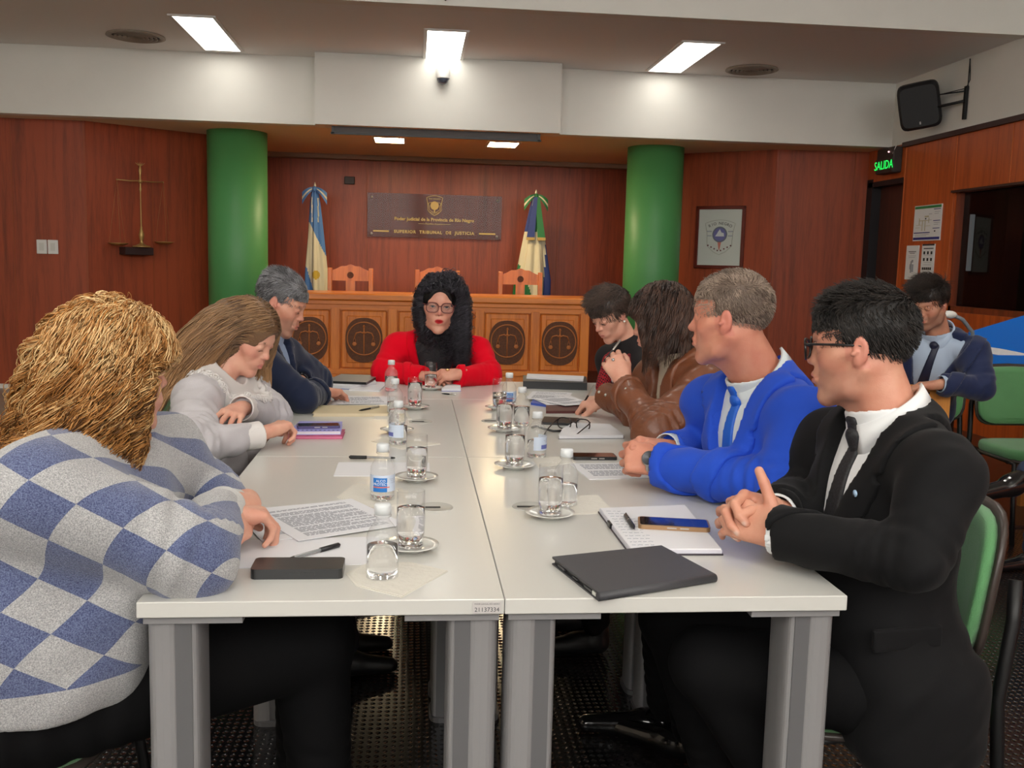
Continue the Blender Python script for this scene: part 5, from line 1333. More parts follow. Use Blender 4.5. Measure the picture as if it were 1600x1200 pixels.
# ---------------------------------------------------------------- hair
def grow(roots, dirs, length, K, comb=None, face=None, pull=0.0, grav=.0, curl=(0, 0), clump=None, ell=(), cap=(), stiff=.75, seed=0, taper=.25, r=.0016, jit=.0):
    """strands from roots; ell = [(c, r, M)] and cap = [(a, b, r)] are what they slide over"""
    g = np.random.default_rng(seed); n = len(roots); P = roots.copy(); v = dirs.copy(); out = [P.copy()]
    length = np.broadcast_to(length, (n,))*g.uniform(.85, 1.12, n); dl = (length/(K-1))[:, None]
    for i in range(1, K):
        t = i/(K-1); t_ = v*stiff+np.array([0, 0, -1.])*grav*(.4+t)
        if comb is not None: t_ = t_+comb(P, t)
        if jit: t_ = t_+g.normal(0, jit, P.shape)
        v = t_/(np.linalg.norm(t_, axis=1, keepdims=True)+1e-9); P = P+v*dl
        for c, rr, M in ell:
            q = (P-c)@M.T/rr; m = np.linalg.norm(q, axis=1); ins = m < 1
            if ins.any(): q[ins] /= m[ins][:, None]; P[ins] = c+(q[ins]*rr)@M
        for a, b, rr in cap:
            a = np.asarray(a, float); ab = np.asarray(b, float)-a; tt = np.clip((P-a)@ab/(ab@ab), 0, 1); near = a+tt[:, None]*ab; dd = P-near; m = np.linalg.norm(dd, axis=1); ins = m < rr
            if ins.any(): P[ins] = near[ins]+dd[ins]/(m[ins][:, None]+1e-9)*rr
        if face is not None:                       # keep the face free: strands part to their own side
            Hh, hw, zt, sg = face[:4]; y0_ = face[4] if len(face) > 4 else .018; l = Hh.loc(P); w_ = hw*smoothstep(zt, zt-.05, l[:, 2])
            ym = y0_+(.103-np.minimum(y0_, .1))*(1-smoothstep(zt, zt-.05, l[:, 2]))+.15*smoothstep(-.10, -.14, l[:, 2])
            ins = (l[:, 1] > ym)
            i2 = (l[:, 2] < -.085) & (l[:, 1] > -.01) & (np.abs(l[:, 0]) < .058)
            if i2.any(): l[i2, 0] = sg[i2]*.058; P[i2] = Hh.c+Hh.s*(l[i2]@Hh.M)
            if ins.any(): l[ins, 1] = ym[ins]; l[ins, 0] = np.where(np.abs(l[ins, 0]) < w_[ins], sg[ins]*w_[ins], l[ins, 0]); P[ins] = Hh.c+Hh.s*(l[ins]@Hh.M)
        out.append(P.copy())
    out = np.stack(out, 1)
    if pull and clump is not None:                 # locks: strands of one clump run together
        nc = clump.max()+1; cnt = np.bincount(clump, minlength=nc)[:, None, None]; mean = np.zeros((nc,)+out.shape[1:]); np.add.at(mean, clump, out); mean /= np.maximum(cnt, 1)
        tt = np.linspace(0, 1, K)[None, :, None]; out = out+(mean[clump]-out)*pull*np.minimum(1, tt*2.2)
    if curl[0]:
        T = np.gradient(out, axis=1); T /= np.linalg.norm(T, axis=2, keepdims=True)+1e-9
        ref = np.array([.3, .5, .8]); U = np.cross(T, ref); U /= np.linalg.norm(U, axis=2, keepdims=True)+1e-9; Wv = np.cross(T, U)
        s = np.linspace(0, 1, K)[None, :]*length[:, None]
        if clump is None: ph = g.uniform(0, 6.28, n)[:, None]; fr = 1+0*ph
        else:
            pc = g.uniform(0, 6.28, clump.max()+1); fc = g.uniform(.75, 1.3, clump.max()+1); ph = (pc[clump]+g.normal(0, .35, n))[:, None]; fr = fc[clump][:, None]
        am = curl[0]*np.minimum(1, s/.06); w = 2*pi*s/curl[1]*fr+ph
        out = out+am[..., None]*(np.cos(w)[..., None]*U+np.sin(w)[..., None]*Wv)
    rad = r*(1-(1-taper)*np.linspace(0, 1, K)**1.5)[None, :]*g.uniform(.7, 1.3, n)[:, None]
    return out, rad
def hair_obj(parent, groups, capmesh, mat, off, label=None, seed=0, cap_shade=.15):
    g = np.random.default_rng(seed+5); Vs = []; Fs = []; Ts = []; n = 0
    if capmesh is not None:
        V, F = capmesh; t = np.zeros((len(V), 3)); t[:, 0] = cap_shade; Vs.append(V); Fs.append(F); Ts.append(t); n += len(V)
    for gr in groups:
        paths, rad = gr[0], gr[1]; cl = gr[2] if len(gr) > 2 and gr[2] is not None else None
        V, F = tubes(paths, rad, 3); N_, K, _ = paths.shape
        sh = g.uniform(0, 1, N_) if cl is None else np.clip(g.uniform(0, 1, cl.max()+1)[cl]*.75+g.uniform(-.12, .37, N_), 0, 1)
        if len(gr) > 3: sh = gr[3](sh, paths)
        t = np.zeros((N_*K*3, 3)); t[:, 0] = np.repeat(sh, K*3) if sh.ndim == 1 else np.repeat(sh.reshape(-1), 3)
        Vs.append(V); Fs.append(F+n); Ts.append(t); n += len(V)
    o = mesh_obj('hair', np.concatenate(Vs), np.concatenate(Fs), mat, parent, tint=np.clip(np.concatenate(Ts), 0, 1), off=off)
    if label: o['label'] = label
    return o
def hair_cap(H, th=.008, cutf=None, extra=(), fw=1.0, h=.004):
    k = H.s; o = [('a', P_ell(H.w(0, -.018, .045), ((.073*fw+th)*k, (.092+th)*k, (.082+th)*k), H.M), 0), ('a', P_ell(H.w(0, .02, .04), ((.066*fw+th)*k, (.066+th)*k, (.070+th)*k), H.M), .02)]
    o += list(extra)
    for c in (cutf or []): o.append(c)
    return Field(o, h).mesh(1)
def face_cut(H, fy=.105, fz=-.01, ry=.072, rz=.078, rx=.072): return ('s', P_ell(H.w(0, fy, fz), (rx*H.s, ry*H.s, rz*H.s), H.M), .012)
def low_cut(H, z, y0=-.2, y1=.2, nape=None):
    """removes cap below local z"""
    c = H.w(0, (y0+y1)/2, z-.15); return ('s', P_box(c, (.15*H.s, (y1-y0)/2*H.s, .15*H.s), .01, H.M), .006)
def pick(V, N_, seed, cond=None):
    g = np.random.default_rng(seed); idx = np.arange(len(V)) if cond is None else np.nonzero(cond)[0]
    return idx[g.integers(0, len(idx), N_)]
def clumps(P, nc, seed):
    g = np.random.default_rng(seed); c = P[g.integers(0, len(P), nc)]
    out = np.empty(len(P), int)
    for i in range(0, len(P), 2000): out[i:i+2000] = ((P[i:i+2000, None]-c[None])**2).sum(2).argmin(1)
    return out
def short_hair(parent, H, mat, off, n=3500, L=.03, th=.007, hair_line=None, side=.6, up=.3, back=.4, seed=0, r=.0011, top_extra=0.0, sides_th=.0, label=None, jit=.12, fringe=0.0, extra=()):
    cuts = hair_line or [face_cut(H), low_cut(H, -.03, -.035, .2), low_cut(H, -.075)]
    V, F = hair_cap(H, th, cuts, extra=extra); Nn = vnormals(V, F); Lc = H.loc(V)
    ids = pick(V, n, seed, Lc[:, 2] > -.075); R0 = V[ids]; N0 = Nn[ids]; L0 = Lc[ids]
    fwd, upv, rt = H.M[1], H.M[2], H.M[0]
    top = smoothstep(.05, .11, L0[:, 2]); ln = (L*(.62+.38*top)+top_extra*top)*(1-.75*smoothstep(.015, .045, L0[:, 1])*(1-smoothstep(.03, .08, L0[:, 2])))
    cd = (fwd*(-back+fringe)+0*upv)[None]*top[:, None]+(-upv*.9-fwd*.5)[None]*(1-top)[:, None]+rt[None]*side*top[:, None]
    up = up*(1+.5*(1-top))[:, None]; d0 = N0*up+cd*.8; d0 /= np.linalg.norm(d0, axis=1, keepdims=True)
    comb = lambda P, t: cd*.5
    e = [(H.w(0, -.018, .045), np.array([.0765+th, .0955+th, .0850+th])*H.s, H.M), (H.w(0, .02, .04), np.array([.0725+th, .0715+th, .0765+th])*H.s, H.M)]
    p, rd = grow(R0-N0*.002, d0, ln, 6, comb=comb, ell=e, seed=seed, r=r, jit=jit)
    return hair_obj(parent, [(p, rd, clumps(R0, 120, seed))], (V, F), mat, off, label, seed)
def brows(H, lift=0.0, th=.0019, n=60, fem=False, seed=1):
    g = np.random.default_rng(seed); P = []
    for s in (-1, 1):
        for i in range(n):
            u = g.random(); x = s*(.014+.034*u); z = .0245+lift+.006*sin(u*2.3)-.003*u+g.normal(0, .0012 if fem else .0018); y = .0885-.016*u*u
            a = H.w(x, y, z); b = H.w(x+s*.008, y-.002-.004*u, z+.002-.003*u); P.append([a, (a+b)/2+H.M[1]*.0012, b])
    P = np.array(P); return P, np.full(P.shape[:2], th*H.s*.6)
def lashes(H, down=False):
    P = []
    z = -.0005 if down else .0095
    for s in (-1, 1):
        Q = [H.w(s*(.032-.0135+.027*u), .0888-.0055*abs(u-.45)**1.5*4*.5+(.001), z-.0045*(abs(2*u-1)**2)) for u in np.linspace(0, 1, 9)]
        P.append(Q)
    P = np.array(P); return P, np.full(P.shape[:2], .0013*H.s)
def eyeglass(parent, H, mat, off, hw=.026, hh=.019, rt_=.0020, lens=True, z=.004):
    g_ = []
    for s in (-1, 1):
        pts = [H.w(s*.034+hw*np.sign(cos(a))*abs(cos(a))**.75, .106-.004*abs(cos(a)), z+hh*np.sign(sin(a))*abs(sin(a))**.85-(0.003 if sin(a) < 0 else 0)*abs(cos(a))) for a in np.linspace(0, 2*pi, 29)[:-1]]
        mb = MB(); mb.tube(pts, rt_, 8, closed=True); mb.tube([H.w(s*(.034+hw), .103, z+.010), H.w(s*.071, .088, z+.011), H.w(s*.077, .03, z+.008), H.w(s*.080, -.012, z+.004), H.w(s*.079, -.026, z-.016)], rt_*.95, 8)
        g_.append((mb, pts))
    mb = MB()
    for m, _ in g_: mb.add(m.V, m.F, 0, True)
    mb.tube([H.w(-.034+hw, .106, z+.004), H.w(0, .109, z+.008), H.w(.034-hw, .106, z+.004)], rt_*.9, 8)
    mb.xf(np.eye(3), -np.asarray(off)); o = mb.build('glasses', mat, parent)
    if lens:
        for _, pts in g_:
            q = MB(); q.add([np.array(p)-np.asarray(off) for p in pts], [tuple(range(len(pts)))]); q.build('lens', thin_glass('lens_glass', (238, 242, 245), .0, 1.5), o)
    return o
def person(label, loc):
    t = thing('person', label, 'person', loc); return t, np.array(loc, float)
def shoe(parent, off, heel, toe, mat, h=.006, nm='shoe', size=1.0):
    heel = np.array(heel, float); toe = np.array(toe, float); d = nrm(toe-heel)
    o = [('a', P_rc(heel+[0, 0, .038], heel+(toe-heel)*.35+[0, 0, .040], .037*size, .036*size), 0), ('a', P_rc(heel+(toe-heel)*.3+[0, 0, .035], toe+[0, 0, .022], .037*size, .026*size), .02), ('a', P_rc(heel+[0, 0, .05], heel+[0, 0, .085], .036*size, .038*size), .02)]
    c = (heel+toe)/2; o.append(('s', P_box(c+[0, 0, -.1+.004], (.3, .3, .1), .001), .003))
    V, F = Field(o, h, .012).mesh(1); return mesh_obj(nm, V, F, mat, parent, off=off)
def legs(parent, off, T, kneeR, kneeL, ankR, ankL, mat, r=(.085, .062, .058, .045), h=.011, inf=0.0, name='trousers', hip=.085):
    pR = T.pel+T.R*hip+[0, 0, -.02]; pL = T.pel-T.R*hip+[0, 0, -.02]; o = [('a', P_ell(T.pel+[0, 0, -.02], (.17+inf, .14+inf, .11), np.array([T.R, np.cross([0, 0, 1.], T.R), [0, 0, 1.]])), 0)]
    for p, kn, an, s in ((pR, kneeR, ankR, 1), (pL, kneeL, ankL, 2)):
        kn = np.array(kn, float); an = np.array(an, float)
        o += [('a', P_rc(p, kn, r[0]+inf, r[1]+inf, (.006, .05, s, .1)), .03), ('a', P_rc(kn, an, r[2]+inf, r[3]+inf, (.005, .04, s, .8)), .02)]
    V, F = Field(o, h).mesh(1); return mesh_obj(name, V, F, mat, parent, off=off)
# ================================================================ PEOPLE
skin_a = skin_mat('skin_warm', (206, 152, 128)); skin_b = skin_mat('skin_fair', (216, 166, 144)); skin_red = skin_mat('skin_rosy', (204, 142, 118), stub=(120, 92, 84)); skin_c = skin_mat('skin_olive', (190, 138, 112), stub=(66, 56, 52))
skin_r = skin_mat('skin_red_lips', (210, 156, 134), lip=(176, 24, 34), stub=(60, 62, 66))
blackcloth = plain('black_trousers', (10, 10, 12), .85, spec=.2)
def body(parent, off, parts, mat):
    V, F, T = join(parts); return mesh_obj('body', V, F, mat, parent, tint=T, off=off)
def ring_cuff(parent, off, wr, d, r, mat, ln=.03, name='cuff', th=.004, back=.02, h=.003, shift=.0):
    wr = np.array(wr, float); d = nrm(d); a = wr-d*back; b = wr+d*(ln-back)
    o = [('a', P_rc(a, b, r, r), 0), ('s', P_cut(b, d, r*3), .001), ('s', P_cut(a, -d, r*3), .001), ('s', P_rc(a-d*.05, b+d*.05, r-th, r-th), .001)]
    V, F = Field(o, h, .008).mesh(1); return mesh_obj(name, V, F, mat, parent, off=off)
def suit(parent, off, T, H, arms, jm, sm, tm=None, necr=.058, vz=-.26, slope=.33, girth=1.0, belly=0.0, h=.008, seed=1, lap=.055, shirt_h=.0055, inf=.014, fold=.006, sr=(.058, .050, .047, .038), name='jacket', lapels=True, hem=.05, noise=.003, jname=None, cuffs=True, x0=0.0, skirt=None):
    so = torso_ops(T, 0, girth, belly=belly)
    nd = nrm(H.w(0, -.022, -.045)-T.neck); rc_ = necr*1.08*H.s+.008; n0 = T.neck-nd*.035; n1 = T.neck+nd*.050; Fd = nrm(T.F-nd*np.dot(T.F, nd))
    so += [('a', P_rc(n0, n1, rc_+.013, rc_+.009), .008)]
    so += [('s', P_cut(n1+nd*.004, nd-Fd*.22, .13), .002), ('s', P_rc(T.neck-nd*.02, T.neck+nd*.14, rc_-.001, rc_+.001), .002)]
    sf = Field(so, shirt_h); V, F = sf.mesh(2); shirt = mesh_obj('shirt', V, F, sm, parent, off=off)
    if cuffs:
        for sh, el, wr in arms: ring_cuff(shirt, off, wr, np.array(wr)-np.array(el), sr[3]-.004, sm, ln=.034)
    if tm is not None:
        def tmask(P):
            l = (P-T.neck.astype(np.float32))@T.M.T.astype(np.float32); w = .015+.018*np.clip(-l[:, 2]/.3, 0, 1)
            return np.maximum.reduce([np.abs(l[:, 0]-x0)-w, l[:, 2]-.035, -.34-l[:, 2], .02-l[:, 1]])
        V, F = shell_part(sf, .006, tmask); tie = mesh_obj('tie', V, F, tm, parent, off=off)
        kc = T.neck+nd*.012+Fd*(rc_+.014); kd = nrm(-nd+Fd*.25)
        o = [('a', P_rc(kc-kd*.008, kc+kd*.024, .021, .014, flat=(Fd, .8)), .0)]
        V, F = Field(o, .003, .01).mesh(1); mesh_obj('tie_knot', V, F, tm, tie, off=off)
        for s in (-1, 1):
            # folded-down collar leaf wrapped round the neck band
            Rd = np.cross(Fd, nd); V = []; Fq = []; m = 14
            for i in range(m+1):
                a = radians(8+150*i/m)*s; dr = Fd*cos(a)+Rd*sin(a); top = n1+nd*.006-Fd*0; dep = .030+.030*max(0, 1-i/5.0)
                for (rr, zz) in ((rc_+.004, .004), (rc_+.011, .005), (rc_+.018+.010*max(0, 1-i/5.), -dep), (rc_+.014+.008*max(0, 1-i/5.), -dep)):
                    V.append(top+dr*rr+nd*zz-Fd*0-off+nd*(-.018*cos(a)))
            for i in range(m):
                for q in range(4): Fq.append((i*4+q, i*4+(q+1) % 4, i*4+4+(q+1) % 4, i*4+4+q) if s > 0 else (i*4+q, i*4+4+q, i*4+4+(q+1) % 4, i*4+(q+1) % 4))
            Fq.append((0, 1, 2, 3)); Fq.append((m*4+3, m*4+2, m*4+1, m*4)); MB().add(V, Fq, 0, True).build('collar_wing', sm, shirt)
    jo = torso_ops(T, inf, girth, belly=belly, hem=hem)
    if skirt: jo += skirt
    jo += [('s', P_rc(T.neck-nd*.03, T.neck+nd*.16, rc_+.016, rc_+.026), .004), ('s', vee_cut(T, vz, slope, x0=x0), .004)]
    for i, (sh, el, wr) in enumerate(arms): jo += sleeve_ops(sh, el, wr, sr, .004, fold, seed+i*3)
    jf = Field(jo, h); jf.displace(cloth_noise(noise, 34, seed)); V, F = jf.mesh(2)
    j = mesh_obj(name, V, F, jm, parent, off=off)
    if lapels:
        def lm(P):
            l = (P-T.neck.astype(np.float32))@T.M.T.astype(np.float32); z = l[:, 2]; x = np.abs(l[:, 0]-x0); e = (x-np.maximum(z-vz, 0)*slope)*.95
            w = lap*np.clip((z-vz)/.16, .0, 1)*np.where((z > -.075) & (z < -.062), .75, 1.0)
            m1 = np.maximum.reduce([-e-.004, e-w, vz-z, -.0-l[:, 1]]); r = np.linalg.norm(l[:, :2]-np.array([0, -.005], np.float32), axis=1)
            m2 = np.maximum.reduce([r-(rc_+.044), -.045-z, l[:, 1]-.05])
            return np.minimum(m1, m2)
        V, F = shell_part(jf, .009, lm); mesh_obj('lapel', V, F, jm, j, off=off)
    return j, shirt

def checked_sweater_mat():
    m, nt, b = _new('blue_grey_checked_knit')
    tc = N(nt, 'ShaderNodeTexCoord'); geo = tc.outputs['Object']
    def dot(v):
        d = N(nt, 'ShaderNodeVectorMath', operation='DOT_PRODUCT'); nt.links.new(geo, d.inputs[0]); d.inputs[1].default_value = v; return d.outputs['Value']
    def M(op, a, b_=None):
        n = N(nt, 'ShaderNodeMath', operation=op)
        for i, q in enumerate((a, b_)):
            if q is None: continue
            if isinstance(q, (int, float)): n.inputs[i].default_value = q
            else: nt.links.new(q, n.inputs[i])
        return n.outputs[0]
    s = pi/.070
    u = M('SINE', M('MULTIPLY', dot((.50, .25, .86)), s)); v = M('SINE', M('MULTIPLY', dot((.81, -.45, -.58)), s))
    k = M('GREATER_THAN', M('MULTIPLY', u, v), 0.0)
    sp = N(nt, 'ShaderNodeSeparateXYZ'); nt.links.new(geo, sp.inputs[0])
    hemm = M('GREATER_THAN', sp.outputs[2], .595); k2 = M('MULTIPLY', k, hemm)
    n1 = N(nt, 'ShaderNodeTexNoise', i_Scale=480.0, i_Detail=3.0); nt.links.new(geo, n1.inputs['Vector'])
    ra = N(nt, 'ShaderNodeValToRGB'); ra.color_ramp.elements[0].position = .35; ra.color_ramp.elements[1].position = .68; ra.color_ramp.elements[0].color = srgb(140, 140, 142); ra.color_ramp.elements[1].color = srgb(194, 194, 194); nt.links.new(n1.outputs['Fac'], ra.inputs['Fac'])
    rb = N(nt, 'ShaderNodeValToRGB'); rb.color_ramp.elements[0].position = .35; rb.color_ramp.elements[1].position = .72; rb.color_ramp.elements[0].color = srgb(58, 66, 104); rb.color_ramp.elements[1].color = srgb(116, 128, 162); nt.links.new(n1.outputs['Fac'], rb.inputs['Fac'])
    mx = N(nt, 'ShaderNodeMixRGB'); nt.links.new(k2, mx.inputs[0]); nt.links.new(ra.outputs[0], mx.inputs[1]); nt.links.new(rb.outputs[0], mx.inputs[2]); nt.links.new(mx.outputs[0], b.inputs['Base Color'])
    b.inputs['Roughness'].default_value = .95; b.inputs['Sheen Weight'].default_value = .35
    n2 = N(nt, 'ShaderNodeTexNoise', i_Scale=420.0, i_Detail=2.0); nt.links.new(geo, n2.inputs['Vector'])
    bp = N(nt, 'ShaderNodeBump', i_Strength=.7, i_Distance=.003); nt.links.new(n2.outputs['Fac'], bp.inputs['Height']); nt.links.new(bp.outputs[0], b.inputs['Normal'])
    return m

# ---------------------------------------------------------------- woman in the checked sweater (near left)
def woman_checked():
    p, off = person('person with long curly blonde hair and blue-grey checked sweater, arms folded', (-.88, .15, 0))
    H = Head((-.697, .250, 1.090), (.74, .66, -.10), size=.93)
    T = Torso((-.90, .17, .52), (-.725, .215, .935), (-.755, .035, .905), (-.665, .42, .890))
    wR, wL = (-.515, .275, .822), (-.505, .36, .800)
    aR = (T.shR, (-.525, .075, .800), wR); aL = (T.shL, (-.60, .52, .80), wL)
    parts = head_mesh(H, T.neck, fem=True, h=.003, eyes='open', gaze=H.M[1])
    parts.append(hand_mesh(wR, (.82, .50, -.20), (-.1, -.1, 1), right=True, curl=(.45, .5, .5, .55), size=.95, farm=aR[1], h=.0026))
    parts.append(hand_mesh((-.478, .345, .812), (-.02, -1.0, -.12), (.93, -.1, .35), right=False, curl=(.42, .40, .38, .35), size=.98, thumb=(.5, .25), farm=aL[1], h=.0026))
    parts.append(body_core(T, [aR, aL])); body(p, off, parts, skin_b)
    sw = checked_sweater_mat()
    o = torso_ops(T, .030, 1.22, bust=.04, belly=.07, hem=.04, shr=.056)
    o.append(('a', P_ell(T.p(-.02, -.05, -.28), (.24, .16, .22), T.M), .06))
    o += sleeve_ops(*aR, r=(.078, .072, .066, .040), inf=.004, fold=.007, seed=2, k=.05); o += sleeve_ops(*aL, r=(.074, .066, .06, .040), inf=.004, fold=.007, seed=5, k=.05)
    o.append(('s', P_rc(T.p(0, -.01, -.0), T.p(0, .03, .14), .062, .08), .006)); o.append(('s', P_box((-.85, .15, .37), (.5, .5, .16), .01), .01))
    o.append(('a', P_rc(T.p(0, -.015, .0), T.p(0, -.01, .02), .085, .078), .02))
    o.append(('s', P_rc(T.p(0, -.01, -.0), T.p(0, .03, .14), .060, .075), .004))
    f = Field(o, .0075); f.displace(cloth_noise(.006, 22, 1.0)); V, F = f.mesh(1); s = mesh_obj('sweater', V, F, sw, p, off=off)
    rib = plain('ribbed_knit', (204, 204, 202), .95, bump=.9, bscale=180)
    ring_cuff(s, off, wR, np.array(wR)-np.array(aR[1]), .041, rib, ln=.055, back=.030, th=.006); ring_cuff(s, off, wL, np.array(wL)-np.array(aL[1]), .041, rib, ln=.05, back=.03, th=.006)
    legs(p, off, T, (-.36, .36, .53), (-.38, .56, .53), (-.33, .38, .10), (-.40, .58, .10), blackcloth, r=(.125, .092, .082, .055), hip=.10)
    shoe(p, off, (-.35, .38, 0), (-.15, .38, 0), blk); shoe(p, off, (-.42, .58, 0), (-.22, .58, 0), blk)
    # hair
    hm = hair_mat('blonde_curly_hair', (70, 40, 16), (246, 214, 158), .5, mid=(190, 130, 66))
    V, F = hair_cap(H, .010, [face_cut(H, .124, -.03, rz=.085), low_cut(H, -.06, -.0, .2)], extra=[('a', P_ell(H.w(0, -.055, -.08), (.085, .062, .12), H.M), .03)]); Nn = vnormals(V, F); Lc = H.loc(V)
    groups = []
    for q, (n, infl, L, up) in enumerate([(2600, 1.00, .39, .05), (2600, 1.05, .44, .10), (2200, 1.10, .48, .16)]):
        ids = pick(V, n, 10+q, (Lc[:, 2] > -.05)); R0 = V[ids]; N0 = Nn[ids]; L0 = Lc[ids]
        sgn = np.sign(L0[:, 0]+.01+.012*np.sin(L0[:, 1]*400)); sgn[sgn == 0] = 1; part = sgn[:, None]*H.M[0]*.55-H.M[1]*(.15+.5*(L0[:, 1] < .03))[:, None]
        d0 = N0*up+part*.8; d0 /= np.linalg.norm(d0, axis=1, keepdims=True)
        def comb(P, t, q=q): 
            c = np.zeros_like(P); c += np.array([-.09, -.04, 0])*(t > .15)+np.array([-.10, 0, 0])*(t > .55)
            return c
        ell = [(H.w(0, -.012, .030), np.array([.078, .100, .098])*infl, H.M), (T.p(-.02, -.05, -.28), np.array([.25, .17, .24])*(1+.03*q), T.M), (T.p(0, -.01, -.13), np.array([.19, .13, .18])*(1+.04*q), T.M), (H.w(0, -.01, -.07), np.array([.066, .07, .09])*infl, H.M)]
        cap_ = [(T.shR, aR[1], .088+.006*q), (T.shL, aL[1], .085+.006*q)]
        cl = clumps(R0, 210, q)
        pth, rd = grow(R0, d0, L*(.72+.38*smoothstep(.08, -.05, L0[:, 1])), 58, comb=comb, grav=.55, stiff=.85, ell=ell, cap=cap_, curl=(.011+.002*q, .085), clump=cl, seed=20+q, r=.00095, jit=.04, pull=.32, face=(H, .070, .05, sgn))
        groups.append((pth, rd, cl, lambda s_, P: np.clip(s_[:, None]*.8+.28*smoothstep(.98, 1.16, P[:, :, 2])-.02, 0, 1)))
    # fringe towards the forehead
    ids = pick(V, 350, 44, (Lc[:, 1] > .045) & (Lc[:, 2] > .08)); R0 = V[ids]; d0 = Nn[ids]*.4+H.M[1]*.9+H.M[0]*.25; d0 /= np.linalg.norm(d0, axis=1, keepdims=True)
    cl = clumps(R0, 24, 3); pth, rd = grow(R0, d0, .07, 16, grav=.40, stiff=.85, ell=[(H.w(0, -.005, .02), np.array([.08, .108, .110]), H.M)], curl=(.005, .06), clump=cl, seed=33, r=.0016, jit=.04); groups.append((pth, rd, cl, lambda s, P: s*.4+.6))
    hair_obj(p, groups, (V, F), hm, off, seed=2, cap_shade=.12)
woman_checked()

# ---------------------------------------------------------------- man in the black suit (near right)
def man_black():
    p, off = person('person in black suit and glasses, hands clasped beside the open notebook', (.97, .22, 0))
    H = Head((.728, .290, 1.150), (-.84, .54, -.10), size=.94)
    T = Torso((.815, .245, .50), (.795, .262, .985), (.760, .470, .925), (.790, .065, .938))
    wL, wR = (.535, .165, .803), (.575, .285, .815)
    aL = (T.shL, (.715, -.005, .805), wL); aR = (T.shR, (.70, .48, .80), wR)
    parts = head_mesh(H, T.neck, eyes='open', gaze=(-.8, .6, 0), necr=.060, stub=.25, jaw=1.06, wide=1.03)
    parts.append(hand_mesh(wL, (-.62, .72, .16), (-.55, -.55, .62), right=False, curl=(.30, .30, .32, .34), size=1.02, thumb=(.9, -.5), farm=aL[1], h=.0024, tcurl=.1))
    parts.append(hand_mesh(wR, (-.97, -.10, .20), (.1, .78, .62), right=True, curl=(.60, .60, .62, .64), size=1.04, thumb=(.35, .5), farm=aR[1], h=.0024, spread=.10))
    parts.append(body_core(T, [aR, aL])); body(p, off, parts, skin_a)
    jm = plain('black_suit_wool', (15, 15, 17), .8, spec=.2, sheen=.04, bump=.15, bscale=900); ws = plain('white_shirt', (226, 228, 230), .7, bump=.1, bscale=700)
    tm = plain('black_dotted_tie', (28, 28, 32), .6, nscale=220, nvar=.9)
    sk = [('a', P_box(T.pel+np.array([.0, -.03, -.035]), (.125, .175, .125), .075), .05)]
    j, sh = suit(p, off, T, H, [aL, aR], jm, ws, tm, necr=.060, vz=-.30, slope=.28, girth=1.0, belly=.03, h=.0065, shirt_h=.0042, seed=4, inf=.016, sr=(.064, .052, .052, .043), skirt=sk, noise=.004, fold=.005)
    o = [('a', P_box(T.p(-.165, .065, -.36), (.006, .07, .022), .004, rot('z', 0)@T.M), 0)]
    V, F = Field(o, .004, .01).mesh(1); mesh_obj('pocket_flap', V, F, jm, j, off=off)
    mb = MB(); mb.lathe([(.001, 0), (.007, .001), (.007, .003), (.001, .004)], n=14); A = np.array([T.R, T.U, T.F]).T; mb.xf(A, T.p(-.088, .128, -.10)-off); mb.build('lapel_pin', plain('pin_enamel', (170, 200, 230), .3), j)
    legs(p, off, T, (.42, .46, .53), (.43, .235, .52), (.56, .44, .09), (.70, .20, .09), blackcloth, r=(.10, .075, .068, .05))
    tan = plain('tan_leather', (150, 92, 58), .4)
    shoe(p, off, (.60, .44, 0), (.36, .44, 0), tan); shoe(p, off, (.74, .20, 0), (.50, .16, 0), tan)
    hm = hair_mat('near_black_hair', (14, 12, 12), (56, 50, 46), .5)
    short_hair(p, H, hm, off, n=5200, L=.020, th=.006, side=-.3, up=.30, back=-.35, seed=3, r=.0010, top_extra=.012, hair_line=[face_cut(H, .118, -.02), ('s', P_box(H.w(0, .085, -.05), (.12, .055, .088), .01, H.M), .008), low_cut(H, -.072)])
    eyeglass(p, H, plain('black_frame', (16, 14, 16), .25), off, hw=.027, hh=.021, rt_=.0025)
man_black()

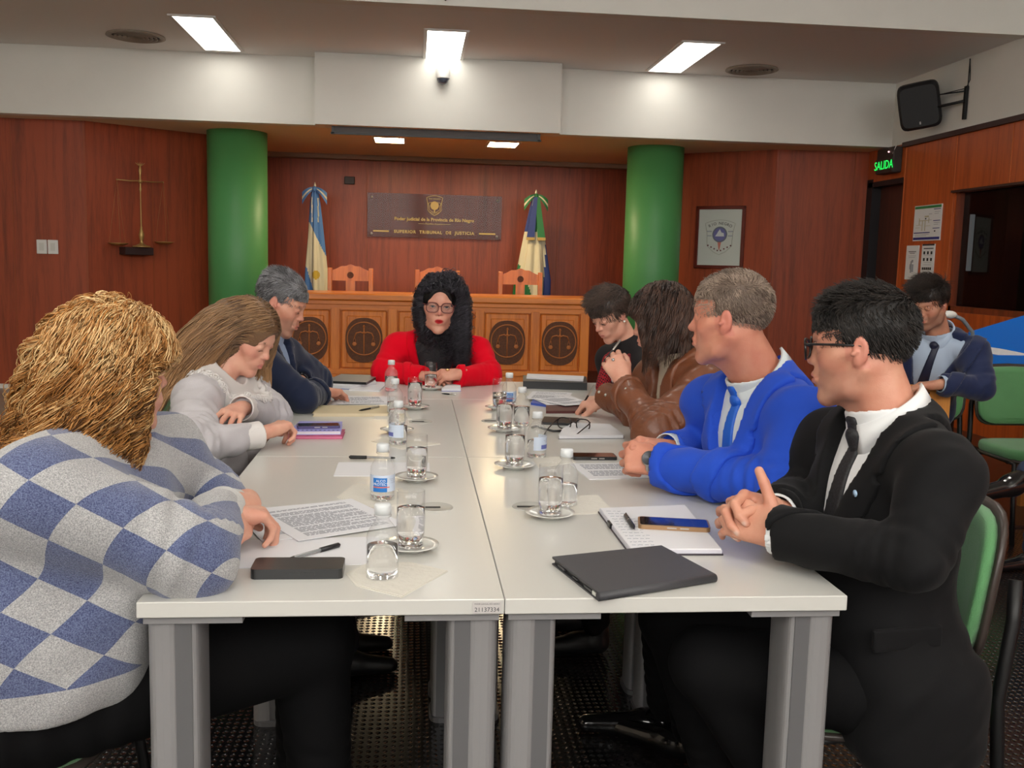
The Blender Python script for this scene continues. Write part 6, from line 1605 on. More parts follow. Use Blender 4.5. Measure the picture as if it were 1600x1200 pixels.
# ---------------------------------------------------------------- man in the bright blue suit
def man_blue():
    p, off = person('person with short greying hair in a bright blue suit and tie, hands folded, wristwatch', (.93, .75, 0))
    H = Head((.612, .760, 1.176), (-.84, .54, -.04), size=.91)
    T = Torso((.87, .74, .50), (.715, .765, 1.005), (.64, .960, .935), (.735, .560, .955))
    wL, wR = (.470, .785, .806), (.510, .895, .826)
    aL = (T.shL, (.680, .520, .812), wL); aR = (T.shR, (.68, 1.02, .805), wR)
    parts = head_mesh(H, T.neck, eyes='open', gaze=(-.8, .6, 0), necr=.064, stub=.10, jaw=1.08, wide=1.04, nose=1.04)
    parts.append(hand_mesh(wL, (-.86, .46, .16), (-.38, -.78, .50), right=False, curl=(.74, .76, .80, .84), size=1.05, thumb=(.35, .3), farm=aL[1], h=.0026))
    parts.append(hand_mesh(wR, (-.95, -.05, .12), (.15, .55, .80), right=True, curl=(.78, .80, .82, .85), size=1.03, thumb=(.5, .2), farm=aR[1], h=.0026))
    parts.append(body_core(T, [aR, aL])); body(p, off, parts, skin_red)
    jm = plain('bright_blue_suit', (34, 76, 192), .75, spec=.2, sheen=.08, bump=.12, bscale=800); ws = plain('pale_shirt', (206, 214, 218), .7)
    j, sh = suit(p, off, T, H, [aL, aR], jm, ws, plain('blue_tie', (22, 92, 196), .45), necr=.064, vz=-.30, slope=.27, girth=1.12, belly=.05, h=.007, shirt_h=.0042, seed=9, inf=.017, sr=(.070, .062, .058, .046), noise=.0045, fold=.008)
    mb = MB(); mb.lathe([(.001, 0), (.008, .001), (.008, .003), (.001, .004)], n=14); A = np.array([T.R, T.U, T.F]).T; mb.xf(A, T.p(-.090, .118, -.08)-off); mb.build('lapel_pin', plain('pin_enamel', (170, 200, 230), .3), j)
    d = nrm(np.array(wL)-np.array(aL[1])); sd = nrm(np.cross(d, (0, 0, 1)))
    mb = MB()
    for i in range(4): mb.sphere(np.array(wL)-d*(.025+.013*i)+sd*.040-np.array([0, 0, .018])-off, .006, 10)
    mb.build('cuff_buttons', plain('button_grey', (176, 176, 180), .3), j)
    # watch
    hd = nrm(np.array([-.80, .56, .12])); c = np.array(wL)+hd*.030; d = hd; mb = MB(); M_ = np.array([nrm(np.cross(d, (0, 0, 1))), d, (0, 0, 1)])
    u = nrm(np.cross(d, (0, 0, 1))); w = np.cross(u, d)
    mb.tube([c+.0305*cos(a)*u+.0245*sin(a)*w-off for a in np.linspace(0, 2*pi, 25)[:-1]], .0065, 8, closed=True); wt = mb.build('wristwatch', plain('steel', (200, 196, 190), .3, metal=.9), p)
    q_ = np.array([-.30, -.85, .42]); nrmw = nrm(q_-hd*np.dot(q_, hd)); A = np.array([d, np.cross(nrmw, d), nrmw]).T; fc = c+.028*nrmw-off
    mb = MB(); mb.lathe([(.001, 0), (.020, 0), (.0205, .006), (.018, .009)], n=28); mb.xf(A, fc); mb.build('watch_case', plain('steel', (200, 196, 190), .3, metal=.9), wt)
    mb = MB(); mb.lathe([(.0175, .0085), (.001, .0092)], n=28); mb.xf(A, fc); mb.build('watch_dial', plain('dial_dark', (34, 40, 52), .2), wt)
    legs(p, off, T, (.50, .66, .53), (.50, .88, .53), (.58, .80, .10), (.55, .95, .10), blackcloth, r=(.105, .078, .07, .05))
    shoe(p, off, (.60, .80, 0), (.42, .98, 0), plain('polished_black_leather', (14, 14, 16), .12, coat=.8)); shoe(p, off, (.58, .95, 0), (.34, 1.0, 0), plain('polished_black_leather', (14, 14, 16), .12, coat=.8))
    hm = hair_mat('greying_brown_hair', (72, 56, 46), (168, 148, 132), .55)
    short_hair(p, H, hm, off, n=6500, L=.013, th=.006, side=.5, up=.22, back=-.35, seed=8, r=.0009, top_extra=.006, hair_line=[face_cut(H, .110, -.005, rx=.074), ('s', P_box(H.w(0, .085, -.05), (.12, .058, .095), .01, H.M), .008), low_cut(H, -.068)])
man_blue()

# ---------------------------------------------------------------- woman in white blouse
def woman_white():
    p, off = person('person with long brown hair and white lace-collared blouse, writing', (-.9, 1.6, 0))
    H = Head((-.690, 1.630, 1.045), (.80, -.32, -.50), size=.92)
    T = Torso((-.93, 1.62, .50), (-.775, 1.600, .895), (-.805, 1.43, .860), (-.715, 1.76, .850))
    wR, wL = (-.622, 1.268, .785), (-.672, 1.46, .835)
    aR = (T.shR, (-.765, 1.165, .775), wR); aL = (T.shL, (-.63, 1.70, .785), wL)
    parts = head_mesh(H, T.neck, fem=True, eyes='down', gaze=H.M[1], nose=1.0, necr=.046)
    parts.append(hand_mesh((-.585, 1.308, .790), (.58, .72, .18), (-.25, -.2, .95), right=True, curl=(.62, .66, .72, .75), size=.90, thumb=(.55, .35), farm=aR[1], h=.0026))
    parts.append(hand_mesh((-.678, 1.42, .842), (-.12, -1.0, -.06), (.25, -.1, .95), right=False, curl=(.18, .2, .25, .3), size=.88, farm=aL[1], h=.0026, spread=.12))
    parts.append(body_core(T, [aR, aL])); body(p, off, parts, skin_b)
    bm = plain('white_blouse', (184, 180, 184), .55, sheen=.2, bump=.15, bscale=300)
    o = torso_ops(T, .012, 1.02, bust=.035, belly=.02, hem=.02, shr=.05)
    o += sleeve_ops(*aR, r=(.066, .062, .062, .034), inf=.004, fold=.009, seed=2, k=.04); o += sleeve_ops(*aL, r=(.062, .058, .056, .034), inf=.004, fold=.009, seed=5, k=.04)
    o.append(('s', P_rc(T.p(0, .0, -.01), T.p(0, .05, .14), .056, .085), .004))
    f = Field(o, .0075); f.displace(cloth_noise(.006, 42, 2.0)); V, F = f.mesh(1); b = mesh_obj('blouse', V, F, bm, p, off=off)
    # lace collar: a wide raised ring with a scalloped edge and small holes
    lace = plain('white_lace', (214, 210, 208), .7)
    def lm(P):
        l = (P-T.neck.astype(np.float32))@T.M.T.astype(np.float32); a = np.arctan2(l[:, 0], l[:, 1]-.03); r = np.sqrt(l[:, 0]**2+(l[:, 1]-.03)**2+(np.minimum(l[:, 2], 0))**2*.5)
        edge = .132+.009*np.abs(np.sin(a*11)); hole = .0058-np.sqrt(((a*.118+.012) % .024-.012)**2+(r-.118)**2)*1.0
        return np.maximum.reduce([r-edge, hole, -l[:, 2]-.16])
    V, F = shell_part(Field(o, .0045), .009, lm, smooth=1); lc = mesh_obj('lace_collar', V, F, lace, b, off=off)
    l = T.loc(V); an = np.arctan2(l[:, 0], l[:, 1]-.03); rr = np.sqrt(l[:, 0]**2+(l[:, 1]-.03)**2); nv = vnormals(V, F); mb = MB()
    for k in range(46):
        a0 = -pi+2*pi*(k+.5)/46; m = np.abs((an-a0+pi) % (2*pi)-pi) < .06
        if not m.any(): continue
        i = np.nonzero(m)[0][np.argmax(rr[m]+.3*l[m][:, 2])]; n_ = nrm(nv[i]+np.array([0, 0, .3])); e1 = nrm(np.cross(n_, (.3, .2, .9))); e2 = np.cross(n_, e1)
        for rad_, t_ in ((.0085, .0019), (.0035, .0012)): mb.tube([V[i]+n_*.002+rad_*(cos(q)*e1+sin(q)*e2)-off for q in np.linspace(0, 2*pi, 13)[:-1]], t_, 5, closed=True)
    mb.build('scalloped_edge', lace, lc)
    for w, e in ((wR, aR[1]), (wL, aL[1])):
        d = nrm(np.array(w)-np.array(e)); c = ring_cuff(b, off, np.array(w)+d*.006, d, .040, lace, ln=.055, back=.03, th=.005, name='lace_cuff')
    d = nrm(np.array([.55, .72, .18])); c = np.array(wR)+d*.022; u = nrm(np.cross(d, (0, 0, 1))); w = np.cross(u, d)
    mb = MB(); mb.tube([c+.026*cos(a)*u+.021*sin(a)*w-off for a in np.linspace(0, 2*pi, 25)[:-1]], .0016, 6, closed=True); mb.sphere(c+.026*u*.8+.013*w-off, .005, 10); mb.build('bracelet', plain('gold_jewel', (212, 170, 120), .25, metal=.8), p)
    legs(p, off, T, (-.46, 1.50, .53), (-.46, 1.72, .53), (-.36, 1.42, .10), (-.44, 1.60, .10), plain('dark_navy_trousers', (24, 26, 38), .8))
    shoe(p, off, (-.40, 1.40, 0.0), (-.22, 1.42, 0.0), blk); shoe(p, off, (-.42, 1.56, 0), (-.24, 1.60, 0), blk)
    hm = hair_mat('light_brown_hair', (84, 60, 44), (206, 160, 112), .4)
    V, F = hair_cap(H, .010, [face_cut(H, .126, -.025, rz=.104, rx=.072), low_cut(H, -.03, .0, .2)], extra=[('a', P_ell(H.w(0, -.05, -.06), (.074, .05, .09), H.M), .03)]); Nn = vnormals(V, F); Lc = H.loc(V)
    gr = []
    for q, (n, infl, L) in enumerate([(1700, 1.03, .40), (1500, 1.09, .42)]):
        ids = pick(V, n, 60+q, Lc[:, 2] > -.04); R0 = V[ids]; L0 = Lc[ids]; sgn = np.sign(L0[:, 0]-.012+.006*np.sin(L0[:, 1]*500))[:, None]
        d0 = Nn[ids]*.15+sgn*H.M[0]*.9-H.M[1]*.5-H.M[2]*.3; near = (sgn[:, 0] > 0); d0 /= np.linalg.norm(d0, axis=1, keepdims=True)
        ell = [(H.w(0, -.012, .030), np.array([.077, .100, .096])*infl, H.M), (H.w(0, -.012, -.05), np.array([.070, .075, .095])*infl, H.M), (T.p(0, .0, -.13), np.array([.19, .125, .175])*(1+.03*q), T.M)]
        cap_ = [(T.shR, T.p(0, 0, -.03), .062), (T.shL, T.p(0, 0, -.03), .062), (T.shR, aR[1], .072)]
        cl = clumps(R0, 90, q)
        bk = np.where(near[:, None], np.array([[-.26, .0, 0]]), np.array([[-.02, 0., 0]]))
        pth, rd = grow(R0, d0, L, 24, comb=lambda P, t: bk, face=(H, .066, .085, sgn[:, 0], np.where(near, .018, .06)), pull=.35, grav=.40, stiff=.8, ell=ell, cap=cap_, curl=(.0025, .16), clump=cl, seed=70+q, r=.0016, jit=.01)
        gr.append((pth, rd, cl, lambda s, P: np.clip(s[:, None]*.45+.62*np.linspace(0, 1, P.shape[1])[None]**1.3, 0, 1)))
    gr.append(brows(H, fem=True)); gr.append(lashes(H, True)); gr[-1] = (gr[-1][0], gr[-1][1], None, lambda s, P: s*0); gr[-2] = (gr[-2][0], gr[-2][1], None, lambda s, P: s*.2)
    hair_obj(p, gr, (V, F), hm, off, seed=3, cap_shade=.12)
woman_white()

# ---------------------------------------------------------------- man in navy sweater with grey hair
def man_grey():
    p, off = person('person with grey hair and navy jacket, head bowed, arms folded', (-.9, 2.24, 0))
    H = Head((-.658, 2.200, 1.126), (.90, -.12, -.40), size=.93)
    T = Torso((-.92, 2.24, .50), (-.735, 2.22, .965), (-.720, 2.04, .920), (-.670, 2.40, .910))
    wR, wL = (-.510, 2.21, .790), (-.600, 2.36, .815)
    aR = (T.shR, (-.560, 2.01, .795), wR); aL = (T.shL, (-.55, 2.52, .80), wL)
    parts = head_mesh(H, T.neck, eyes='down', gaze=H.M[1], necr=.056, stub=.35, jaw=1.02)
    parts.append(hand_mesh(wR, (.55, .70, -.1), (-.1, .1, 1), right=True, curl=(.4, .4, .4, .4), farm=aR[1], h=.003)); parts.append(hand_mesh(wL, (-.05, -1, -.25), (.45, -.2, .9), right=False, curl=(.3, .3, .3, .3), farm=aL[1], h=.003))
    parts.append(body_core(T, [aR, aL])); body(p, off, parts, skin_a)
    jm = plain('navy_wool', (30, 38, 62), .85, spec=.2, sheen=.2, bump=.2, bscale=500)
    j, sh = suit(p, off, T, H, [aL, aR], jm, plain('light_blue_shirt', (150, 168, 198), .7), None, vz=-.16, slope=.36, girth=1.05, belly=.03, h=.009, seed=6, sr=(.064, .052, .052, .043), cuffs=False, noise=.005, fold=.008, lapels=True, lap=.035)
    d = nrm(np.array(wL)-np.array(aL[1])); u = nrm(np.cross(d, (0, 0, 1))); w = np.cross(u, d); c = np.array(wL)+d*.006
    mb = MB(); mb.tube([c+.029*cos(a)*u+.024*sin(a)*w-off for a in np.linspace(0, 2*pi, 21)[:-1]], .005, 8, closed=True); mb.sphere(c+.026*w-off, (.014, .014, .006), 14); mb.build('wristwatch', plain('dark_watch', (40, 40, 44), .25, metal=.5), p)
    legs(p, off, T, (-.46, 2.14, .53), (-.46, 2.34, .53), (-.44, 2.10, .10), (-.44, 2.34, .10), blackcloth)
    shoe(p, off, (-.45, 2.08, 0), (-.26, 2.06, 0), blk); shoe(p, off, (-.45, 2.34, 0), (-.26, 2.34, 0), blk)
    hm = hair_mat('salt_and_pepper_hair', (52, 50, 52), (168, 168, 172), .5)
    g = short_hair(p, H, hm, off, n=4200, L=.018, th=.005, side=.1, up=.3, back=.3, seed=12, r=.0011, top_extra=.008, hair_line=[face_cut(H, .116, -.01), ('s', P_box(H.w(0, .085, -.05), (.12, .056, .090), .01, H.M), .008), low_cut(H, -.07)])
    b_, r_ = brows(H); V, F = tubes(b_, r_, 3); mesh_obj('eyebrows', V, F, plain('brow_dark', (58, 48, 44), .7), p, off=off)
    b_, r_ = lashes(H, True); V, F = tubes(b_, r_, 3); mesh_obj('eyelashes', V, F, plain('brow_dark', (58, 48, 44), .7), p, off=off)
man_grey()

# ---------------------------------------------------------------- woman in red at the head
def woman_red():
    p, off = person('person with black curly hair, glasses and red jacket, facing the camera', (-.04, 3.3, 0))
    H = Head((-.045, 2.950, 1.098), (.03, -.985, -.10), up=(.04, 0, 1), size=.99)
    T = Torso((-.04, 3.34, .52), (-.050, 3.060, .930), (-.235, 3.075, .885), (.145, 3.050, .880))
    wR, wL = (-.105, 2.815, .785), (.045, 2.800, .785)
    aR = (T.shR, (-.300, 2.955, .785), wR); aL = (T.shL, (.195, 2.930, .782), wL)
    parts = head_mesh(H, T.neck, fem=True, eyes='open', mouth='open', lips=1.0, gaze=(.02, -1, -.06), necr=.047, wide=1.02)
    parts.append(hand_mesh(wR, (.95, -.12, -.05), (0, -.45, .9), right=True, curl=(.45, .5, .5, .55), size=.9, farm=aR[1], h=.0026)); parts.append(hand_mesh((.05, 2.79, .80), (-.95, -.15, -.05), (0, -.55, .85), right=False, curl=(.45, .5, .5, .5), size=.9, farm=aL[1], h=.0026))
    parts.append(body_core(T, [aR, aL])); body(p, off, parts, skin_r)
    jm = plain('red_jacket', (220, 0, 32), .9, spec=.15, sheen=.05, bump=.1, bscale=600)
    j, sh = suit(p, off, T, H, [aR, aL], jm, plain('black_blouse', (38, 38, 42), .7), None, necr=.047, vz=-.40, slope=.24, girth=.98, belly=0, h=.0075, seed=14, sr=(.058, .052, .050, .042), cuffs=False, noise=.0035, fold=.006, lap=.035, inf=.014)
    o = torso_ops(T, .004, .9, bust=.03); o.append(('a', P_rc(T.p(0, .0, -.02), T.p(0, .012, .030), .062, .056), .01)); f = Field(o, .007); f.displace(cloth_noise(.005, 60, 4.0)); V, F = f.mesh(1); mesh_obj('ruffled_blouse', V, F, plain('black_blouse', (38, 38, 42), .7), sh, off=off)
    eyeglass(p, H, plain('brown_red_frame', (96, 42, 42), .3), off, hw=.0275, hh=.022, rt_=.0021)
    for s in (-1, 1):
        mb = MB(); mb.sphere(H.w(s*.078, .004, -.048)-off, .0065, 12); mb.sphere(H.w(s*.078, .002, -.034)-off, .004, 10); mb.build('earring', plain('pearl', (226, 222, 214), .2), p)
    mb = MB(); mb.sphere((-.005, 2.785, .818)-off, (.010, .006, .006), 10); mb.build('ring', plain('gold_jewel', (212, 170, 120), .25, metal=.8), p)
    legs(p, off, T, (-.14, 2.98, .53), (.08, 2.98, .53), (-.14, 2.80, .10), (.06, 2.80, .10), blackcloth)
    shoe(p, off, (-.14, 2.82, 0), (-.16, 2.64, 0), blk); shoe(p, off, (.06, 2.82, 0), (.05, 2.64, 0), blk)
    hm = hair_mat('black_curly_hair', (7, 7, 10), (74, 70, 80), .36)
    V, F = hair_cap(H, .010, [face_cut(H, .128, -.02, rz=.115, ry=.080, rx=.076), low_cut(H, -.05, .02, .2)], extra=[('a', P_ell(H.w(0, -.02, .100), (.050, .055, .040), H.M), .02), ('a', P_ell(H.w(0, -.05, -.07), (.075, .045, .10), H.M), .03)]); Nn = vnormals(V, F); Lc = H.loc(V); gr = []
    for q, (n, infl, L) in enumerate([(1700, 1.0, .29), (1500, 1.07, .30)]):
        ids = pick(V, n, 80+q, (Lc[:, 2] > -.05)); R0 = V[ids]; L0 = Lc[ids]; sgn = np.sign(L0[:, 0]+.016*np.sin(L0[:, 1]*430+L0[:, 0]*300))[:, None]
        d0 = Nn[ids]*(.5+.3*q)+sgn*H.M[0]*.5-H.M[1]*.25; d0 /= np.linalg.norm(d0, axis=1, keepdims=True)
        ell = [(H.w(0, -.012, .030), np.array([.076, .094, .096])*infl, H.M), (H.w(0, -.0, -.06), np.array([.064, .080, .085])*infl, H.M), (T.p(0, .0, -.14), np.array([.17, .13, .17])*(1+.02*q), T.M)]
        cl = clumps(R0, 120, q)
        # more of it falls to her left shoulder and the front
        fr = np.where((sgn < 0), 1.0, -1.2)*H.M[1][None]*.16
        pth, rd = grow(R0, d0, L*np.where(sgn[:, 0] < 0, 1.12, .50), 40, comb=lambda P, t: fr*(t > .35), grav=.38, stiff=.8, ell=ell, cap=[(T.shR, T.p(0, 0, -.03), .066), (T.shL, T.p(0, 0, -.03), .066)], curl=(.014+.004*q, .050), clump=cl, seed=90+q, r=.0014, jit=.08, pull=.5, face=(H, .067, .105, sgn[:, 0], .025))
        gr.append((pth, rd, cl))
    ids = pick(V, 900, 97, (Lc[:, 1] > .0) & (Lc[:, 2] > .075)); R0 = V[ids]; d0 = Nn[ids]*.9-H.M[1]*.3+H.M[0]*np.sign(Lc[ids][:, :1])*.5; d0 /= np.linalg.norm(d0, axis=1, keepdims=True)
    cl = clumps(R0, 70, 5); pth, rd = grow(R0, d0, .085, 18, grav=.35, stiff=.85, ell=[(H.w(0, -.012, .030), np.array([.082, .100, .105]), H.M)], curl=(.009, .035), clump=cl, seed=98, r=.0013, jit=.08, pull=.4, face=(H, .068, .095, np.sign(Lc[ids][:, 0]), .03)); gr.append((pth, rd, cl))
    b_, r_ = brows(H, fem=True, th=.0014); gr.append((b_, r_)); b_, r_ = lashes(H); gr.append((b_, r_*1.2))
    hair_obj(p, gr, (V, F), hm, off, seed=4, cap_shade=.0)
woman_red()

# ---------------------------------------------------------------- woman with short hair and red scarf
def woman_short():
    p, off = person('person with short dark hair and a red scarf, looking down', (.93, 2.55, 0))
    H = Head((.668, 2.500, 1.096), (-.72, -.42, -.52), size=.88)
    T = Torso((.95, 2.58, .50), (.775, 2.52, .945), (.715, 2.70, .885), (.815, 2.36, .885))
    aL = (T.shL, (.84, 2.30, .70), (.70, 2.36, .655)); aR = (T.shR, (.74, 2.78, .70), (.66, 2.66, .655))
    parts = head_mesh(H, T.neck, fem=True, eyes='down', gaze=H.M[1], nose=1.04, necr=.046)
    for a, r in ((aR, True), (aL, False)): parts.append(hand_mesh(a[2], (-.8, 0, -.3), (0, 0, 1), right=r, curl=(.5, .5, .5, .5), size=.9, farm=a[1], h=.004))
    parts.append(body_core(T, [aR, aL])); body(p, off, parts, skin_b)
    bt = plain('black_knit_top', (20, 18, 22), .85)
    o = torso_ops(T, .01, .98, bust=.03); o += sleeve_ops(*aR, fold=.005, seed=1); o += sleeve_ops(*aL, fold=.005, seed=2); o.append(('a', P_rc(T.p(0, 0, -.03), T.p(0, .01, .02), .058, .054), .01))
    f = Field(o, .010); V, F = f.mesh(1); tp = mesh_obj('top', V, F, bt, p, off=off)
    m, nt, b = _new('red_checked_scarf'); v = objcoord(nt, (1, 1, 1), (.3, .2, .78)); ck = N(nt, 'ShaderNodeTexChecker', i_Scale=130.0); nt.links.new(v, ck.inputs['Vector']); ck.inputs[1].default_value = srgb(170, 18, 34); ck.inputs[2].default_value = srgb(60, 14, 24); nt.links.new(ck.outputs[0], b.inputs['Base Color']); b.inputs['Roughness'].default_value = .85
    o = []
    for s in (-1, 1):
        pts = [T.p(0, -.06, .02), T.p(s*.065, -.02, .015), T.p(s*.080, .08, -.03), T.p(s*.070, .150, -.12), T.p(s*.080, .185, -.26), T.p(s*.090, .17, -.38)]
        for i in range(5): o.append(('a', P_rc(pts[i], pts[i+1], .026+.004*i, .030+.004*i, (.004, .02, i, .5), flat=(T.F, .6) if i > 2 else None), .012))
    f = Field(o, .006); V, F = f.mesh(1); mesh_obj('scarf', V, F, m, p, off=off)
    mb = MB(); mb.tube([T.p(.055*cos(a), .06+.075*abs(sin(a)), .0-.10*sin(a)) - off for a in np.linspace(0, pi, 20)], .0028, 8); mb.build('silver_necklace', plain('silver', (206, 206, 210), .2, metal=.9), p)
    mb = MB(); mb.sphere(H.w(-.078, .0, -.036)-off, .005, 10); mb.build('earring', plain('pearl', (226, 222, 214), .2), p)
    legs(p, off, T, (.50, 2.46, .53), (.50, 2.68, .53), (.46, 2.46, .10), (.46, 2.68, .10), blackcloth)
    shoe(p, off, (.47, 2.46, 0), (.26, 2.46, 0), blk); shoe(p, off, (.47, 2.68, 0), (.26, 2.68, 0), blk)
    hm = hair_mat('dark_pixie_hair', (20, 15, 13), (104, 84, 74), .42)
    short_hair(p, H, hm, off, n=4500, L=.032, th=.009, side=.3, up=.30, back=-.6, seed=15, r=.0013, top_extra=.014, hair_line=[face_cut(H, .122, -.028, rz=.082), ('s', P_box(H.w(0, .085, -.05), (.12, .056, .082), .01, H.M), .008), low_cut(H, -.082)], jit=.22)
    b_, r_ = brows(H, fem=True); V, F = tubes(b_, r_, 3); mesh_obj('eyebrows', V, F, plain('brow_dark2', (40, 28, 26), .7), p, off=off)
    b_, r_ = lashes(H, True); V, F = tubes(b_, r_*1.3, 3); mesh_obj('eyelashes', V, F, plain('brow_dark2', (40, 28, 26), .7), p, off=off)
woman_short()

# ---------------------------------------------------------------- woman in brown leather jacket
def woman_brown():
    p, off = person('person with shoulder-length dark hair and brown leather jacket, holding a pen', (.9, 1.65, 0))
    H = Head((.680, 1.690, 1.118), (-.88, .40, -.26), size=.94)
    T = Torso((.92, 1.64, .50), (.745, 1.665, .960), (.705, 1.845, .905), (.785, 1.490, .915))
    wL, wR = (.540, 1.545, .895), (.560, 1.965, .818)
    aL = (T.shL, (.590, 1.345, .792), wL); aR = (T.shR, (.64, 1.80, .79), wR)
    parts = head_mesh(H, T.neck, fem=True, eyes='open', gaze=H.M[1], necr=.047)
    parts.append(hand_mesh((.528, 1.572, .925), (-.28, .50, .62), (-.35, -.70, .45), right=False, curl=(.5, .52, .55, .58), size=.95, thumb=(.5, .4), farm=aL[1], h=.0026))
    parts.append(hand_mesh((.552, 1.975, .806), (-.72, .55, -.22), (-.1, -.3, .95), right=True, curl=(.5, .6, .65, .7), size=.95, thumb=(.5, .4), farm=aR[1], h=.0026))
    parts.append(body_core(T, [aR, aL])); body(p, off, parts, skin_b)
    jm = plain('brown_leather', (116, 66, 40), .45, nscale=14, nvar=.12, bump=.25, bscale=160, coat=.15); cr = plain('cream_blouse', (198, 184, 162), .75)
    j, sh = suit(p, off, T, H, [aL, aR], jm, cr, None, necr=.047, vz=-.34, slope=.14, girth=1.02, belly=.01, h=.0075, seed=21, sr=(.066, .060, .056, .044), cuffs=False, noise=.006, fold=.010, lap=.05, inf=.016)
    for w, e in ((wL, aL[1]), (wR, aR[1])):
        d = nrm(np.array(w)-np.array(e)); c = ring_cuff(j, off, np.array(w), d, .050, jm, ln=.075, back=.06, th=.005)
        u = nrm(np.cross(d, (0, 0, 1)));
        for t in (-.045, -.005):
            mb = MB(); mb.sphere(np.array(w)+d*t+nrm(np.array([-.3, -1, .2])-d*np.dot(d, [-.3, -1, .2]))*.050-off, .006, 12); mb.build('snap_button', plain('steel', (200, 196, 190), .3, metal=.9), c)
    mb = MB(); mb.sphere((.500, 1.600, .990)-off, (.006, .008, .006), 10); mb.build('ring', plain('silver', (206, 206, 210), .2, metal=.9), p)
    legs(p, off, T, (.50, 1.54, .53), (.50, 1.74, .53), (.46, 1.54, .10), (.46, 1.76, .10), blackcloth)
    shoe(p, off, (.47, 1.54, 0), (.26, 1.54, 0), blk); shoe(p, off, (.47, 1.76, 0), (.26, 1.76, 0), blk)
    hm = hair_mat('dark_brown_hair', (26, 18, 16), (92, 66, 54), .36)
    V, F = hair_cap(H, .014, [face_cut(H, .134, -.03, rz=.095, rx=.070), low_cut(H, -.10, .03, .2)], extra=[('a', P_ell(H.w(0, -.03, -.06), (.088, .072, .085), H.M), .03)]); Nn = vnormals(V, F); Lc = H.loc(V); gr = []
    for q, (n, infl, L) in enumerate([(1600, 1.02, .155), (1600, 1.08, .165)]):
        ids = pick(V, n, 120+q, Lc[:, 2] > -.03); R0 = V[ids]; L0 = Lc[ids]; sgn = np.sign(L0[:, 0]+.016*np.sin(L0[:, 1]*430+L0[:, 0]*300))[:, None]
        d0 = Nn[ids]*.25+sgn*H.M[0]*.7-H.M[1]*.15; d0 /= np.linalg.norm(d0, axis=1, keepdims=True)
        ell = [(H.w(0, -.012, .030), np.array([.080, .100, .100])*infl, H.M), (H.w(0, .008, -.065), np.array([.083, .088, .10])*infl, H.M), (T.p(0, .0, -.14), np.array([.17, .13, .15]), T.M)]
        cl = clumps(R0, 110, q)
        pth, rd = grow(R0, d0, L, 20, comb=lambda P, t: (H.M[1]*.05)[None], grav=.5, stiff=.8, ell=ell, cap=[(T.shR, T.p(0, 0, -.03), .062), (T.shL, T.p(0, 0, -.03), .062)], curl=(.004, .10), clump=cl, seed=130+q, r=.0017, jit=.02, pull=.4, face=(H, .066, .06, sgn[:, 0], .062))
        gr.append((pth, rd, cl))
    hair_obj(p, gr, (V, F), hm, off, seed=5, cap_shade=.1)
    return p
woman_brown()
t = pen('slim_pen', 'silver pen held before the mouth of the woman in brown leather', (0, 0), (.10, 0), 0, 'steel', .003); t.location = (.478, 1.648, .975); t.rotation_euler = (0, radians(-48), radians(20))
t = pen('slim_pen', 'pen in the writing hand over the far right pages', (0, 0), (.12, 0), 0, 'steel', .0035); t.location = (.475, 2.03, .764); t.rotation_euler = (0, radians(-52), radians(-60))

# ---------------------------------------------------------------- man in navy suit at the laptop
def man_navy():
    p, off = person('person with dark hair and navy suit typing on a laptop at the right', (2.42, 2.93, 0))
    H = Head((2.205, 2.735, 1.162), (-.78, -.50, -.38), size=.89)
    T = Torso((2.36, 3.10, .50), (2.300, 2.790, .985), (2.160, 2.890, .935), (2.395, 2.655, .940))
    wL, wR = (2.175, 2.520, .815), (2.00, 2.72, .815)
    aL = (T.shL, (2.375, 2.545, .800), wL); aR = (T.shR, (2.08, 2.90, .80), wR)
    parts = head_mesh(H, T.neck, eyes='down', gaze=H.M[1], necr=.056, stub=.45)
    parts.append(hand_mesh(wL, (-.95, .20, -.10), (-.1, 0, 1), right=False, curl=(.3, .3, .3, .35), farm=aL[1], h=.003)); parts.append(hand_mesh(wR, (-.7, -.7, -.10), (0, 0, 1), right=True, curl=(.3, .3, .3, .35), farm=aR[1], h=.003))
    parts.append(body_core(T, [aR, aL])); body(p, off, parts, skin_c)
    jm = plain('navy_suit', (28, 38, 72), .72, spec=.2, sheen=.2, bump=.1, bscale=700)
    suit(p, off, T, H, [aL, aR], jm, plain('pale_blue_shirt', (166, 182, 204), .7), plain('navy_tie', (22, 28, 52), .5), vz=-.30, slope=.34, girth=1.0, h=.009, seed=17, noise=.004, sr=(.064, .057, .052, .042))
    legs(p, off, T, (1.99, 2.84, .53), (2.14, 2.76, .53), (1.96, 2.84, .10), (2.12, 2.76, .10), plain('navy_suit', (28, 38, 72), .72, spec=.2))
    shoe(p, off, (2.02, 2.90, 0), (1.90, 2.72, 0), blk); shoe(p, off, (2.18, 2.84, 0), (2.06, 2.66, 0), blk)
    short_hair(p, H, hair_mat('dark_brown_short_hair', (16, 12, 11), (58, 46, 40), .45), off, n=3500, L=.030, th=.010, side=.3, up=.4, back=-.3, seed=25, r=.0012, top_extra=.025, hair_line=[face_cut(H, .116, -.012), ('s', P_box(H.w(0, .085, -.05), (.12, .056, .090), .01, H.M), .008), low_cut(H, -.07)])
    b_, r_ = brows(H, th=.0016); V, F = tubes(b_, r_, 3); mesh_obj('eyebrows', V, F, plain('brow_dark2', (40, 28, 26), .7), p, off=off)
man_navy()

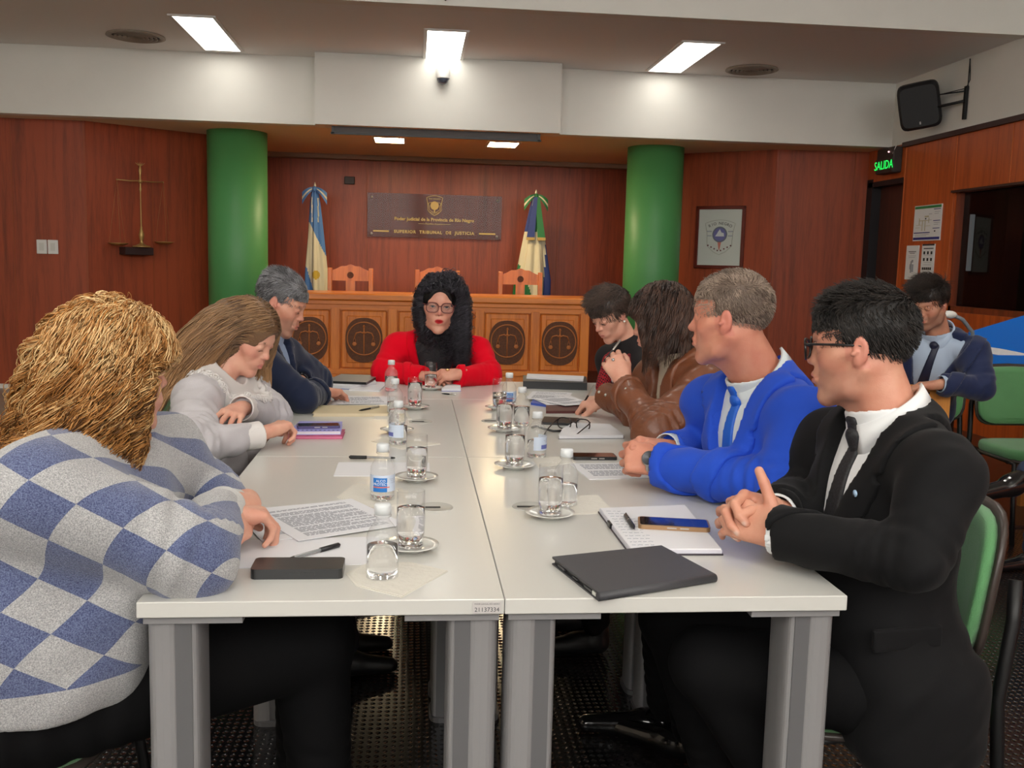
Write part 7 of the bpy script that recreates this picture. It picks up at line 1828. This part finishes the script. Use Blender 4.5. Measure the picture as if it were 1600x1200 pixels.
# ---------------------------------------------------------------- person mostly outside the right edge, one crossed leg in view
def man_edge():
    p, off = person('person at the right edge, jeans leg and black shoe in view', (3.0, 2.3, 0))
    H = Head((3.10, 2.30, 1.18), (-.95, -.2, -.1)); T = Torso((3.10, 2.32, .50), (3.10, 2.30, 1.0), (3.06, 2.48, .95), (3.06, 2.10, .95))
    aR = (T.shR, (2.95, 2.52, .72), (2.78, 2.36, .64)); aL = (T.shL, (2.95, 2.08, .72), (2.78, 2.20, .68))
    parts = head_mesh(H, T.neck, eyes='open', gaze=H.M[1], h=.005)
    for a, r in ((aR, True), (aL, False)): parts.append(hand_mesh(a[2], (-.9, 0, -.2), (0, 0, 1), right=r, curl=(.4, .4, .4, .4), farm=a[1], h=.005))
    parts.append(body_core(T, [aR, aL])); body(p, off, parts, skin_c)
    o = torso_ops(T, .012, 1.05); o += sleeve_ops(*aR, seed=1); o += sleeve_ops(*aL, seed=2); V, F = Field(o, .012).mesh(1); mesh_obj('sweater', V, F, plain('dark_grey_knit', (50, 50, 56), .8), p, off=off)
    legs(p, off, T, (2.64, 2.42, .54), (2.72, 2.20, .60), (2.62, 2.42, .10), (2.365, 2.135, .50), plain('dark_jeans', (40, 54, 82), .8, bump=.3, bscale=500), r=(.09, .072, .066, .055))
    lea = plain('polished_black_leather', (14, 14, 16), .12, coat=.8)
    o = [('a', P_rc((2.36, 2.13, .485), (2.27, 2.11, .455), .043, .041), 0), ('a', P_rc((2.28, 2.11, .450), (2.125, 2.075, .425), .040, .030), .03)]
    V, F = Field(o, .004).mesh(1); s = mesh_obj('shoe', V, F, lea, p, off=off)
    mb = MB(); mb.tube([np.array((2.34, 2.12, .480))-off+.045*np.array([.2*sin(a), cos(a), sin(a)]) for a in np.linspace(0, 2*pi, 21)[:-1]], .005, 6, closed=True); mb.build('buckle_strap', plain('steel', (200, 196, 190), .3, metal=.9), s)
    shoe(p, off, (2.64, 2.42, 0), (2.42, 2.38, 0), lea)
    short_hair(p, H, hair_mat('edge_hair', (16, 12, 11), (58, 46, 40), .45), off, n=900, L=.03, seed=26, r=.0015)
man_edge()

# ================================================================ CHAIRS IN PLACE
c0 = make_chair('green stacking chair under the man in the black suit', (.775, .385, 0), radians(90))
for lab, x, y, r in (('green stacking chair under the man in bright blue', .88, .76, 90), ('green stacking chair under the woman in brown leather', .97, 1.66, 90), ('green stacking chair under the woman with the red scarf', .98, 2.56, 90),
                     ('green stacking chair under the woman in the checked sweater', -.93, .30, -90), ('green stacking chair under the woman in the white blouse', -.97, 1.62, -90), ('green stacking chair under the grey-haired man', -.96, 2.24, -90),
                     ('green stacking chair under the woman in red', -.04, 3.42, 180), ('green stacking chair under the man in the navy suit', 2.42, 3.18, 150), ('green stacking chair at the right edge under the crossed-leg person', 3.14, 2.32, 90),
                     ('empty green stacking chair beside the man in the navy suit, near the right edge', 2.98, 3.02, 180)):
    dup(c0, (x, y, 0), radians(r), lab)
